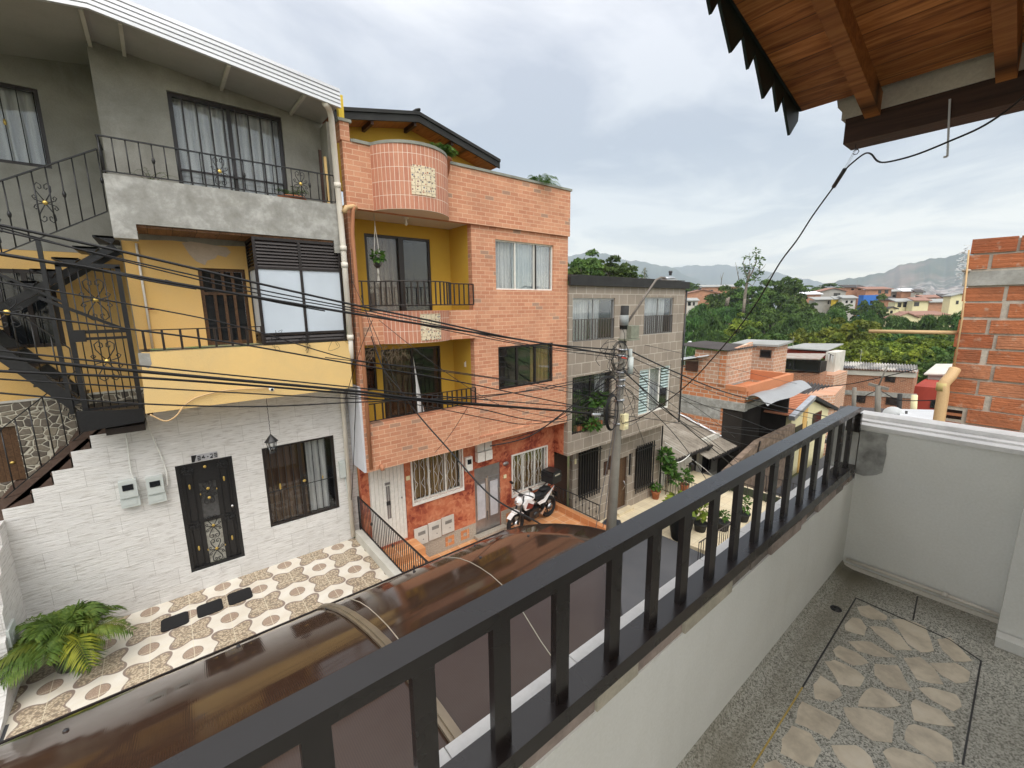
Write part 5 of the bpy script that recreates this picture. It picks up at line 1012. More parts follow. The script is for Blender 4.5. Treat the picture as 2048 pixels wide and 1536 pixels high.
def frond(m, base, az, L, rise, droop, nl, ll, rs, mm=0):
    """one pinnate palm leaf: arched midrib with paired drooping leaflets"""
    base = Vector(base); d = Vector((math.cos(az), math.sin(az), 0)); sd_ = Vector((-math.sin(az), math.cos(az), 0)); pts = []
    for i in range(11):
        t = i / 10; pts.append(base + d * (L * (t * math.cos(rise) + .25 * t * t)) + Vector((0, 0, L * (t * math.sin(rise) - droop * t * t * t))))
    m.tube(pts, L * .010, 4, mm, L * .002)
    for i in range(nl):
        t = .18 + .82 * i / nl; k = min(9, int(t * 10)); u = t * 10 - k; p = pts[k].lerp(pts[k + 1], u); tg = (pts[k + 1] - pts[k]).normalized()
        for s_ in (-1, 1):
            ln_ = ll * (math.sin(math.pi * (.12 + .86 * t)) ** .6) * rs.uniform(.85, 1.15); dd = (sd_ * s_ + tg * .75 + Vector((0, 0, .15 + rs.uniform(-.15, .15)))).normalized(); w_ = tg.cross(Vector((0, 0, 1))).cross(dd).normalized() * (ll * .045)
            e = p + dd * ln_ + Vector((0, 0, -ln_ * .45)); mid = p + dd * ln_ * .55 + Vector((0, 0, -ln_ * .10)); tw = tg * (ll * .055)
            m.add([p, mid + tw, e, mid - tw], [(0, 1, 2, 3)], mm)
def palm(name, label, loc, n, L, ll, seed, pot=None, cat='palm plant', up=(.7, 1.35), lm=None, nl=22):
    t = thing(name, label, cat, loc); rs = random.Random(seed); m = MB(); 
    for i in range(n): frond(m, (rs.uniform(-.05, .05), rs.uniform(-.05, .05), 0), 6.283 * i * .618 + rs.uniform(-.2, .2), L * rs.uniform(.7, 1.1), rs.uniform(*up), rs.uniform(.45, .95) if n > 30 else rs.uniform(.35, .75), nl, ll, rs, 1 if (n > 30 and i % 6 == 0) else 0)
    m.build('foliage', [lm or M['leaf_palm'], M['leaf_lime']], t, True)
    m = MB(); m.lathe([(.16, -.42), (.22, -.05), (.24, -.04), (.24, 0), (.20, 0)], (0, 0, 0), 14) if pot else m.tube([(0, 0, -.4), (0, 0, .05)], .05, 6)
    m.build('pot' if pot else 'stem', pot or M['dry'], t, True); return t
c = P(135, 1385, Z=-5.12)
palm('areca_palm', 'bushy areca palm with yellow green fronds on the patterned terrace', (-1.62, 8.3, -4.66), 46, .80, .30, 4, M['plastic_dark'], up=(.55, 1.5), nl=28)
c = P(880, 300, Y=8.6); palm('roof_palm', 'bright green palm tuft behind the rounded parapet of the orange house', (5.08, 8.64, 3.14), 18, .50, .24, 5, M['terracotta_pot'], lm=M['leaf_near'], up=(.5, 1.4), nl=16)
palm('roof_palm', 'low drooping palm by the far right end of the orange parapet', (8.05, 8.72, 3.06), 14, .52, .22, 9, M['terracotta_pot'], lm=M['leaf_near'], up=(.35, 1.3), nl=16)
palm('balcony_grass', 'spiky grass plant behind the railing of the grey upper balcony', (.10, 8.85, 1.88), 9, .42, .05, 3, M['terracotta_pot'], lm=M['leaf_near'], nl=5)
palm('balcony_fern', 'dark fern plant at the right side of the grey balcony window', (2.12, 8.95, 2.0), 9, .36, .12, 13, M['terracotta_pot'], lm=M['leaf_near'], nl=9)
# hanging planter in the upper mustard balcony
hp = thing('hanging_planter', 'macrame hanging planter with a dark pot and tassel in the upper mustard balcony', 'hanging plant', (3.62, 8.75, 1.86)); hx, hy = 3.555, 8.72
m = MB()
for k in range(4): a = k * 1.57 + .4; m.tube([(hx, hy, 1.86), (hx, hy, 1.62), (hx + .085 * math.cos(a), hy + .085 * math.sin(a), .99), (hx + .07 * math.cos(a), hy + .07 * math.sin(a), .86), (hx, hy, .78)], .007, 4)
m.tube([(hx, hy, .78), (hx, hy, .66)], [.018, .024], 6); 
for k in range(9): a = k * .7; m.tube([(hx, hy, .70), (hx + .03 * math.cos(a), hy + .03 * math.sin(a), .50)], .006, 4)
m.build('cord', M['dirty_white'], hp); MB().lathe([(.03, .80), (.075, .85), (.085, .98), (.08, 1.0)], (hx, hy, 0), 12).build('pot', M['plastic_dark'], hp)
m = MB(); leaf_blob(m, (hx, hy, 1.02), (.12, .12, .12), 90, .09, random.Random(2)); m.build('foliage', M['leaf_near'], hp)
# plants in and around the grey house
t = thing('window_plant', 'yellow green leafy plants growing through the barred window of the grey house', 'plant', (10.1, 8.45, -3.6)); m = MB(); rs = random.Random(4)
leaf_blob(m, (10.25, 8.46, -2.95), (.36, .18, .30), 170, .17, rs); leaf_blob(m, (10.0, 8.48, -3.65), (.36, .16, .20), 90, .16, rs); leaf_blob(m, (9.6, 8.75, -3.1), (.3, .12, .6), 130, .16, rs); m.build('foliage', M['leaf_near'], t)
m = MB(); m.box(9.5, 10.7, 8.62, 8.78, -3.84, -3.66); m.build('trough', M['terracotta_pot'], t)
potted('potted_plant', 'small green plant in a terracotta pot on the beige path by the grey house wall', (14.55, 8.95, -7.66), pot=(.17, .12, .34), h=.30, r=.18, n=90, s=.12, seed=3)
t = thing('climbing_plant', 'leafy green climber hanging at the corner downpipe of the grey house', 'plant', (15.0, 8.9, -6.4)); m = MB(); rs = random.Random(12)
leaf_blob(m, (15.0, 8.85, -5.95), (.22, .2, .32), 110, .20, rs); leaf_blob(m, (15.15, 8.75, -6.45), (.26, .2, .36), 130, .20, rs); leaf_blob(m, (15.35, 8.6, -7.0), (.16, .16, .3), 50, .18, rs); m.build('foliage', M['leaf_near'], t); MB().tube([(15.2, 8.9, -7.66), (15.2, 8.85, -6.8), (15.05, 8.8, -5.9)], .02, 5).build('stem', M['dry'], t)
potted('potted_shrub', 'pale green shrub in a pot before the barred window of the low white house', (16.1, 8.6, -7.66), pot=(.18, .13, .3), h=.6, r=.28, n=100, s=.17, seed=6)
c = P(1360, 1076, Z=-7.66); t = potted('big_planter', 'large dark square planter with a broad leaved plant at the end of the asphalt', (c.x, c.y, -7.66), pot=(.42, .28, .95), pm=M['dark_sheet'], lm=M['leaf_lime'], h=.5, r=.42, n=110, s=.26, seed=8)
for (px_, py_, s_, lab) in ((1400, 1060, .9, 'yellow green broad leaved plant standing on the beige path by the black railing'), (1445, 1058, .45, 'dark round pot with a small plant on the beige path behind the railing bars'), (1485, 1040, .7, 'thin leaved shrub growing beside the dark green fence')):
    c = P(px_, py_, Z=-7.64); potted('path_plant', lab, (c.x, c.y, -7.66), pot=(.22, .17, .30), pm=M['dark_sheet'], lm=M['leaf_lime'] if s_ > .8 else M['leaf_near'], h=.9 * s_, r=.32 * s_, n=110, s=.2 * s_, seed=int(px_))

# ================================================================ motorcycle on the porch
mt = thing('motorcycle', 'white and black motorcycle with a black top box parked on the orange porch', 'motorcycle', (7.62, 8.58, -6.22)); mt.rotation_euler = (0, 0, R(187)); mt.scale = (1.08, 1.08, 1.08)
def wheel(x, par):
    m = MB(); pts = [(x + .245 * math.cos(a), 0, .30 + .245 * math.sin(a)) for a in [k * math.pi / 12 for k in range(25)]]; m.tube(pts, .055, 8, cap=False); wh = m.build('wheel', M['black_rubber'], par, True)
    m = MB(); m.tube([(x + .195 * math.cos(a), 0, .30 + .195 * math.sin(a)) for a in [k * math.pi / 12 for k in range(25)]], .016, 6, cap=False)
    for k in range(5): a = k * 1.2566; m.bar((x, 0, .30), (x + .19 * math.cos(a), 0, .30 + .19 * math.sin(a)), .03, .022)
    m.lathe([(.045, -.06), (.045, .06)], (x, 0, .30), 10, 0, 'y'); m.build('rim', M['bike_black'], wh, True); MB().lathe([(.11, .062), (.11, .066)], (x, 0, .30), 16, 0, 'y').build('brake_disc', M['chrome'], wh, True)
wheel(.66, mt); wheel(-.66, mt)
m = MB()
for s_ in (-1, 1): m.tube([(.66, .085 * s_, .30), (.45, .085 * s_, .90)], .024, 8); m.tube([(.45, .085 * s_, .90), (.42, .085 * s_, 1.0)], .018, 6)
m.build('fork', M['bike_black'], mt, True)
m = MB(); pts = [(.66 + .32 * math.cos(a), 0, .30 + .32 * math.sin(a)) for a in [R(q) for q in (40, 60, 80, 100, 120, 140)]]
for a, b in zip(pts, pts[1:]): m.bar(a, b, .13, .02)
m.bar((.60, 0, .63), (.74, 0, .62), .15, .05); m.build('front_fender', M['bike_white'], mt, True)
m = MB(); m.ell((.20, 0, .84), (.26, .15, .13), 14); m.slab([(.44, -.16, .62), (.50, -.13, .80), (.36, -.15, .90), (.08, -.14, .74), (.20, -.15, .60)], (0, .05, 0)); m.slab([(.44, .11, .62), (.50, .10, .80), (.36, .10, .90), (.08, .10, .74), (.20, .10, .60)], (0, .05, 0)); m.build('fuel_tank', M['bike_white'], mt, True)
m = MB(); m.slab([(.42, -.165, .66), (.33, -.165, .80), (.12, -.165, .68), (.22, -.165, .60)], (0, .33, 0)); m.build('red_panel', M['bike_red'], mt, True)
m = MB(); m.ell((.53, 0, .86), (.10, .11, .12), 12); m.xz([(.50, .98), (.62, .86), (.60, .78), (.48, .80)], -.07, .07); fr_ = m.build('headlight_cowl', M['bike_white'], mt, True)
MB().ell((.605, 0, .85), (.04, .075, .06), 12).build('headlight', M['chrome'], fr_, True)
m = MB(); m.slab([(.02, -.12, .80), (-.25, -.13, .78), (-.60, -.12, .92), (-.62, -.10, .87), (-.28, -.12, .70), (.0, -.11, .72)], (0, .24, 0)); m.ell((-.18, 0, .80), (.24, .13, .06), 10); m.ell((-.48, 0, .885), (.20, .12, .05), 10); m.build('seat', M['black_rubber'], mt, True)
m = MB()
for s_ in (-1, 1): m.slab([(-.05, .125 * s_, .66), (-.32, .13 * s_, .68), (-.78, .10 * s_, .90), (-.70, .10 * s_, .82), (-.36, .13 * s_, .58), (-.12, .12 * s_, .58)], (0, .02 * s_, 0))
m.build('tail_panel', M['bike_white'], mt, True)
m = MB(); m.box(-.12, .26, -.13, .13, .24, .50); m.lathe([(.09, -.15), (.09, .15)], (.02, 0, .34), 12, 0, 'y'); m.box(.10, .30, -.08, .08, .46, .62)
for q in range(5): m.box(.08, .32, -.10, .10, .46 + q * .032, .474 + q * .032)
m.bar((-.1, 0, .5), (-.55, 0, .75), .05, .04); m.bar((.42, 0, .86), (-.05, 0, .45), .05, .05); m.bar((-.66, .09, .30), (-.10, .09, .36), .03, .05); m.bar((-.66, -.09, .30), (-.10, -.09, .36), .03, .05); m.bar((-.45, 0, .42), (-.4, 0, .7), .06, .06); m.build('engine_and_frame', M['bike_black'], mt, True)
m = MB(); m.tube([(.28, -.13, .40), (.20, -.16, .24), (-.1, -.17, .22)], .022, 8); m.tube([(-.1, -.17, .24), (-.55, -.18, .38)], .045, 10); m.build('exhaust', M['bike_black'], mt, True)
m = MB(); m.slab([(-.12, -.19, .34), (-.30, -.19, .46), (-.34, -.19, .42), (-.2, -.19, .28)], (0, .01, 0)); m.slab([(-.12, .17, .34), (-.30, .17, .46), (-.34, .17, .42), (-.2, .17, .28)], (0, .01, 0)); m.build('foot_guard', M['chrome'], mt, True)
m = MB(); m.tube([(.36, -.36, 1.02), (.42, -.24, 1.05), (.43, 0, 1.02), (.42, .24, 1.05), (.36, .36, 1.02)], .013, 6); m.tube([(.37, -.36, 1.02), (.40, -.25, 1.045)], .020, 8); m.tube([(.37, .36, 1.02), (.40, .25, 1.045)], .020, 8); m.lathe([(.055, 0), (.06, .03), (.03, .05)], (.47, .03, 1.0), 12); m.build('handlebar', M['bike_black'], mt, True)
for s_ in (-1, 1): m = MB(); m.tube([(.42, .25 * s_, 1.04), (.45, .31 * s_, 1.22)], .006, 5); m.ell((.45, .33 * s_, 1.25), (.02, .075, .045), 10); m.build('mirror', M['bike_black'], mt, True)
m = MB(); m.box(-.98, -.60, -.20, .20, 1.0, 1.30); m.box(-1.0, -.585, -.21, .21, 1.14, 1.17); m.box(-.96, -.63, -.185, .185, 1.30, 1.33); m.bar((-.5, -.08, .90), (-.9, -.1, .99), .02, .02); m.bar((-.5, .08, .90), (-.9, .1, .99), .02, .02); tb_ = m.build('top_box', M['bike_black'], mt, True)
MB().box(-.90, -.68, -.215, -.20, 1.21, 1.26).build('reflector', M['chrome'], tb_, True); MB().box(-.90, -.68, .20, .215, 1.21, 1.26).build('reflector', M['chrome'], tb_, True)
m = MB(); m.bar((-.70, 0, .84), (-.92, 0, .60), .10, .02); m.box(-.95, -.93, -.08, .08, .52, .66); m.build('number_plate_holder', M['bike_black'], mt, True)
# covered motorcycle by the pole
c = P(1215, 1045, Z=-6.9); cv = thing('covered_motorcycle', 'motorcycle under a dark blue grey tarpaulin beside the concrete pole', 'covered motorcycle', (9.75, 7.6, -7.55))
m = MB(); rs = random.Random(21); NU, NV = 30, 18; vs = []
prof_ = [(-1.0, .55), (-.8, .82), (-.45, .95), (-.1, .98), (.25, 1.05), (.5, 1.22), (.65, 1.18), (.9, .72), (1.05, .45)]
for i in range(NU + 1):
    t = -1 + 2.05 * i / NU; k = max(q for q in range(len(prof_) - 1) if prof_[q][0] <= t + 1e-9); u = (t - prof_[k][0]) / (prof_[k + 1][0] - prof_[k][0]); u = u * u * (3 - 2 * u); top_ = prof_[k][1] * (1 - u) + prof_[k + 1][1] * u
    wd = .16 + .20 * math.exp(-((t - .5) / .25) ** 2) + .06
    for j_ in range(NV + 1):
        a = -1 + 2 * j_ / NV; fold = .03 * math.sin(i * 1.3 + j_ * .9) + .02 * math.sin(i * .7 - j_ * 2.1)
        y = math.copysign(min(1, abs(a) * 2.2) ** .8, a) * wd * (1 + .25 * max(0, abs(a) - .4)) + fold * abs(a); z = top_ * (1 - max(0, abs(a) - .32) / .68 * .80) + fold * .4
        vs.append((t, y, z))
m.add(vs, [(i * (NV + 1) + j_, (i + 1) * (NV + 1) + j_, (i + 1) * (NV + 1) + j_ + 1, i * (NV + 1) + j_ + 1) for i in range(NU) for j_ in range(NV)], 0, True); m.build('tarpaulin', M['tarp'], cv, True)
for x in (-.65, .68): MB().tube([(x + .25 * math.cos(a), 0, .30 + .25 * math.sin(a)) for a in [k * math.pi / 8 for k in range(17)]], .05, 8, cap=False).build('wheel', M['black_rubber'], cv, True)
cv.rotation_euler = (0, 0, R(200))

# ================================================================ utility pole
up = thing('utility_pole', 'weathered concrete utility pole carrying cables and a street lamp arm', 'utility pole', (8.4, 6.3, -7.2))
a_, b_ = P(1222, 1060, Y=6.3), P(1250, 613, Y=6.3); d_ = (b_ - a_); base = a_ - d_ * (1.7 / d_.z)
m = MB(); m.tube([base, base.lerp(b_, .5), b_], [.145, .112, .08], 14); m.build('shaft', M['pole'], up)
m = MB(); q_ = base.lerp(b_, .928); m.tube([q_, b_ + Vector((0, 0, .02))], .096, 12); m.build('tarred_top', M['dark_sheet'], up)
pp = lambda py: base.lerp(b_, (P(1235, py, Y=6.3).z - base.z) / (b_.z - base.z))
q = pp(665); m = MB(); m.box(q.x + .02, q.x + .34, 6.10, 6.34, q.z - .14, q.z + .15); m.box(q.x - .13, q.x + .30, 6.05, 6.36, q.z - .19, q.z - .15); m.build('splice_box', plain('greenish_cable_box', (.20, .21, .16), .6, .3, 0, .2, 9), up)
q = pp(641); MB().tube([q - Vector((0, 0, .12)), q + Vector((0, 0, .12))], .105, 12).build('label_band', plain('dull_grey_band', (.26, .28, .28), .6), up)
m = MB(); e0, e1 = P(1253, 648, Y=6.28), P(1312, 560, Y=6.1); m.tube([e0, e1, P(1322, 555, Y=6.1), P(1330, 556, Y=6.1)], .028, 8); m.build('lamp_arm', M['galv'] if False else plain('weathered_steel_arm', (.17, .15, .13), .6, .4, .3, .2), up)
m = MB(); c = P(1334, 556, Y=6.1); m.ell((c.x + .12, 6.1, c.z), (.24, .10, .04), 12); m.box(c.x - .12, c.x + .36, 6.02, 6.18, c.z - .05, c.z - .02); h = m.build('lamp_head', M['galv'], up); c = P(1341, 545, Y=6.1); MB().lathe([(.035, -.07), (.035, -.02), (.045, -.01), (.045, .04)], (c.x, 6.1, c.z), 10).build('photocell', M['plastic_dark'], h)
m = MB()
for py in (700, 712, 745, 760, 772, 800, 846): q = pp(py); m.lathe([(.125, -.02), (.125, .02)], (q.x, q.y, q.z), 12)
m.build('steel_band', M['galv'], up)
m = MB(); q = pp(725); m.box(q.x - .42, q.x + .02, 6.2, 6.26, q.z - .02, q.z + .02); m.box(q.x - .40, q.x - .36, 6.2, 6.26, q.z - .30, q.z); m.box(q.x - .40, q.x, 6.2, 6.26, q.z - .32, q.z - .28); m.build('bracket', M['pole'], up)
q = pp(745); m = MB(); m.tube([q + Vector((.20, -.1, .55)), q + Vector((.21, -.1, .3))], .05, 10); m.tube([q + Vector((.20, -.12, -.05)), q + Vector((.20, -.12, .35))], .07, 12); m.build('splice_closure', M['plastic_grey'], up)
q = pp(842); m = MB(); m.box(q.x - .05, q.x + .13, 6.08, 6.2, q.z - .18, q.z + .20); m.box(q.x - .02, q.x + .10, 6.06, 6.079, q.z - .02, q.z + .05); m.box(q.x - .02, q.x + .10, 6.06, 6.079, q.z - .13, q.z - .07); m.build('junction_box', M['cream'], up)
def cable(px, Y=6.3, r=.012, m=None, lab='', sagseed=0, group='black cables strung along the street', name='cable', depth=None, n=6):
    """a cable through the points the photo shows, lying in the plane y=Y, or at given depths"""
    pts = []
    for i, p in enumerate(px):
        if depth: t = i / (len(px) - 1); iv = (1 - t) / depth[0] + t / depth[1]; pts.append(P(p[0], p[1], D=1 / iv))
        else: yy = Y if not isinstance(Y, tuple) else Y[0] + (Y[1] - Y[0]) * i / (len(px) - 1); pts.append(P(p[0], p[1], Y=yy))
    out = []                                    # Catmull-Rom smoothing
    for i in range(len(pts) - 1):
        p0, p1, p2, p3 = pts[max(i - 1, 0)], pts[i], pts[i + 1], pts[min(i + 2, len(pts) - 1)]
        for k in range(n): t = k / n; out.append(.5 * ((2 * p1) + (p2 - p0) * t + (2 * p0 - 5 * p1 + 4 * p2 - p3) * t * t + (3 * p1 - p0 - 3 * p2 + p3) * t ** 3))
    out.append(pts[-1]); o = MB().tube(out, r, 5).build(name, m or M['cable']); tag(o, lab, 'cable', group); return o
LC = 'black cable strung along the street past the house balconies'
L1 = 'thick black cable of the upper bundle crossing the ochre bay and meeting the pole'; L2 = 'thick twisted black cable just under the upper bundle, across the ochre wall'
cable([(-60, 438), (0, 450), (239, 502), (513, 566), (700, 608), (855, 640), (1075, 685), (1238, 700)], 6.3, .015, lab=L1)
cable([(-60, 497), (0, 508), (239, 547), (393, 574), (700, 626), (943, 664), (1090, 687), (1238, 712)], 6.32, .018, lab=L2)
cable([(-60, 449), (0, 461), (239, 517), (513, 578), (700, 615), (900, 655), (1075, 692), (1238, 708)], 6.27, .009, lab='thin black cable following under the upper bundle to the pole', group='thin cables of the upper bundle')
cable([(-60, 441), (0, 455), (239, 520), (513, 586), (700, 620), (930, 668), (1090, 697), (1238, 716)], 6.34, .008, lab='thin black cable following under the upper bundle to the pole', group='thin cables of the upper bundle')
cable([(110, 524), (180, 535), (239, 549), (300, 562), (393, 578)], 6.3, .010, lab='short twisted strand wound on the ochre bay cable', group='short strands wound on the cables')
cable([(330, 560), (400, 578), (470, 588), (560, 606), (650, 622)], 6.33, .009, lab='short twisted strand wound on the ochre bay cable', group='short strands wound on the cables')
cable([(-60, 553), (0, 564), (239, 605), (478, 653), (700, 718), (860, 737), (1000, 757), (1238, 790)], 6.25, .008, lab='single thin cable sloping across the ochre wall below the lattice door', group='thin single cables')
cable([(-60, 617), (0, 624), (273, 660), (478, 688), (700, 727), (900, 760), (1080, 797), (1238, 830)], 6.3, .011, lab='black cable crossing in front of the pale ochre parapet top')
cable([(-60, 706), (0, 714), (273, 742), (700, 781), (855, 799), (1130, 822), (1238, 834)], 6.3, .020, lab='thickest black cable of the lower bundle across the pale ochre parapet')
cable([(-60, 735), (0, 742), (342, 759), (700, 787), (900, 806), (1140, 824), (1238, 838)], 6.33, .015, lab='second thick black cable of the lower bundle, just below the thickest')
cable([(-60, 693), (0, 701), (342, 738), (700, 774), (855, 790), (1130, 812), (1238, 822)], 6.26, .010, lab='thin cable running above the lower bundle', group='thin single cables')
cable([(-60, 780), (0, 786), (273, 807), (513, 813), (700, 805), (943, 793), (1100, 776), (1238, 748)], 6.3, .010, lab='slack black cable sagging over the white stone wall top and rising to the pole')
cable([(-60, 750), (0, 758), (342, 778), (700, 797), (900, 800), (1060, 780), (1238, 742)], 6.35, .009, lab='thin slack cable rising to the pole above the slack black one', group='thin single cables')
cable([(650, 715), (760, 728), (900, 745), (1060, 769), (1238, 805)], 6.4, .007, lab='thin single cable over the lower mustard balcony', group='thin single cables')
cable([(700, 788), (850, 803), (960, 818), (1050, 838), (1130, 842), (1200, 812), (1238, 770)], 6.3, .010, lab='slack loop of cable below the lower bundle by the pole', group='slack loops beside the pole')
cable([(700, 792), (850, 812), (980, 838), (1060, 848), (1140, 828), (1238, 760)], 6.36, .008, lab='slack loop of cable below the lower bundle by the pole', group='slack loops beside the pole')
cable([(980, 892), (1060, 872), (1140, 815), (1200, 772), (1240, 745)], (8.3, 6.3), .016, lab='twisted black service cable rising from the orange overhang to the pole', group=None or 'service cables')
cable([(1005, 882), (1080, 858), (1150, 812), (1240, 752)], (8.4, 6.32), .010, lab='thin service cable from the double meter box to the pole', group='service cables')
cable([(735, 650), (764, 732), (800, 780), (835, 828), (900, 902), (981, 991), (1072, 1043), (1100, 1062)], r=.012, lab='dark cable slanting down past the barred window towards our canopy', depth=(9.4, 5.2), group='service cables')
cable([(703, 560), (740, 640), (790, 760), (816, 800)], (8.4, 7.2), .006, lab='thin house feed wire dropping over the lower mustard balcony', group='thin house feed wires')
cable([(745, 640), (720, 700), (690, 800)], (7.2, 8.6), .006, lab='thin house feed wire dropping over the lower mustard balcony', group='thin house feed wires')
cable([(722, 590), (760, 720), (784, 775)], (8.3, 7.2), .006, lab='thin house feed wire dropping over the lower mustard balcony', group='thin house feed wires')
cable([(758, 640), (820, 690), (900, 750), (1000, 810), (1130, 840)], (8.2, 6.6), .006, lab='thin house feed wire dropping over the lower mustard balcony', group='thin house feed wires')
cable([(935, 815), (900, 870), (870, 905)], (6.6, 8.4), .005, lab='thin house feed wire dropping over the lower mustard balcony', group='thin house feed wires')
cable([(712, 780), (708, 900), (703, 1000)], (8.6, 9.1), .008, lab='black cable running down beside the white downpipe', group='service cables')
cable([(700, 500), (706, 620), (712, 760), (709, 860)], (8.42, 8.6), .008, lab='black cable clipped down the corner of the orange house', group='service cables')
LR = 'black cable leading from the pole down the lower street'
for k, (pts, r_, zz) in enumerate([([(1240, 692), (1343, 741), (1443, 782), (1520, 803), (1600, 822), (1720, 846)], .020, 6.3), ([(1240, 704), (1330, 744), (1443, 790), (1540, 818), (1640, 840)], .010, 6.35), ([(1246, 742), (1354, 838), (1420, 893), (1481, 945)], .016, 6.0),
    ([(1246, 738), (1315, 809), (1367, 845), (1420, 879), (1475, 925)], .010, 6.1), ([(1248, 740), (1330, 778), (1420, 815), (1500, 844), (1570, 872)], .010, 6.3), ([(1244, 770), (1320, 838), (1370, 895), (1412, 958)], .010, 5.9), ([(1244, 735), (1300, 760), (1400, 820), (1470, 875)], .007, 6.2),
    ([(1240, 700), (1280, 750), (1320, 790), (1400, 850)], .008, 6.25), ([(1246, 790), (1340, 820), (1440, 852), (1560, 868)], .007, 6.4), ([(1240, 830), (1330, 842), (1440, 862), (1570, 880)], .009, 6.35), ([(1290, 690), (1400, 716), (1500, 746), (1620, 771), (1700, 768)], .007, 7.6), ([(1246, 760), (1370, 850), (1450, 905), (1530, 945)], .008, 6.15), ([(1300, 800), (1400, 845), (1500, 856), (1590, 862)], .007, 6.5), ([(1370, 838), (1460, 880), (1560, 905)], .007, 6.3)]):
    cable(pts, zz, r_, lab=LR if k else 'thick black cable leading from the pole across the unfinished brick house', group='cables from the pole down the street' if k else None or 'main cables')
cable([(1250, 779), (1262, 810), (1275, 850), (1291, 893)], (6.3, 9.1), .008, lab='cable dropping from the pole to the iron barred window of the grey house', group='service cables')
for k, (pts) in enumerate([[(1240, 745), (1225, 870), (1205, 980), (1192, 1055)], [(1242, 760), (1230, 870), (1216, 980), (1206, 1055)]]): cable(pts, 6.12, .009, M['cable_grey'], lab='grey guy wire coming down beside the concrete pole', group='two grey guy wires beside the pole')
cable([(1330, 885), (1400, 930), (1450, 975)], 7.5, .009, M['white_cable'], lab='pale wire over the corrugated roof of the low white house', group='pale wires over the low house')
# the line from our eave hook down to the pole
ec = thing('eave_service_line', 'black service line hung from the eave hook with its tension clamp, running to the pole', 'cable', (3.16, .85, .8))
def line3(px, d0, d1, n=8):
    pts = []
    for i, p in enumerate(px): t = i / (len(px) - 1); pts.append(P(p[0], p[1], D=1 / ((1 - t) / d0 + t / d1)))
    return pts
hk = Vector((3.16, .80, .828)); dclamp = hk.length * .985
cl0, cl1 = P(1690, 338, D=dclamp), P(1667, 374, D=dclamp * 1.02)
MB().tube([cl0, cl1], .011, 8).build('tension_clamp', M['plastic_dark'], ec)
m = MB(); h2 = P(1710, 298, D=dclamp); m.tube([h2, cl0 + Vector((-.003, .003, 0))], .0011, 4); m.tube([h2 + Vector((.004, -.006, 0)), cl0 + Vector((.004, -.004, 0))], .0011, 4); m.build('bail_wire', M['galv'], ec)
seg = [(1667, 374), (1625, 432), (1594, 480), (1557, 530), (1515, 603), (1470, 665), (1425, 717), (1391, 754), (1350, 790), (1310, 818), (1275, 838), (1241, 848)]
pts = []; Dn, Df = dclamp * 1.02, P(1241, 848, Y=6.25).length
L = [0]
for a, b in zip(seg, seg[1:]): L.append(L[-1] + math.dist(a, b))
for p, l in zip(seg, L): t = l / L[-1]; pts.append(P(p[0], p[1], D=1 / ((1 - t) / Dn + t / Df)))
def smooth(pts, n=6):
    out = []
    for i in range(len(pts) - 1):
        p0, p1, p2, p3 = pts[max(i - 1, 0)], pts[i], pts[i + 1], pts[min(i + 2, len(pts) - 1)]
        for k in range(n): t = k / n; out.append(.5 * ((2 * p1) + (p2 - p0) * t + (2 * p0 - 5 * p1 + 4 * p2 - p3) * t * t + (3 * p1 - p0 - 3 * p2 + p3) * t ** 3))
    return out + [pts[-1]]
pts = smooth(pts); m = MB(); m.tube(pts, [.0046 + .0060 * i / (len(pts) - 1) for i in range(len(pts))], 6); m.build('line', M['cable'], ec)
seg2 = [(1690, 340), (1702, 328), (1728, 308), (1742, 308), (1755, 322), (1775, 324), (1830, 310), (1900, 282), (1970, 250), (2040, 200), (2075, 160)]; m = MB(); m.tube(smooth([P(x, y, D=dclamp * (1.0 - .02 * i)) for i, (x, y) in enumerate(seg2)]), .0042, 6); m.build('house_feed', M['cable'], ec)
# loops and tangles round the pole head
rs = random.Random(31)
for k in range(15):
    q = pp(rs.uniform(690, 850)); cx_, cz_ = q.x + rs.uniform(-.75, .35), q.z + rs.uniform(-.1, .1); w_, h_ = rs.uniform(.12, .5), rs.uniform(.12, .38); m = MB(); ph = rs.uniform(0, 6.28); a0 = rs.uniform(2.5, 6.28)
    pts = [(cx_ + w_ * math.cos(ph + a0 * i / 16) + .015 * math.sin(i), 6.14 + .02 * k / 10 + rs.uniform(-.01, .01), cz_ + h_ * math.sin(ph + a0 * i / 16)) for i in range(17)]
    m.tube(smooth([Vector(p) for p in pts], 3), rs.uniform(.005, .008), 5); tag(m.build('cable_loop', M['cable']), 'loop of slack black cable in the tangle around the pole', 'cable', 'tangled cable loops at the pole')
for k, (px_, py_, w_, h_, r_, lab) in enumerate([(1222, 825, .20, .40, .022, 'large coil of thick black cable hung on the left of the pole'), (1212, 772, .34, .20, .016, 'blue black coil hung before the barred window left of the pole'), (1238, 712, .28, .32, .013, 'coil wound around the pole under the green box')]):
    c = P(px_, py_, Y=6.15); m = MB()
    for j_ in range(3): m.tube([(c.x + (w_ + .02 * j_) * math.cos(a), 6.1 + .015 * j_, c.z + (h_ + .015 * j_) * math.sin(a)) for a in [k_ * math.pi / 12 for k_ in range(25)]], r_ * .6, 6, cap=False)
    tag(m.build('cable_coil', M['cable']), lab, 'cable coil')
c = P(1249, 716, Y=6.15); tag(MB().tube([(c.x - .12, 6.15, c.z + .02), (c.x - .02, 6.12, c.z), (c.x + .1, 6.15, c.z - .03)], .014, 5).build('red_tie', plain('red_plastic', (.6, .06, .04), .5)), 'short red and white plastic strip tied on the pole among the cables', 'tie')
cable([(1185, 829), (1200, 829)], 6.2, .035, M['galv'], lab='short silvery splice sleeve on the cables left of the pole', group='splices')
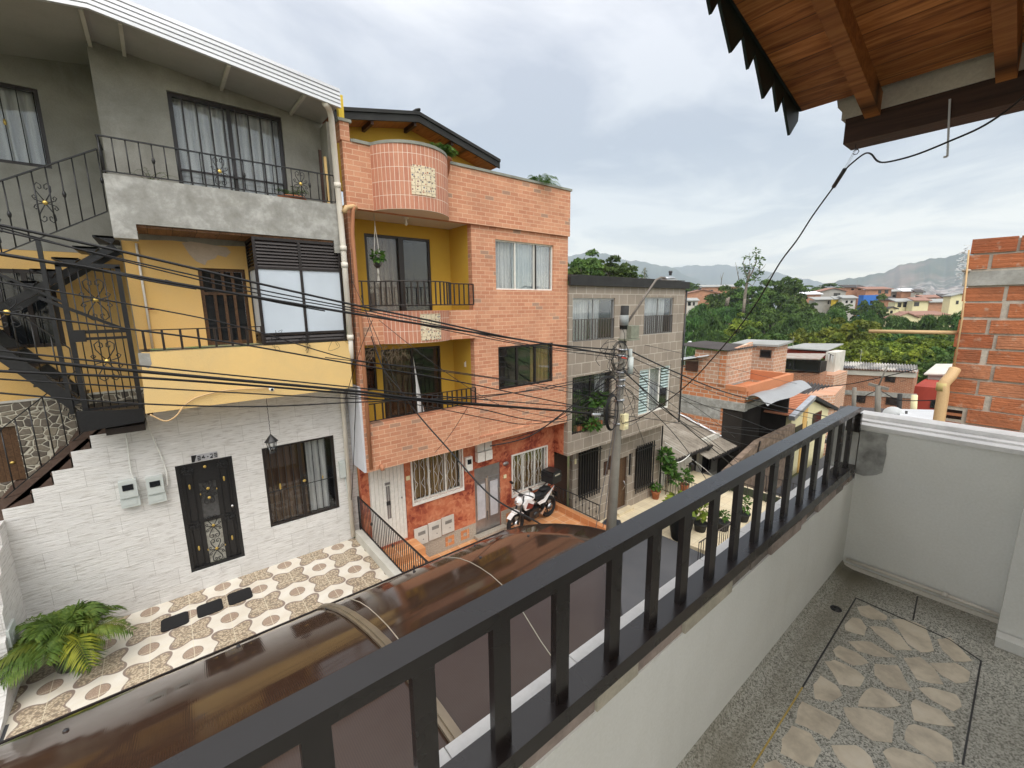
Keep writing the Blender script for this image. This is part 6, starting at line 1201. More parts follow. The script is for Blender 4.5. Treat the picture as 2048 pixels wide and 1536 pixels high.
# low branch of dead creeper caught in the wires at the lower mustard balcony
rs = random.Random(6); m = MB()
for k in range(70):
    px_, py_ = rs.uniform(735, 820), rs.uniform(690, 712); p = P(px_, py_, Y=8.2); q = p + Vector((rs.uniform(-.18, .12), rs.uniform(-.1, .1), rs.uniform(-.28, .02))); m.tube([p, p.lerp(q, .5) + Vector((rs.uniform(-.06, .06), 0, .03)), q], .004, 3)
tag(m.build('dry_creeper', M['dry']), 'dry grey stalks hanging in the wires over the lower mustard balcony', 'dead plant')
m = MB()
for k in range(9):
    a = P(rs.uniform(540, 690), rs.uniform(670, 690), Y=8.47); m.tube(smooth([a + Vector((rs.uniform(-.12, .12), -.02, rs.uniform(-.16, .14))) for _ in range(5)], 4), .0035, 3)
tag(m.build('loose_wire', M['cable']), 'thin tangled loose wires over the edge of the pale ochre parapet', 'wire')
tag(MB().tube(smooth([P(*p, Y=8.46) for p in [(300, 829), (330, 842), (352, 832), (372, 808), (402, 792), (460, 780), (540, 776)]]), .012, 5).build('pale_cable', M['pvc_beige']), 'pale twin cable drooping under the yellow balcony to the small camera', 'cable')
c = P(541, 777, Y=8.44); m = MB(); m.lathe([(.035, -.09), (.035, .02), (.02, .03)], (c.x, 8.40, c.z), 12, 0, 'y'); cm = thing('security_camera', 'small white bullet camera on the lower edge of the yellow balcony', 'security camera', (c.x, 8.4, c.z)); m.build('housing', M['white_metal'], cm); MB().lathe([(.022, -.095), (.022, -.091)], (c.x, 8.40, c.z), 10, 0, 'y').build('lens', M['dark_glass'], cm)

# ================================================================ neighbouring raw brick wall on the right
bw = thing('raw_brick_wall', 'tall rough hollow clay brick wall of the neighbour beyond the white side wall', 'brick wall', (7.2, 0, -3))
XB = 7.0; rs = random.Random(17); m = MB(); ch = .146; z = .655; row = 0; bl = .415
def claymat(nm, c):
    g = G(nm, .9, .12); v = g.obj(); a = g.ramp(g.noise(g.scale(v, 1, 1.5, 60), 1.0, 3, .5), [(.35, tuple(x * .86 for x in c)), (.65, tuple(x * 1.12 for x in c))])
    a = g.mix(g.ramp(g.noise(v, 4.5, 6, .65), [(.42, 0.0), (.72, .75)]), a, (.25, .105, .06)); a = g.mix(g.ramp(g.noise(v, 13, 5, .6), [(.58, 0.0), (.72, .65)]), a, (.50, .38, .29))
    g.col(a).bump(g.m('ADD', g.noise(g.scale(v, 1, 1.2, 70), 1.0, 3), g.noise(v, 30, 5)), .8, .012); return g.mat
M['clay_brick'] = [claymat('combed_clay_block', (.46, .165, .078)), claymat('darker_clay_block', (.38, .125, .060)), claymat('pale_clay_block', (.53, .225, .12))]
M['mortar'] = painted('rough_mortar', (.50, .45, .38), (.30, .26, .22), .7, 9, .9)
zb = z
courses = []
while zb > -7.2:
    conc = (row == 2); h = .15 if conc else ch; courses.append((zb - h, zb, conc)); zb -= h + .024; row += 1
m = MB(); m.box(XB + .016, XB + .4, -6.0, .60, -7.2, .64); m.build('mortar_bed', M['mortar'], bw)
blk = MB(); cc = MB(); hol = MB()
for r_, (z0, z1, conc) in enumerate(courses):
    y1 = .625 + rs.uniform(-.012, .012)
    if conc: cc.box(XB - .01, XB + .38, -6.0, y1 + .02, z0, z1); continue
    y = y1; first = True
    while y > -1.6:
        L = bl * (rs.choice([.4, .55, .8, 1]) if first else 1) * rs.uniform(.88, 1.0); x_ = XB + rs.uniform(-.006, .012); dz = rs.uniform(-.006, .006); tl = rs.uniform(-.008, .008)
        if first and r_ in (11, 14): hol.box(XB + .012, XB + .03, y - .16, y - .02, z0 + .02, z1 - .02); y -= .20; first = False; continue
        blk.slab([(x_, y, z0 + dz), (x_, y, z1 + dz + tl), (x_, y - L, z1 + dz), (x_, y - L, z0 + dz - tl)], (.15, 0, 0), rs.choice([0, 0, 1, 2])); y -= L + rs.choice([.022, .03, .055]); first = False
blk.build('clay_block', M['clay_brick'], bw); cc.build('concrete_course', M['mottled'], bw)
g = G('block_cells', .9, .1); v = g.obj(); x, y, z_ = g.sep(v); k = g.m('GREATER_THAN', g.m('FRACT', g.m('MULTIPLY', z_, 13.0)), .42); g.col(g.mix(k, (.40, .17, .09), (.02, .01, .008))); hol.build('open_block_end', g.mat, bw)
m = MB(); m.ell((XB - .02, .63, .33), (.03, .04, .02), 8); m.build('mortar_smear', M['mortar'], bw)
m = MB()
for k in range(30): a = Vector((XB - .01, .63 + rs.uniform(0, .05), .60 - k * .012)); m.tube([a, a + Vector((0, rs.uniform(.02, .07), rs.uniform(-.04, .03)))], .004, 3)
m.build('torn_plastic', M['white_sheet'], bw)
m = MB(); q = [P(1938, 500, X=XB - .05), P(1924, 640, X=XB - .05), P(1908, 735, X=XB - .06)]; m.tube(q, .008, 6); m.build('cement_bead', M['pvc_beige'], bw)
dp = thing('beige_downpipe', 'beige plastic downpipe with elbow at the corner of the raw brick wall', 'downpipe', (6.85, .7, -2)); m = MB(); m.tube(smooth([P(1910, 738, X=6.9), P(1902, 752, X=6.85), P(1888, 768, X=6.8), P(1886, 790, X=6.8), P(1878, 840, X=6.8), P(1866, 930, X=6.8), P(1850, 1100, X=6.8)], 3), .052, 12); m.build('pipe', M['pvc_beige'], dp)
c = P(1885, 776, X=6.8); m = MB(); m.tube([c + Vector((0, 0, .06)), c + Vector((0, 0, -.03))], .056, 12); m.build('socket', plain('yellow_pipe_socket', (.52, .42, .17), .45), dp)
a_, b_ = P(1738, 662.5, X=7.05), P(1925, 665.5, X=7.05); tag(MB().tube([a_, b_], .022, 8).build('wall_rod', M['pvc_beige']), 'thin pale pipe sticking straight out of the brick wall over the trees', 'pipe')

# ================================================================ low white house with corrugated roofs
lw = thing('low_white_house', 'low white house with two mossy corrugated roofs and barred windows next to the grey house', 'house', (18, 10, -8))
m = MB(); m.wall(15.15, 20.7, -8.6, -6.25, 9.4, 9.55, [(15.9, 16.85, -7.85, -6.55), (18.1, 18.75, -8.5, -6.7), (19.1, 20.1, -8.0, -6.75)]); m.build('front_wall', M['dirty_white'], lw)
for (xa, xb, za, zb_) in ((15.9, 16.85, -7.85, -6.55), (19.1, 20.1, -8.0, -6.75)):
    w = window(lw, xa, xb, za, zb_, 9.44, 2, .04, M['brown_iron'], None, inner=.3)
    for i in range(14): xx = xa - .05 + (xb - xa + .5) * i / 13; MB().tube([(xx, 9.3, za - .1), (xx, 9.3, zb_ + .15)], .009, 4).build('bar', M['iron'], w)
MB().box(18.1, 18.75, 9.5, 9.53, -8.5, -6.7).build('door', M['interior'], lw)
def corr(par, x0, x1, ya, yb, za, zb_, mat, name='roof', pitch=.18, amp=.028):
    m = MB(); n = int((x1 - x0) / pitch * 6); vs = []
    for (y, z) in ((ya, za), (yb, zb_)):
        for i in range(n + 1): x = x0 + (x1 - x0) * i / n; vs.append((x, y, z + amp * math.sin(2 * math.pi * (x - x0) / pitch)))
    m.add(vs, [(i, i + 1, n + 2 + i, n + 1 + i) for i in range(n)], 0, True); b = len(m.v)
    m.add([(x, y, z - .015) for x, y, z in vs], [(i, n + 1 + i, n + 2 + i, i + 1) for i in range(n)], 0, True); return m.build(name, mat, par)
r1 = corr(lw, 15.16, 18.95, 8.95, 11.9, -6.34, -5.56, M['fibre'], pitch=.24, amp=.045); r2 = corr(lw, 18.0, 20.78, 8.55, 12.0, -6.72, -5.70, M['fibre'], pitch=.24, amp=.02)
m = MB(); m.bar((15.16, 8.92, -6.40), (18.98, 8.92, -6.40), .09, .09); m.tube([(18.9, 8.92, -6.42), (18.75, 8.95, -6.55), (18.72, 9.1, -6.75), (18.78, 9.2, -6.95)], .05, 6); m.build('gutter', M['iron'], r1)
m = MB(); m.bar((18.3, 8.50, -6.80), (20.85, 8.50, -6.80), .09, .09); m.build('gutter', M['iron'], r2)
m = MB(); m.slab([(20.70, 9.35, -6.43), (20.79, 9.35, -6.40), (20.79, 11.9, -5.60), (20.70, 11.9, -5.64)], (0, 0, .02)); m.build('flashing', M['white_sheet'], r2)
tag(MB().tube(smooth([P(1343, 925, Y=8.85), P(1360, 924, Y=8.8), P(1375, 914, Y=8.8), P(1380, 908, Y=8.85)]), .02, 6).build('white_hose', M['white_cable']), 'white hose hanging under the gutter of the low white house', 'hose')
c = P(1385, 934, Y=9.1); lt = thing('wall_lantern', 'black square wall lantern beside the dark door of the low white house', 'lantern', (c.x, 9.2, c.z)); MB().lathe([(.04, -.22), (.13, -.12), (.13, .10), (.16, .12), (.03, .22)], (c.x, 9.15, c.z), 4).build('body', M['iron'], lt); MB().bar((c.x, 9.2, c.z), (c.x, 9.39, c.z), .03, .03).build('bracket', M['iron'], lt)
ff = thing('garden_fence', 'thin black iron fence before the low white house', 'fence', (15.5, 8.6, -7.6)); railing(ff, (15.44, 9.3, -7.62), (15.44, 7.6, -7.62), .72, 15, r=.011)
MB().box(15.35, 15.53, 7.5, 9.3, -8.2, -7.68).build('kerb', M['mottled'], ff)
a_, b_ = P(1398, 1086, Z=-6.85), P(1470, 1040, Z=-6.85); ff = thing('path_railing', 'black iron railing at the outer edge of the beige path behind the near balusters', 'railing', tuple((a_ + b_) / 2)); railing(ff, (a_.x, a_.y, -7.64), (b_.x, b_.y, -7.64), .80, 16, M['brown_iron'], r=.012)
a_, b_ = P(1455, 1000, Z=-7.2), P(1560, 985, Z=-7.2); gf_ = thing('green_fence', 'dark green netted fence panel beyond the beige path', 'fence', tuple((a_ + b_) / 2))
m = MB(); m.bar((17.6, 7.6, -7.9), (17.6, 4.4, -7.9), .06, 1.1); m.build('net_panel', painted('green_net', (.07, .085, .055), (.035, .045, .03), .6, 3, .4), gf_); railing(gf_, (17.5, 7.6, -8.4), (17.5, 4.4, -8.4), 1.25, 14, M['brown_iron'], r=.016)
tag(MB().xy([(17.2, 7.2), (17.5, 7.1), (17.6, 7.3), (17.4, 7.5)], -7.3, -7.05).build('blue_cloth', M['blue_paint']), 'small blue cloth on the fence behind the balcony balusters', 'cloth')
# stone ramp wall and lower lane between the houses
sw2 = thing('stone_ramp_wall', 'brown stone faced sloping wall at the bottom of the lane', 'wall', (21, 7.5, -8)); m = MB(); m.xz([(17.9, -9.8), (17.9, -7.05), (19.3, -6.72), (21.0, -6.35), (25.6, -6.35), (25.6, -9.8)], 7.7, 7.95); m.build('wall', plain('brown_stone_render', (.20, .15, .115), .9, .1, 0, .4, 4, .7, 12), sw2)
m = MB(); m.bar((21.0, 7.66, -6.3), (20.6, 7.66, -7.6), .05, .05); m.build('handrail', M['brown_iron'], sw2)
m = MB(); m.box(18.6, 34, 2.0, 7.7, -10.2, -9.5); struct(m.build('lane', M['asphalt']))
a_, b_ = P(1462, 985, X=21.5), P(1560, 960, X=21.5); rr_ = thing('brick_stair_parapet', 'orange brick parapet with brown railing seen through the near balusters', 'parapet', (21.5, 5.6, -8.5)); m = MB(); m.box(21.3, 21.5, 3.6, 7.6, -10.2, -9.05); m.build('parapet', M['far_brick'], rr_); railing(rr_, (21.4, 7.6, -9.0), (21.4, 3.6, -9.0), .95, 18, M['brown_iron'], r=.018)

# ================================================================ unfinished brick house
uh = thing('unfinished_brick_house', 'unfinished hollow brick house with a rendered roof parapet and a bent sheet awning', 'house', (23.5, 10, -9))
m = MB(); m.box(20.8, 21.0, 8.43, 12.6, -4.62, -3.9); m.box(20.8, 21.0, 9.40, 12.6, -7.2, -5.0); m.box(20.8, 26.7, 12.4, 12.6, -9, -3.4); m.box(21.0, 26.7, 8.45, 8.6, -4.62, -3.98); m.box(20.801, 21.0, 10.45, 12.6, -3.9, -3.22); m.build('raw_brick_wall', M['raw_brick'], uh)
m = MB(); m.box(20.74, 21.06, 8.37, 12.4, -5.0, -4.62); m.box(21.06, 26.7, 8.37, 12.4, -4.95, -4.65); m.box(20.78, 21.02, 9.5, 12.4, -5.6, -5.01); m.build('concrete_beam', M['mottled'], uh)
m = MB()
m.box(20.77, 21.03, 8.38, 9.34, -4.05, -3.84); m.box(21.03, 26.72, 8.38, 8.62, -4.40, -3.82); m.box(26.5, 26.75, 8.62, 10.6, -4.4, -3.82); m.box(21.03, 26.5, 10.6, 10.8, -4.4, -3.75); m.box(21.03, 26.5, 8.62, 10.6, -4.64, -4.5); m.build('rendered_parapet', painted('orange_render', (.52, .21, .10), (.42, .17, .085), .6, 1.5, .3), uh)
m = MB(); m.wall(9.36, 11.0, -3.88, -2.25, 20.82, 20.98, [], ax='x'); m.xz([(20.99, -3.88), (23.5, -3.88), (23.5, -1.95), (20.99, -2.22)], 9.35, 9.5); m.build('roof_room_wall', M['raw_brick_pale'], uh)
m = MB(); m.wall(9.2, 9.5, -3.9, -2.3, 20.75, 20.8, [], ax='x') if False else m.box(20.76, 20.80, 9.38, 9.70, -3.9, -2.4); m.build('toothed_brick_end', M['raw_brick'], uh)
q = [P(1357, 713, X=20.7), P(1430, 701, X=20.7), P(1516, 684, X=23.6)]
m = MB(); m.slab([(20.6, 12.4, -2.70), (20.6, 10.2, -2.40), (22.9, 10.8, -2.60), (22.9, 12.8, -2.90)], (0, 0, .05)); m.build('white_roof_sheet', M['white_sheet'], uh)
corr(uh, 20.6, 23.8, 9.25, 12.0, -2.17, -2.05, M['fibre_dark'], 'dark_roof_sheet', .2, .03); o_ = uh.children[-1]
for v in o_.data.vertices: v.co.z += (v.co.x - 20.6) * .09 - (v.co.y - 9.25) * .10
m = MB(); m.box(20.72, 20.79, 10.78, 11.42, -3.35, -2.85 + .12); m.build('board_shutter', M['dark_wood'], uh)
m = MB(); m.bar((20.7, 10.5, -2.78), (20.7, 12.2, -2.90), .06, .05); m.build('roof_batten', M['dry'], uh)
# bent awning over the dark lower floor
a1, a2 = Vector((20.85, 8.36, -4.28)), Vector((26.6, 8.36, -4.28)); f1, f2 = P(1535, 812, Y=7.1), P(1624, 776, Y=7.1)
m = MB(); NU, NV = 12, 8; vs = []
for i in range(NU + 1):
    for j_ in range(NV + 1):
        u, t = i / NU, j_ / NV; a = a1.lerp(a2, u); b = f1.lerp(f2, u); p = a.lerp(b, t); p.z += .22 * math.sin(math.pi * t) + .05 * math.sin(u * 9); vs.append(p)
m.add(vs, [(i * (NV + 1) + j_, i * (NV + 1) + j_ + 1, (i + 1) * (NV + 1) + j_ + 1, (i + 1) * (NV + 1) + j_) for i in range(NU) for j_ in range(NV)], 0, True); m.build('awning', painted('grey_awning_sheet', (.30, .31, .32), (.20, .20, .2), .5, 1, .2, .4), uh)
m = MB(); m.box(20.84, 26.6, 8.30, 8.37, -4.42, -4.30); m.build('awning_flashing', M['dirty_white'], uh)
m = MB(); m.box(21.0, 26.7, 9.8, 9.95, -9.6, -4.96); m.box(26.55, 26.7, 8.45, 9.8, -9.6, -4.64); m.box(20.82, 20.95, 8.5, 9.38, -9, -5.01); m.build('dark_ground_floor', M['interior'], uh)

# cream house with gable
ch_ = thing('cream_gable_house', 'small cream painted gable house below the dark corrugated roof', 'house', (30, 9, -9)); yy = 8.2
g1, g2, g3 = P(1583, 836, Y=yy), P(1622, 799, Y=yy), P(1664, 822, Y=yy)
m = MB(); m.xz([(g1.x, -10.5), (g1.x, g1.z), (g2.x, g2.z), (g3.x, g3.z), (g3.x, -10.5)], yy, yy + .25); m.build('front_wall', M['cream'], ch_)
m = MB(); m.slab([(g1.x - .3, yy - .25, g1.z - .06), (g2.x, yy - .25, g2.z + .05), (g2.x, yy - .25, g2.z + .26), (g1.x - .3, yy - .25, g1.z + .18)], (0, .3, 0)); m.build('left_gutter', M['galv'], ch_)
m = MB(); m.slab([(g2.x, yy - .25, g2.z + .05), (g3.x + .4, yy - .25, g3.z - .02), (g3.x + .4, yy - .25, g3.z + .2), (g2.x, yy - .25, g2.z + .26)], (0, .3, 0)); m.build('right_edge', M['dark_sheet'], ch_)
m = MB(); m.slab([(g1.x - .1, yy + .05, g1.z + .1), (g2.x, yy + .05, g2.z + .2), (g2.x, 9.6, g2.z + .2), (g1.x - .1, 9.6, g1.z + .1)], (0, 0, .08)); m.slab([(g2.x, yy + .05, g2.z + .2), (g3.x + .4, yy + .05, g3.z + .1), (g3.x + .4, 9.6, g3.z + .1), (g2.x, 9.6, g2.z + .2)], (0, 0, .08)); m.build('tile_roof', M['clay'], ch_)
for (x0, y0_, x1, y1_) in ((1590, 858, 1610, 880), (1626, 832, 1640, 850)):
    a_, b_ = P(x0, y0_, Y=yy - .02), P(x1, y1_, Y=yy - .02); m = MB(); m.box(a_.x, b_.x, yy - .04, yy - .002, a_.z - 1.0, a_.z + .1); m.build('window', M['dark_glass'], ch_)
m = MB(); c = P(1604, 860, Y=yy); m.box(c.x - .1, c.x + .5, yy - .06, yy - .003, -10, g1.z + .2); m.build('pilaster', M['ochre'], ch_)
dr_ = thing('dark_roof_house', 'house under a dark corrugated sheet roof behind the cream gable', 'house', (34, 9, -8))
A, B, C_, D_ = P(1608, 764, X=34.5), P(1688, 775, X=38), P(1668, 811, X=33.5), P(1586, 793, X=30.5)
m = MB(); NU = 60; vs = []
for i in range(NU + 1): u = i / NU; w_ = .07 * math.sin(u * 75); a = A.lerp(B, u); b = D_.lerp(C_, u); vs += [a + Vector((0, 0, w_)), b + Vector((0, 0, w_))]
m.add(vs, [(2 * i, 2 * i + 1, 2 * i + 3, 2 * i + 2) for i in range(NU)], 0, True); m.build('roof', M['fibre_dark'], dr_); m = MB(); m.slab([(D_.x, D_.y, -11), (C_.x, C_.y, -11), (B.x, B.y, -11), (A.x, A.y, -11)], (0, 0, 5.1)); m.build('wall', M['raw_brick_pale'], dr_)

def xhouse(name, label, X, px0, px1, pyt, zb, depth, mat, roof=None, wins=(), parts=(), wmat=None):
    """house whose front faces back up the street (a plane x = X)"""
    a, b = P(px0, pyt[0], X=X), P(px1, pyt[1], X=X); t = thing(name, label, 'house', (X, (a.y + b.y) / 2, zb)); y0, y1 = b.y, a.y; zt = (a.z + b.z) / 2
    m = MB(); m.yz([(y0, zb), (y1, zb), (y1, a.z), (y0, b.z)], X, X + depth); m.build('wall', mat, t)
    if roof:
        m = MB(); o = .25; m.slab([(X - o, y0 - o, b.z), (X - o, y1 + o, a.z), (X + depth, y1 + o, a.z + roof[1]), (X + depth, y0 - o, b.z + roof[1])], (0, 0, .12)); m.build('roof', roof[0], t)
    for (x0, ya, x1, yb) in wins:
        p, q = P(x0, ya, X=X - .02), P(x1, yb, X=X - .02); m = MB(); m.wall(q.y, p.y, q.z, p.z, X - .06, X - .003, [(q.y + .07, p.y - .07, q.z + .07, p.z - .07)], ax='x'); wd = m.build('window', wmat or M['brown_iron'], t); MB().box(X - .03, X - .004, q.y + .07, p.y - .07, q.z + .07, p.z - .07).build('pane', M['dark_glass'], wd)
    return t
h2 = xhouse('brick_house', 'small orange brick house with a corrugated roof and one curtained window behind the unfinished house', 28.0, 1474, 1550, (690, 693), -8, 2.0, M['raw_brick_pale'], (M['fibre_grey'], .12), [(1521, 699, 1542, 716)])
h3 = xhouse('glazed_terrace_house', 'house with black framed glazed roof terrace and rusty flat sheet roofs', 38.1, 1540, 1641, (744, 746), -13, 1.5, M['small_brick'])
a_, b_ = P(1538, 717, X=38.0), P(1640, 745, X=38.0); y0, y1, z0, z1 = b_.y, a_.y, b_.z, P(1600, 719, X=38.0).z
m = MB(); m.wall(y0, y1, z0, z1, 37.95, 38.1, [(y0 + .1, (y0 + y1) / 2 - .05, z0 + .08, z1 - .08), ((y0 + y1) / 2 + .05, y1 - .1, z0 + .08, z1 - .08)], ax='x'); gl = m.build('glazed_front', M['iron'], h3)
MB().box(38.02, 38.04, y0 + .1, y1 - .1, z0 + .08, z1 - .08).build('pane', M['dark_glass'], gl); MB().box(38.05, 39.4, y0, y1, z0, z1 - .1).build('room', M['interior'], h3)
A, B, C_, D_ = P(1566, 708, X=41), P(1652, 709, X=41), P(1640, 720, X=37.4), P(1531, 716, X=37.4); MB().slab([A, B, C_, D_], (0, 0, .08)).build('lower_roof', painted('rusty_grey_sheet', (.36, .34, .31), (.24, .12, .08), .7, 2.5, .4), h3)
A, B, C_, D_ = P(1609, 688, X=46), P(1687, 689, X=46), P(1655, 702, X=42), P(1567, 697, X=42); MB().slab([A, B, C_, D_], (0, 0, .08)).build('upper_roof', M['fibre_grey'], h3)
a_, b_ = P(1566, 698, X=42.5), P(1656, 710, X=42.5); MB().box(42.5, 45, b_.y, a_.y, b_.z - .3, a_.z - .05).build('upper_room', M['red_paint'], h3)
a_, b_ = P(1652, 704, X=41.5), P(1667, 752, X=41.5); MB().box(41.5, 44, b_.y, a_.y, -13, a_.z).build('plaster_side', M['dirty_white'], h3); a_, b_ = P(1640, 746, X=39.5), P(1668, 756, X=39.5); MB().box(39.5, 43, b_.y, a_.y, -13, b_.z + .2).build('side_wall', M['raw_brick_pale'], h3)
tag(MB().tube([P(1561, 731, X=37), P(1557, 745, X=37)], .08, 6).build('white_bundle', M['white_sheet']), 'small white bundle on the parapet below the black glazed terrace', 'bundle')
h4 = xhouse('long_brick_house', 'long two storey old red brick house with a patched corrugated roof', 46, 1667, 1830, (735, 743), -14, 1.6, M['small_brick'], None, [(1708, 789, 1730, 806), (1773, 794, 1797, 812), (1772, 746, 1790, 765)])
a_, b_ = P(1667, 735, X=45.7), P(1836, 744, X=45.7); c_, d_ = P(1671, 722, X=49.5), P(1834, 730, X=49.5)
m = MB(); NU = 200; vs = []
for i in range(NU + 1): u = i / NU; w_ = .06 * math.sin(u * 190); vs += [a_.lerp(b_, u) + Vector((0, 0, w_)), c_.lerp(d_, u) + Vector((0, 0, w_))]
m.add(vs, [(2 * i, 2 * i + 2, 2 * i + 3, 2 * i + 1) for i in range(NU)], 0, True); g = G('patched_roof', .8, .2); v = g.obj(); x, y, z = g.sep(v); c = g.noise(g.comb(g.m('FLOOR', g.m('MULTIPLY', y, 1.1)), g.m('FLOOR', g.m('MULTIPLY', x, .7))), 3.3, 1); g.col(g.ramp(c, [(.35, (.13, .13, .14)), (.5, (.26, .25, .23)), (.62, (.48, .46, .42))])); m.build('roof', g.mat, h4)
for (pa, pb, mt_) in (((1670, 739, 1834, 746), None, M['dirty_white']), ((1671, 779, 1834, 788), None, M['mottled'])):
    a_, b_ = P(pa[0], pa[1], X=45.95), P(pa[2], pa[3], X=45.95); m = MB(); m.slab([(45.9, a_.y, a_.z), (45.9, b_.y, b_.z), (45.9, b_.y, b_.z - .38), (45.9, a_.y, a_.z - .38)], (.09, 0, 0)); m.build('concrete_band', mt_, h4)
h5 = xhouse('red_house', 'dark red painted low house to the right of the long brick house', 47, 1828, 1910, (772, 779), -14, 6, M['red_paint'], None, [(1862, 800, 1880, 818)])
h6 = xhouse('white_roofed_shed', 'pale flat roofed building above the red house', 52, 1856, 1915, (750, 750), -14, 6, M['grey_paint'], (M['dirty_white'], .3))
# near roofs and small things just over the side wall
m = MB(); A, B, C_, D_ = P(1680, 812, D=30), P(1868, 822, D=30), P(1860, 905, D=16), P(1650, 880, D=16); m.slab([A, B, C_, D_], (0, 0, -.1)); nr = thing('dark_tarred_roof', 'dark cluttered flat roof just beyond the white side wall', 'roof', tuple(A)); m.build('roof', M['fibre_dark'], nr)
m = MB(); A, B, C_, D_ = P(1800, 822, D=22), P(1880, 824, D=22), P(1880, 852, D=15), P(1798, 838, D=15); m.slab([A, B, C_, D_], (0, 0, .08)); nr = thing('pale_sheet_roof', 'pale sheet metal roof next to the satellite dish', 'roof', tuple(A)); m.build('roof', painted('pale_metal_sheet', (.55, .56, .57), (.42, .42, .43), .5, .6, .1, .5), nr)
c = P(1786, 830, D=17); sd_ = thing('satellite_dish', 'white satellite dish on the dark flat roof behind the side wall cap', 'satellite dish', tuple(c)); sd_.rotation_euler = (0, 0, 0); sd_.rotation_euler = (-c).to_track_quat('Z', 'Y').to_euler()
MB().lathe([(.02, 0), (.12, .015), (.22, .05), (.25, .075), (.24, .08)], (0, 0, 0), 20).build('dish', M['grey_soffit'] if False else plain('pale_dish', (.52, .54, .54), .5), sd_, True); m = MB(); m.tube([(0, 0, 0), (0, 0, -.3)], .02, 6); m.tube([(.2, 0, .05), (.05, 0, .3)], .01, 5); m.ell((.04, 0, .32), (.03, .03, .05), 8); m.build('arm', M['iron'], sd_, True)
for (px_, pt, pb_, X_, lab, mt_, r_) in ((1757, 772, 845, 24, 'thin concrete pole with small white crossarm in front of the long brick house', M['pole'], .11), (1709, 775, 822, 28, 'leaning dark pole in front of the long brick house, left one', M['pole'], .10), (1800, 788, 826, 26, 'dark short pole before the long brick house near the satellite dish', M['dark_sheet'], .09), (1829, 790, 822, 32, 'cream painted post at the corner of the red house', M['cream'], .14), (1813, 822, 843, 17, 'thin black mast on the pale sheet roof', M['iron'], .03)):
    a_, b_ = P(px_, pt, X=X_), P(px_, pb_, X=X_); q = MB(); q.tube([(b_.x, b_.y, b_.z - .6), a_], r_, 8)
    if px_ == 1757: q.bar(a_ + Vector((0, .35, .05)), a_ + Vector((0, -.35, -.1)), .1, .12, 0); q.tube([a_, a_ + Vector((0, -.2, .9))], .03, 5)
    tag(q.build('pole' if 'pole' in lab else 'post', mt_), lab, 'pole')
for (pts, lab) in (([(1640, 775), (1700, 768), (1770, 753), (1835, 738)], 'thin wire rising across the long brick house'), ([(1720, 798), (1757, 782), (1800, 800), (1880, 800)], 'thin wire between the poles before the long brick house'), ([(1740, 828), (1800, 830), (1870, 822)], 'thin wire over the satellite dish')): cable(pts, r=.02, depth=(26, 24), lab=lab, group='wires before the long brick house')
# street lamp in the wood
c = P(1371, 695, D=55); sl_ = thing('far_street_lamp', 'small pale street lamp among the trees left of the unfinished house', 'street lamp', tuple(c)); MB().tube([c + Vector((0, 0, -6)), c + Vector((0, 0, -.3)), c + Vector((.1, -.1, .5)), P(1376, 685, D=55), P(1380, 683, D=55)], .06, 6).build('mast', M['galv'], sl_); MB().ell(tuple(P(1380, 683.5, D=55)), (.3, .2, .08), 8).build('lamp_head', M['white_sheet'], sl_)

# ================================================================ hillside houses
def far_house(label, x0, x1, yt, yb, D, mat, roof=None, wins=(), gable=0, name='hillside_house'):
    if roof is M['clay']: roof = CLF
    """house at distance D facing us; px give its outline; windows as px boxes"""
    cx = (x0 + x1) / 2; c = P(cx, yt, D=D); f = Vector((RX.x, RX.y, 0)).normalized(); back = Vector((-f.y, f.x, 0))
    if back.dot(Vector((c.x, c.y, 0))) < 0: back = -back
    k = D / F / (Vector(((cx - 1024) / F, (yt - 768) / F, 1)).length); W = (x1 - x0) * k * 1.0; zt = c.z; zb = c.z - (yb - yt) * k
    t = thing(name, label, 'house', (c.x, c.y, zb)); S = lambda u, v, z: (c.x + f.x * u + back.x * v, c.y + f.y * u + back.y * v, z)
    h = W / 2; m = MB(); dep = min(4.0, W * .45); gb = ground_h(c.x, c.y) - 1
    front = [S(-h, 0, gb), S(h, 0, gb), S(h, 0, zt)] + ([S(0, 0, zt + gable * k)] if gable else []) + [S(-h, 0, zt)]; m.slab(front, back * dep); m.build('wall', mat, t)
    if roof:
        m = MB(); e = .4
        if gable:
            for s_ in (-1, 1): m.slab([S(s_ * (h + e), -.5, zt - .1), S(0, -.5, zt + gable * k + .05), S(0, dep, zt + gable * k + .05), S(s_ * (h + e), dep, zt - .1)], (0, 0, .25))
        else: m.slab([S(-h - e, -.6, zt), S(h + e, -.6, zt), S(h + e, dep, zt + .9), S(-h - e, dep, zt + .9)], (0, 0, .22))
        m.build('roof', roof, t)
    for (a, b, c2, d2) in wins:
        ua, ub = (a - cx) * k, (c2 - cx) * k; za, zb2 = zt - (b - yt) * k, zt - (d2 - yt) * k; m = MB(); m.slab([S(ua, -.08, zb2), S(ub, -.08, zb2), S(ub, -.08, za), S(ua, -.08, za)], back * .07); m.build('window', M['dark_glass'], t)
    return t
CLF = painted('faded_clay_roof', (.30, .165, .125), (.22, .14, .11), .6, .5); W_, GB, FB, CR = M['dirty_white'], M['grey_paint'], M['far_brick'], M['cream']
far_house('brick house with a white sheet roof, left end of the right hillside row', 1602, 1642, 589, 606, 185, FB, M['white_sheet'], [(1612, 593, 1616, 598), (1626, 593, 1630, 598)])
far_house('grey house with a dark balcony opening on the hillside row', 1640, 1692, 583, 600, 195, GB, M['clay'], [(1668, 586, 1681, 592)], gable=6)
far_house('orange brick house with one small dark window under a low roof, behind the blue house', 1690, 1727, 575, 596, 205, FB, M['fibre_dark'], [(1717, 578, 1722, 584), (1703, 577, 1708, 580)])
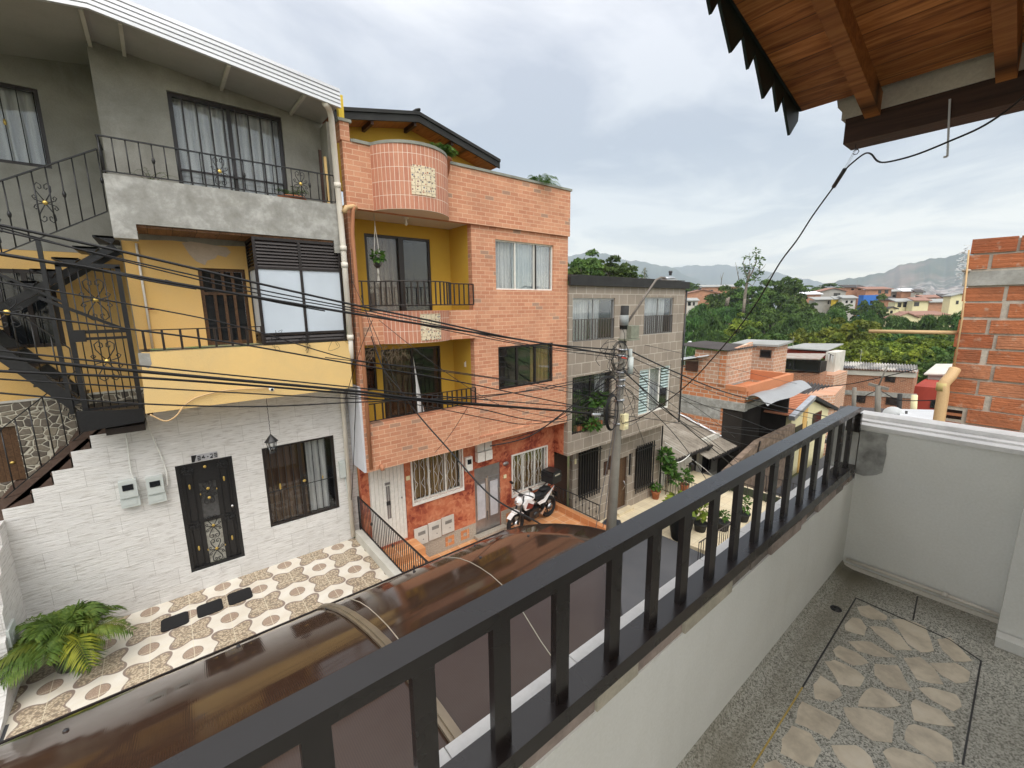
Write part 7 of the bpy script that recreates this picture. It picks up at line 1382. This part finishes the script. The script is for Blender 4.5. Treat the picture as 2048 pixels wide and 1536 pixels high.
far_house('wide orange brick house with two grey windows above the blue house', 1732, 1783, 579, 600, 203, FB, M['clay'], [(1757, 580, 1763, 587), (1770, 580, 1777, 587)])
far_house('low grey house with a dark terrace on the ridge', 1784, 1806, 584, 598, 210, GB, M['fibre_grey'], [(1786, 590, 1792, 594), (1796, 588, 1803, 594)])
far_house('plain brick house between the grey terrace house and the white gable house', 1804, 1830, 583, 598, 208, FB, M['white_sheet'])
far_house('white house with one large window on the ridge', 1829, 1846, 585, 598, 206, W_, M['fibre_dark'], [(1832, 588, 1839, 594)])
far_house('long brick house on the ridge with a clay roof', 1846, 1885, 596, 608, 200, FB, M['clay'], [(1872, 599, 1880, 603)])
far_house('brick house on the ridge next to the cream tower house', 1882, 1902, 595, 612, 198, FB, M['fibre_dark'])
far_house('grey house with narrow red windows in the hillside row', 1630, 1669, 600, 618, 180, GB, M['fibre_grey'], [(1656, 601, 1659, 608), (1661, 601, 1664, 608)])
far_house('small yellow house in the hillside row', 1668, 1684, 599, 616, 178, M['yellow_paint'], M['fibre_grey'], [(1673, 603, 1677, 608)])
far_house('white house with grey sheet roof between the yellow and the blue house', 1685, 1712, 597, 620, 178, W_, M['fibre_grey'], [(1692, 601, 1696, 606), (1702, 601, 1706, 606)])
far_house('bright blue three storey house on the hillside', 1728, 1757, 590, 640, 170, M['blue_paint'], None, [(1742, 601, 1753, 607), (1744, 616, 1752, 622)])
far_house('plain red brick house right of the blue house', 1757, 1792, 600, 622, 180, FB, M['fibre_dark'])
far_house('cream house with two big dark windows in the hillside row', 1791, 1827, 604, 630, 176, CR, M['fibre_grey'], [(1796, 605, 1803, 614), (1807, 604, 1825, 614), (1800, 624, 1806, 630)])
far_house('pale yellow house with a brown shutter in the hillside row', 1827, 1858, 602, 624, 176, CR, M['clay'], [(1829, 604, 1839, 612)])
far_house('blank red brick wall house near the cream tower house', 1858, 1900, 605, 624, 180, FB, M['fibre_grey'])
far_house('cream tower like house with an arched window next to the brick wall', 1902, 1935, 592, 626, 165, CR, M['fibre_grey'], [(1914, 601, 1919, 608)], gable=4)
far_house('small cream house under a dark roof below the red brick house', 1774, 1792, 618, 632, 160, CR, M['fibre_dark'], [(1781, 621, 1786, 627)], gable=3)
far_house('large cream gabled hall with a wide clay tile roof above the bamboo', 1788, 1836, 636, 665, 150, CR, M['clay'], [], gable=9)
far_house('wide low building with a clay tile roof behind the cream gabled hall', 1826, 1895, 631, 645, 158, CR, M['clay'], [])
far_house('brick house with white panel, left hillside cluster beside the grey tiled house', 1368, 1442, 588, 612, 185, FB, M['clay'], [(1396, 576, 1402, 580)], gable=8)
far_house('pale grey house with white windows among the left hillside trees', 1373, 1396, 602, 616, 165, W_, M['fibre_grey'], [(1376, 604, 1382, 611), (1386, 604, 1390, 611)])
far_house('upper brick house of the left hillside cluster behind the tall trees', 1405, 1480, 574, 600, 205, FB, M['fibre_grey'], [(1418, 579, 1426, 583)])
far_house('narrow brick building at the left edge of the hillside cluster', 1364, 1374, 606, 625, 160, FB, None)
far_house('brick house partly hidden by the dark mango trees', 1425, 1450, 594, 610, 180, FB, M['fibre_dark'], [(1430, 596, 1436, 600)])

# clutter on the roofs
for k, (px_, py_, D, h_, lab) in enumerate([(1713, 576, 200, 2.6, 'thin aerial on the ridge house behind the blue house'), (1640, 584, 190, 2.4, 'thin aerial on the grey gabled hillside house'), (1800, 585, 205, 2.2, 'thin aerial on the low grey ridge house'), (1845, 596, 190, 3.0, 'thin aerial over the pale yellow house with brown shutter'), (1720, 724, 44, 1.0, 'small aerial on the patched roof of the long brick house'), (1585, 697, 40, .9, 'small aerial behind the black glazed terrace')]):
    a = P(px_, py_, D=D); s_ = h_ / 3; m = MB(); m.tube([a, a + Vector((0, 0, h_))], .012 * h_, 4)
    for q in range(4): z_ = h_ * (.7 + .09 * q); m.bar(a + Vector((0, -s_ * (1 - .15 * q) * .5, z_)), a + Vector((0, s_ * (1 - .15 * q) * .5, z_)), .012 * h_, .012 * h_)
    tag(m.build('aerial', M['alu']), lab, 'aerial')
ln_ = thing('clothes_line', 'washing line with white and dark clothes beside the plastered wall of the glazed terrace house', 'washing line', tuple(P(1660, 715, X=41))); a, b = P(1656, 706, X=41.2), P(1668, 712, X=41.2); MB().tube([a, b], .02, 4).build('line', M['cable'], ln_)
for k, mt in enumerate((M['white_sheet'], M['tarp'], M['white_sheet'], M['curtain_blue'])): p = a.lerp(b, .12 + .22 * k); q = a.lerp(b, .27 + .22 * k); m = MB(); m.slab([p, q, q + Vector((0, .03, -.55 - .1 * (k % 2))), p + Vector((0, -.02, -.5))], (.02, 0, 0)); m.build('garment', mt, ln_)

# ================================================================ trees
def crown_mesh(name, kind, seed, mat, R_=4.0, H_=4.2, n=2600, s=.55):
    """unit crown around the origin: many leaf faces gathered in clumps over the crown's volume"""
    r = np.random.default_rng(seed); nc = {'broad': 46, 'bamboo': 30, 'sparse': 26}[kind]
    cen = []
    while len(cen) < nc:
        p = r.normal(size=3); p /= np.linalg.norm(p)
        if p[2] < -.45: continue
        q = r.uniform(.45, 1.0) ** .6 * (1 + .22 * math.sin(3 * math.atan2(p[1], p[0]) + seed)); cen.append(p * q * np.array([R_, R_, H_]))
    cen = np.array(cen); cr_ = r.uniform(.75, 1.5, nc) * R_ * {'broad': .26, 'bamboo': .28, 'sparse': .17}[kind]
    ci = r.integers(0, nc, n); d = r.normal(size=(n, 3)); d /= np.linalg.norm(d, axis=1)[:, None]; d[:, 2] = np.abs(d[:, 2]) * .8 - .25
    if kind == 'bamboo': d[:, 2] -= .25
    P0 = cen[ci] + d * cr_[ci][:, None] * r.uniform(.6, 1.0, n)[:, None]
    nrm = d * .7 + r.normal(size=(n, 3)) * .45 + np.array([0, 0, .35]); nrm /= np.linalg.norm(nrm, axis=1)[:, None]
    a = np.cross(nrm, r.normal(size=(n, 3))); a /= np.linalg.norm(a, axis=1)[:, None]
    if kind == 'bamboo': a = a * .5 + np.array([0, 0, -.7]) + d * .6; a -= nrm * np.sum(a * nrm, axis=1)[:, None]; a /= np.linalg.norm(a, axis=1)[:, None]
    b = np.cross(nrm, a); L = (s * r.uniform(.6, 1.4, n))[:, None]; wd = L * (.22 if kind == 'bamboo' else .5)
    V = np.stack([P0 - a * L * .5, P0 + b * wd * .5, P0 + a * L * .5 - nrm * L * .12, P0 - b * wd * .5], 1).reshape(-1, 3)
    me = bpy.data.meshes.new(name); me.vertices.add(len(V)); me.vertices.foreach_set('co', V.ravel()); me.loops.add(4 * n); me.loops.foreach_set('vertex_index', np.arange(4 * n)); me.polygons.add(n); me.polygons.foreach_set('loop_start', np.arange(0, 4 * n, 4)); me.polygons.foreach_set('loop_total', np.full(n, 4)); me.update(calc_edges=True); me.materials.append(mat); return me
def trunk_mesh(name, h, seed, spread=2.0, r0=.22):
    rs = random.Random(seed); m = MB(); m.tube([(0, 0, -h), (rs.uniform(-.2, .2), rs.uniform(-.2, .2), -h * .5), (0, 0, 0)], r0, 7, 0, r0 * .6)
    for k in range(7): a = k * .9 + rs.uniform(-.3, .3); m.tube([(0, 0, rs.uniform(-h * .25, .2)), (spread * .5 * math.cos(a), spread * .5 * math.sin(a), 1.0), (spread * math.cos(a), spread * math.sin(a), rs.uniform(1.6, 3))], r0 * .45, 5, 0, .03)
    me = bpy.data.meshes.new(name); me.from_pydata(m.v, [], m.f); me.materials.append(M['bark']); return me
CM = {'broad': [crown_mesh('crown', 'broad', s_, M['leaf'], n=5200, s=.62) for s_ in (1, 2, 3)], 'lime': [crown_mesh('crown', 'broad', s_, M['leaf_lime'], n=5200, s=.58) for s_ in (4, 5, 6)], 'bamboo': [crown_mesh('crown', 'bamboo', s_, M['leaf_bamboo'], H_=3.4, n=6500, s=.75) for s_ in (7, 8, 9)]}
TM = trunk_mesh('trunk', 9, 1)
TL = {'broad': 'dark green broad leaved tree in the wooded dip behind the roofs', 'lime': 'yellow green leafy tree in the near part of the wooded dip', 'bamboo': 'feathery drooping bamboo clump on the wooded slope'}
def plant(px_, pyt, D, kind, wpx, k, hz=1.0, label=None, group=None):
    """a tree whose crown top shows at px_, pyt, wpx pixels wide"""
    c = P(px_, pyt, D=D); sc_ = wpx * D / F / 8.0; t = thing('bamboo_clump' if kind == 'bamboo' else 'tree', label or TL[kind], 'bamboo' if kind == 'bamboo' else 'tree', (c.x, c.y, c.z - 4.2 * sc_ * hz), None if label else (group or {'broad': 'dark trees of the wood', 'lime': 'yellow green trees of the wood', 'bamboo': 'bamboo clumps of the wood'}[kind]))
    o = bpy.data.objects.new('crown', CM[kind][k % 3]); COL.objects.link(o); o.parent = t; o.scale = (sc_, sc_, sc_ * hz * (1 if kind != 'bamboo' else 1.2)); o.rotation_euler = (0, 0, k * 1.7)
    o = bpy.data.objects.new('trunk', TM); COL.objects.link(o); o.parent = t; o.scale = (sc_ * .8, sc_ * .8, sc_ * hz); return t
k = 0
for (px_, py_, D, kind, w_, hz) in [
    (1170, 508, 52, 'broad', 80, 1), (1222, 514, 55, 'broad', 78, .9), (1255, 535, 60, 'broad', 50, .8), (1140, 530, 50, 'broad', 60, 1),
    (1428, 592, 150, 'broad', 60, 1), (1462, 574, 145, 'broad', 62, 1.2), (1505, 566, 140, 'broad', 66, 1.1), (1550, 560, 140, 'broad', 60, 1.2), (1575, 556, 138, 'broad', 50, 1.2), (1588, 580, 130, 'broad', 55, 1.3), (1612, 604, 130, 'broad', 45, 1),
    (1395, 612, 128, 'bamboo', 70, 1), (1440, 606, 125, 'bamboo', 80, 1.1), (1370, 632, 105, 'bamboo', 90, 1.3), (1425, 640, 100, 'bamboo', 85, 1.2), (1500, 598, 125, 'broad', 70, 1.3), (1545, 592, 120, 'broad', 72, 1.2), (1590, 612, 118, 'broad', 70, 1.1),
    (1635, 618, 125, 'bamboo', 75, .9), (1690, 620, 128, 'bamboo', 78, .9), (1650, 640, 110, 'bamboo', 90, 1), (1745, 634, 120, 'bamboo', 60, 1), (1775, 634, 118, 'bamboo', 62, 1), (1812, 638, 118, 'bamboo', 48, 1), (1852, 636, 118, 'bamboo', 62, 1), (1895, 628, 112, 'bamboo', 70, 1.2), (1930, 630, 110, 'bamboo', 60, 1.2),
    (1485, 634, 95, 'lime', 62, 1.1), (1530, 628, 105, 'broad', 75, 1.3), (1575, 640, 100, 'bamboo', 90, 1.1), (1720, 656, 100, 'bamboo', 80, .8), (1800, 660, 100, 'bamboo', 80, .9), (1880, 660, 100, 'bamboo', 80, .9),
    (1395, 672, 80, 'bamboo', 80, 1.2), (1450, 664, 82, 'bamboo', 70, 1), (1460, 672, 76, 'broad', 50, 1), (1515, 660, 84, 'broad', 80, 1.1), (1570, 668, 80, 'broad', 70, 1), (1620, 660, 82, 'lime', 70, 1),
    (1665, 650, 80, 'lime', 95, 1.1), (1730, 652, 78, 'lime', 95, 1.1), (1700, 672, 70, 'lime', 90, 1.1), (1770, 676, 72, 'lime', 80, .9), (1830, 682, 80, 'lime', 80, .9), (1850, 672, 84, 'broad', 60, 1), (1890, 676, 76, 'lime', 70, .9), (1905, 690, 70, 'broad', 70, 1),
    (1400, 712, 62, 'broad', 70, 1.1), (1445, 704, 60, 'broad', 60, .9), (1490, 684, 70, 'broad', 70, .9), (1560, 692, 66, 'lime', 75, .8), (1620, 684, 64, 'lime', 75, 1), (1660, 700, 60, 'broad', 70, .9), (1740, 690, 62, 'lime', 80, .9), (1800, 700, 64, 'broad', 75, .9), (1850, 706, 64, 'lime', 75, 1), (1900, 716, 60, 'broad', 70, 1.1), (1870, 735, 58, 'broad', 50, .8)]:
    plant(px_, py_, D, kind, w_, k, hz); k += 1
plant(1648, 568, 235, 'broad', 62, 1, .5, 'rounded dark grove standing behind the hillside roofs')
plant(1385, 566, 230, 'broad', 34, 2, .7, 'small round tree behind the left hillside cluster')
plant(1745, 594, 160, 'broad', 42, 0, 1.4, 'loose light green tree in front of the blue house'); plant(1684, 606, 158, 'broad', 34, 2, .8, 'dark reddish low tree below the yellow house')
# conifer on the ridge behind the grey house
c = P(1290, 535, D=90); t = thing('conifer', 'small dark conifer on the skyline behind the grey house roof', 'tree', (c.x, c.y, c.z)); m = MB(); rs = random.Random(3)
for k in range(420): q = rs.random() ** .7; a = rs.uniform(0, 6.28); r_ = .15 + 1.35 * q * rs.uniform(.6, 1); p = Vector((r_ * math.cos(a), r_ * math.sin(a), -4.6 * q)); d = Vector((math.cos(a), math.sin(a), -.3)) * .45; s_ = Vector((-math.sin(a), math.cos(a), 0)) * .12; m.add([p - s_, p + d, p + s_], [(0, 1, 2)])
m.build('crown', M['leaf'], t, True); MB().tube([(0, 0, 0), (0, 0, -9)], .08, 5).build('trunk', M['bark'], t, True)
# tall sparse tree with bare twigs above the wood
tt = P(1497, 612, D=118); t = thing('tall_sparse_tree', 'tall pale trunked tree with sparse leaves and bare twigs rising above the wood', 'tree', tuple(tt)); m = MB(); lv_ = []
rs = random.Random(9); kk = 118 / F
def limb(pts, r): m.tube([P(x, y, D=118) - tt for x, y in pts], r, 5, 0, r * .4)
limb([(1487, 625), (1490, 590), (1494, 565), (1500, 540)], .45); limb([(1494, 562), (1504, 545), (1512, 525), (1513, 505)], .20); limb([(1496, 560), (1490, 540), (1486, 525), (1492, 512)], .16); limb([(1500, 548), (1508, 560), (1518, 548), (1521, 528)], .14)
limb([(1494, 565), (1505, 572), (1512, 560)], .12); limb([(1478, 560), (1475, 545), (1471, 525)], .10); limb([(1476, 548), (1480, 535)], .05); limb([(1521, 540), (1528, 534), (1532, 528)], .06); limb([(1535, 558), (1543, 548), (1550, 542)], .06); limb([(1442, 570), (1444, 555), (1447, 545)], .09); limb([(1443, 560), (1441, 549)], .05); limb([(1498, 545), (1500, 520), (1499, 505)], .06)
m.build('trunk', M['bark'], t, True)
m = MB()
for (x, y, r_) in [(1512, 503, 7), (1518, 515, 7), (1507, 514, 7), (1493, 514, 6), (1486, 534, 7), (1492, 540, 8), (1500, 534, 6), (1515, 530, 7), (1520, 545, 6), (1500, 556, 9), (1490, 560, 9), (1511, 558, 7), (1521, 520, 6), (1497, 550, 7), (1513, 546, 5)]:
    c = P(x, y, D=118) - tt; leaf_blob(m, tuple(c), (r_ * kk, r_ * kk, r_ * kk * .7), 26, .55, rs)
m.build('crown', M['leaf'], t, True)
for (x, yt, yb, D, lab) in ((1453, 596, 612, 116, 'pale slanting bare trunk left of the tall sparse tree'), (1457, 594, 612, 115, 'thin pale trunk beside the slanting one'), (1488, 598, 626, 90, 'pale bare trunk at the foot of the tall sparse tree'), (1368, 630, 668, 75, 'thin pale leaning trunk in the bamboo by the grey house')):
    tag(MB().tube([P(x - 2, yb, D=D), P(x, (yt + yb) / 2, D=D), P(x + 1, yt, D=D)], .22, 6).build('bare_trunk', M['bark']), lab, 'tree trunk')

# ================================================================ far mountains
def mountain(name, ridge, D, col, foot=640, drop=.7, seed=0, city=None):
    m = MB(); r = random.Random(seed); xs = []; n = 160; a, b = ridge[0][0], ridge[-1][0]
    def yy(x):
        for (x0, y0), (x1, y1) in zip(ridge, ridge[1:]):
            if x0 <= x <= x1: u = (x - x0) / (x1 - x0); u = u * u * (3 - 2 * u) * .4 + u * .6; return y0 + (y1 - y0) * u
        return ridge[-1][1]
    NV = 22; vs = []
    for i in range(n + 1):
        x = a + (b - a) * i / n; y0 = yy(x) + 1.3 * math.sin(x * .11 + seed) + .8 * math.sin(x * .31)
        for j_ in range(NV + 1):
            t = j_ / NV; d = D * (1 - .42 * t); y = y0 + (foot - y0) * t ** .9; spur = math.sin(x * .045 + seed * 3 + t * 2.5) * .05 + math.sin(x * .12 + t * 5) * .02; vs.append(P(x, y + 3 * math.sin(x * .2 + t * 9) * t * (1 - t), D=d * (1 + spur * t)))
    m.add(vs, [(i * (NV + 1) + j_, (i + 1) * (NV + 1) + j_, (i + 1) * (NV + 1) + j_ + 1, i * (NV + 1) + j_ + 1) for i in range(n) for j_ in range(NV)], 0, True); return struct(m.build(name, col))
g = G('forested_mountain', .95, .05); v = g.obj(); n = g.noise(v, .004, 7, .6); g.col(g.ramp(n, [(.35, (.022, .040, .022)), (.55, (.045, .068, .036)), (.72, (.12, .095, .065))])); M['mount'] = g.mat
g = G('mountain_with_city', .95, .05); v = g.obj(); n = g.noise(v, .0035, 7, .6); sp = g.vor(v, .055, out='Color'); cs = g.sep(sp)[0]; x, y, z = g.sep(v)
low = g.m('MULTIPLY', g.ramp(g.m('DIVIDE', g.m('ADD', z, 40.0), 300.0), [(.0, 1.0), (.30, .9), (.50, 0.0)]), g.ramp(g.noise(v, .006, 5), [(.42, 0.0), (.52, 1.0)])); bl_ = g.ramp(cs, [(.35, (.08, .08, .07)), (.55, (.26, .18, .15)), (.8, (.42, .37, .33))])
g.col(g.mix(low, g.ramp(n, [(.35, (.024, .042, .024)), (.52, (.05, .07, .04)), (.66, (.17, .12, .085))]), bl_)); M['mount_city'] = g.mat
mountain('mountain', [(1560, 600), (1600, 588), (1640, 572), (1680, 561), (1700, 557), (1730, 552), (1760, 547), (1800, 531), (1830, 524), (1870, 517), (1935, 506), (2010, 492), (2120, 480)], 3000, M['mount_city'], 640, seed=1)
mountain('mountain', [(1040, 530), (1120, 512), (1200, 505), (1255, 520), (1300, 526), (1345, 536), (1385, 556), (1440, 580), (1500, 600)], 4300, M['mount'], 640, seed=2)
mountain('mountain', [(1180, 560), (1300, 540), (1370, 532), (1440, 530), (1500, 533), (1545, 545), (1620, 560), (1700, 575), (1800, 590)], 5600, M['mount'], 640, seed=3)

# ================================================================ the air
hz = MB(); hz.box(-900, 6500, -3500, 6500, -420, 620); h = hz.build('haze', None); h.data.materials.clear()
hm = bpy.data.materials.new('thin_haze'); hm.use_nodes = True; ht = hm.node_tree; ht.nodes.clear(); pv_ = ht.nodes.new('ShaderNodeVolumePrincipled'); ho = ht.nodes.new('ShaderNodeOutputMaterial'); ht.links.new(pv_.outputs[0], ho.inputs['Volume'])
pv_.inputs['Color'].default_value = (.74, .82, .95, 1); pv_.inputs['Density'].default_value = 0.00022; pv_.inputs['Anisotropy'].default_value = .2
h.data.materials.append(hm); h['kind'] = 'stuff'
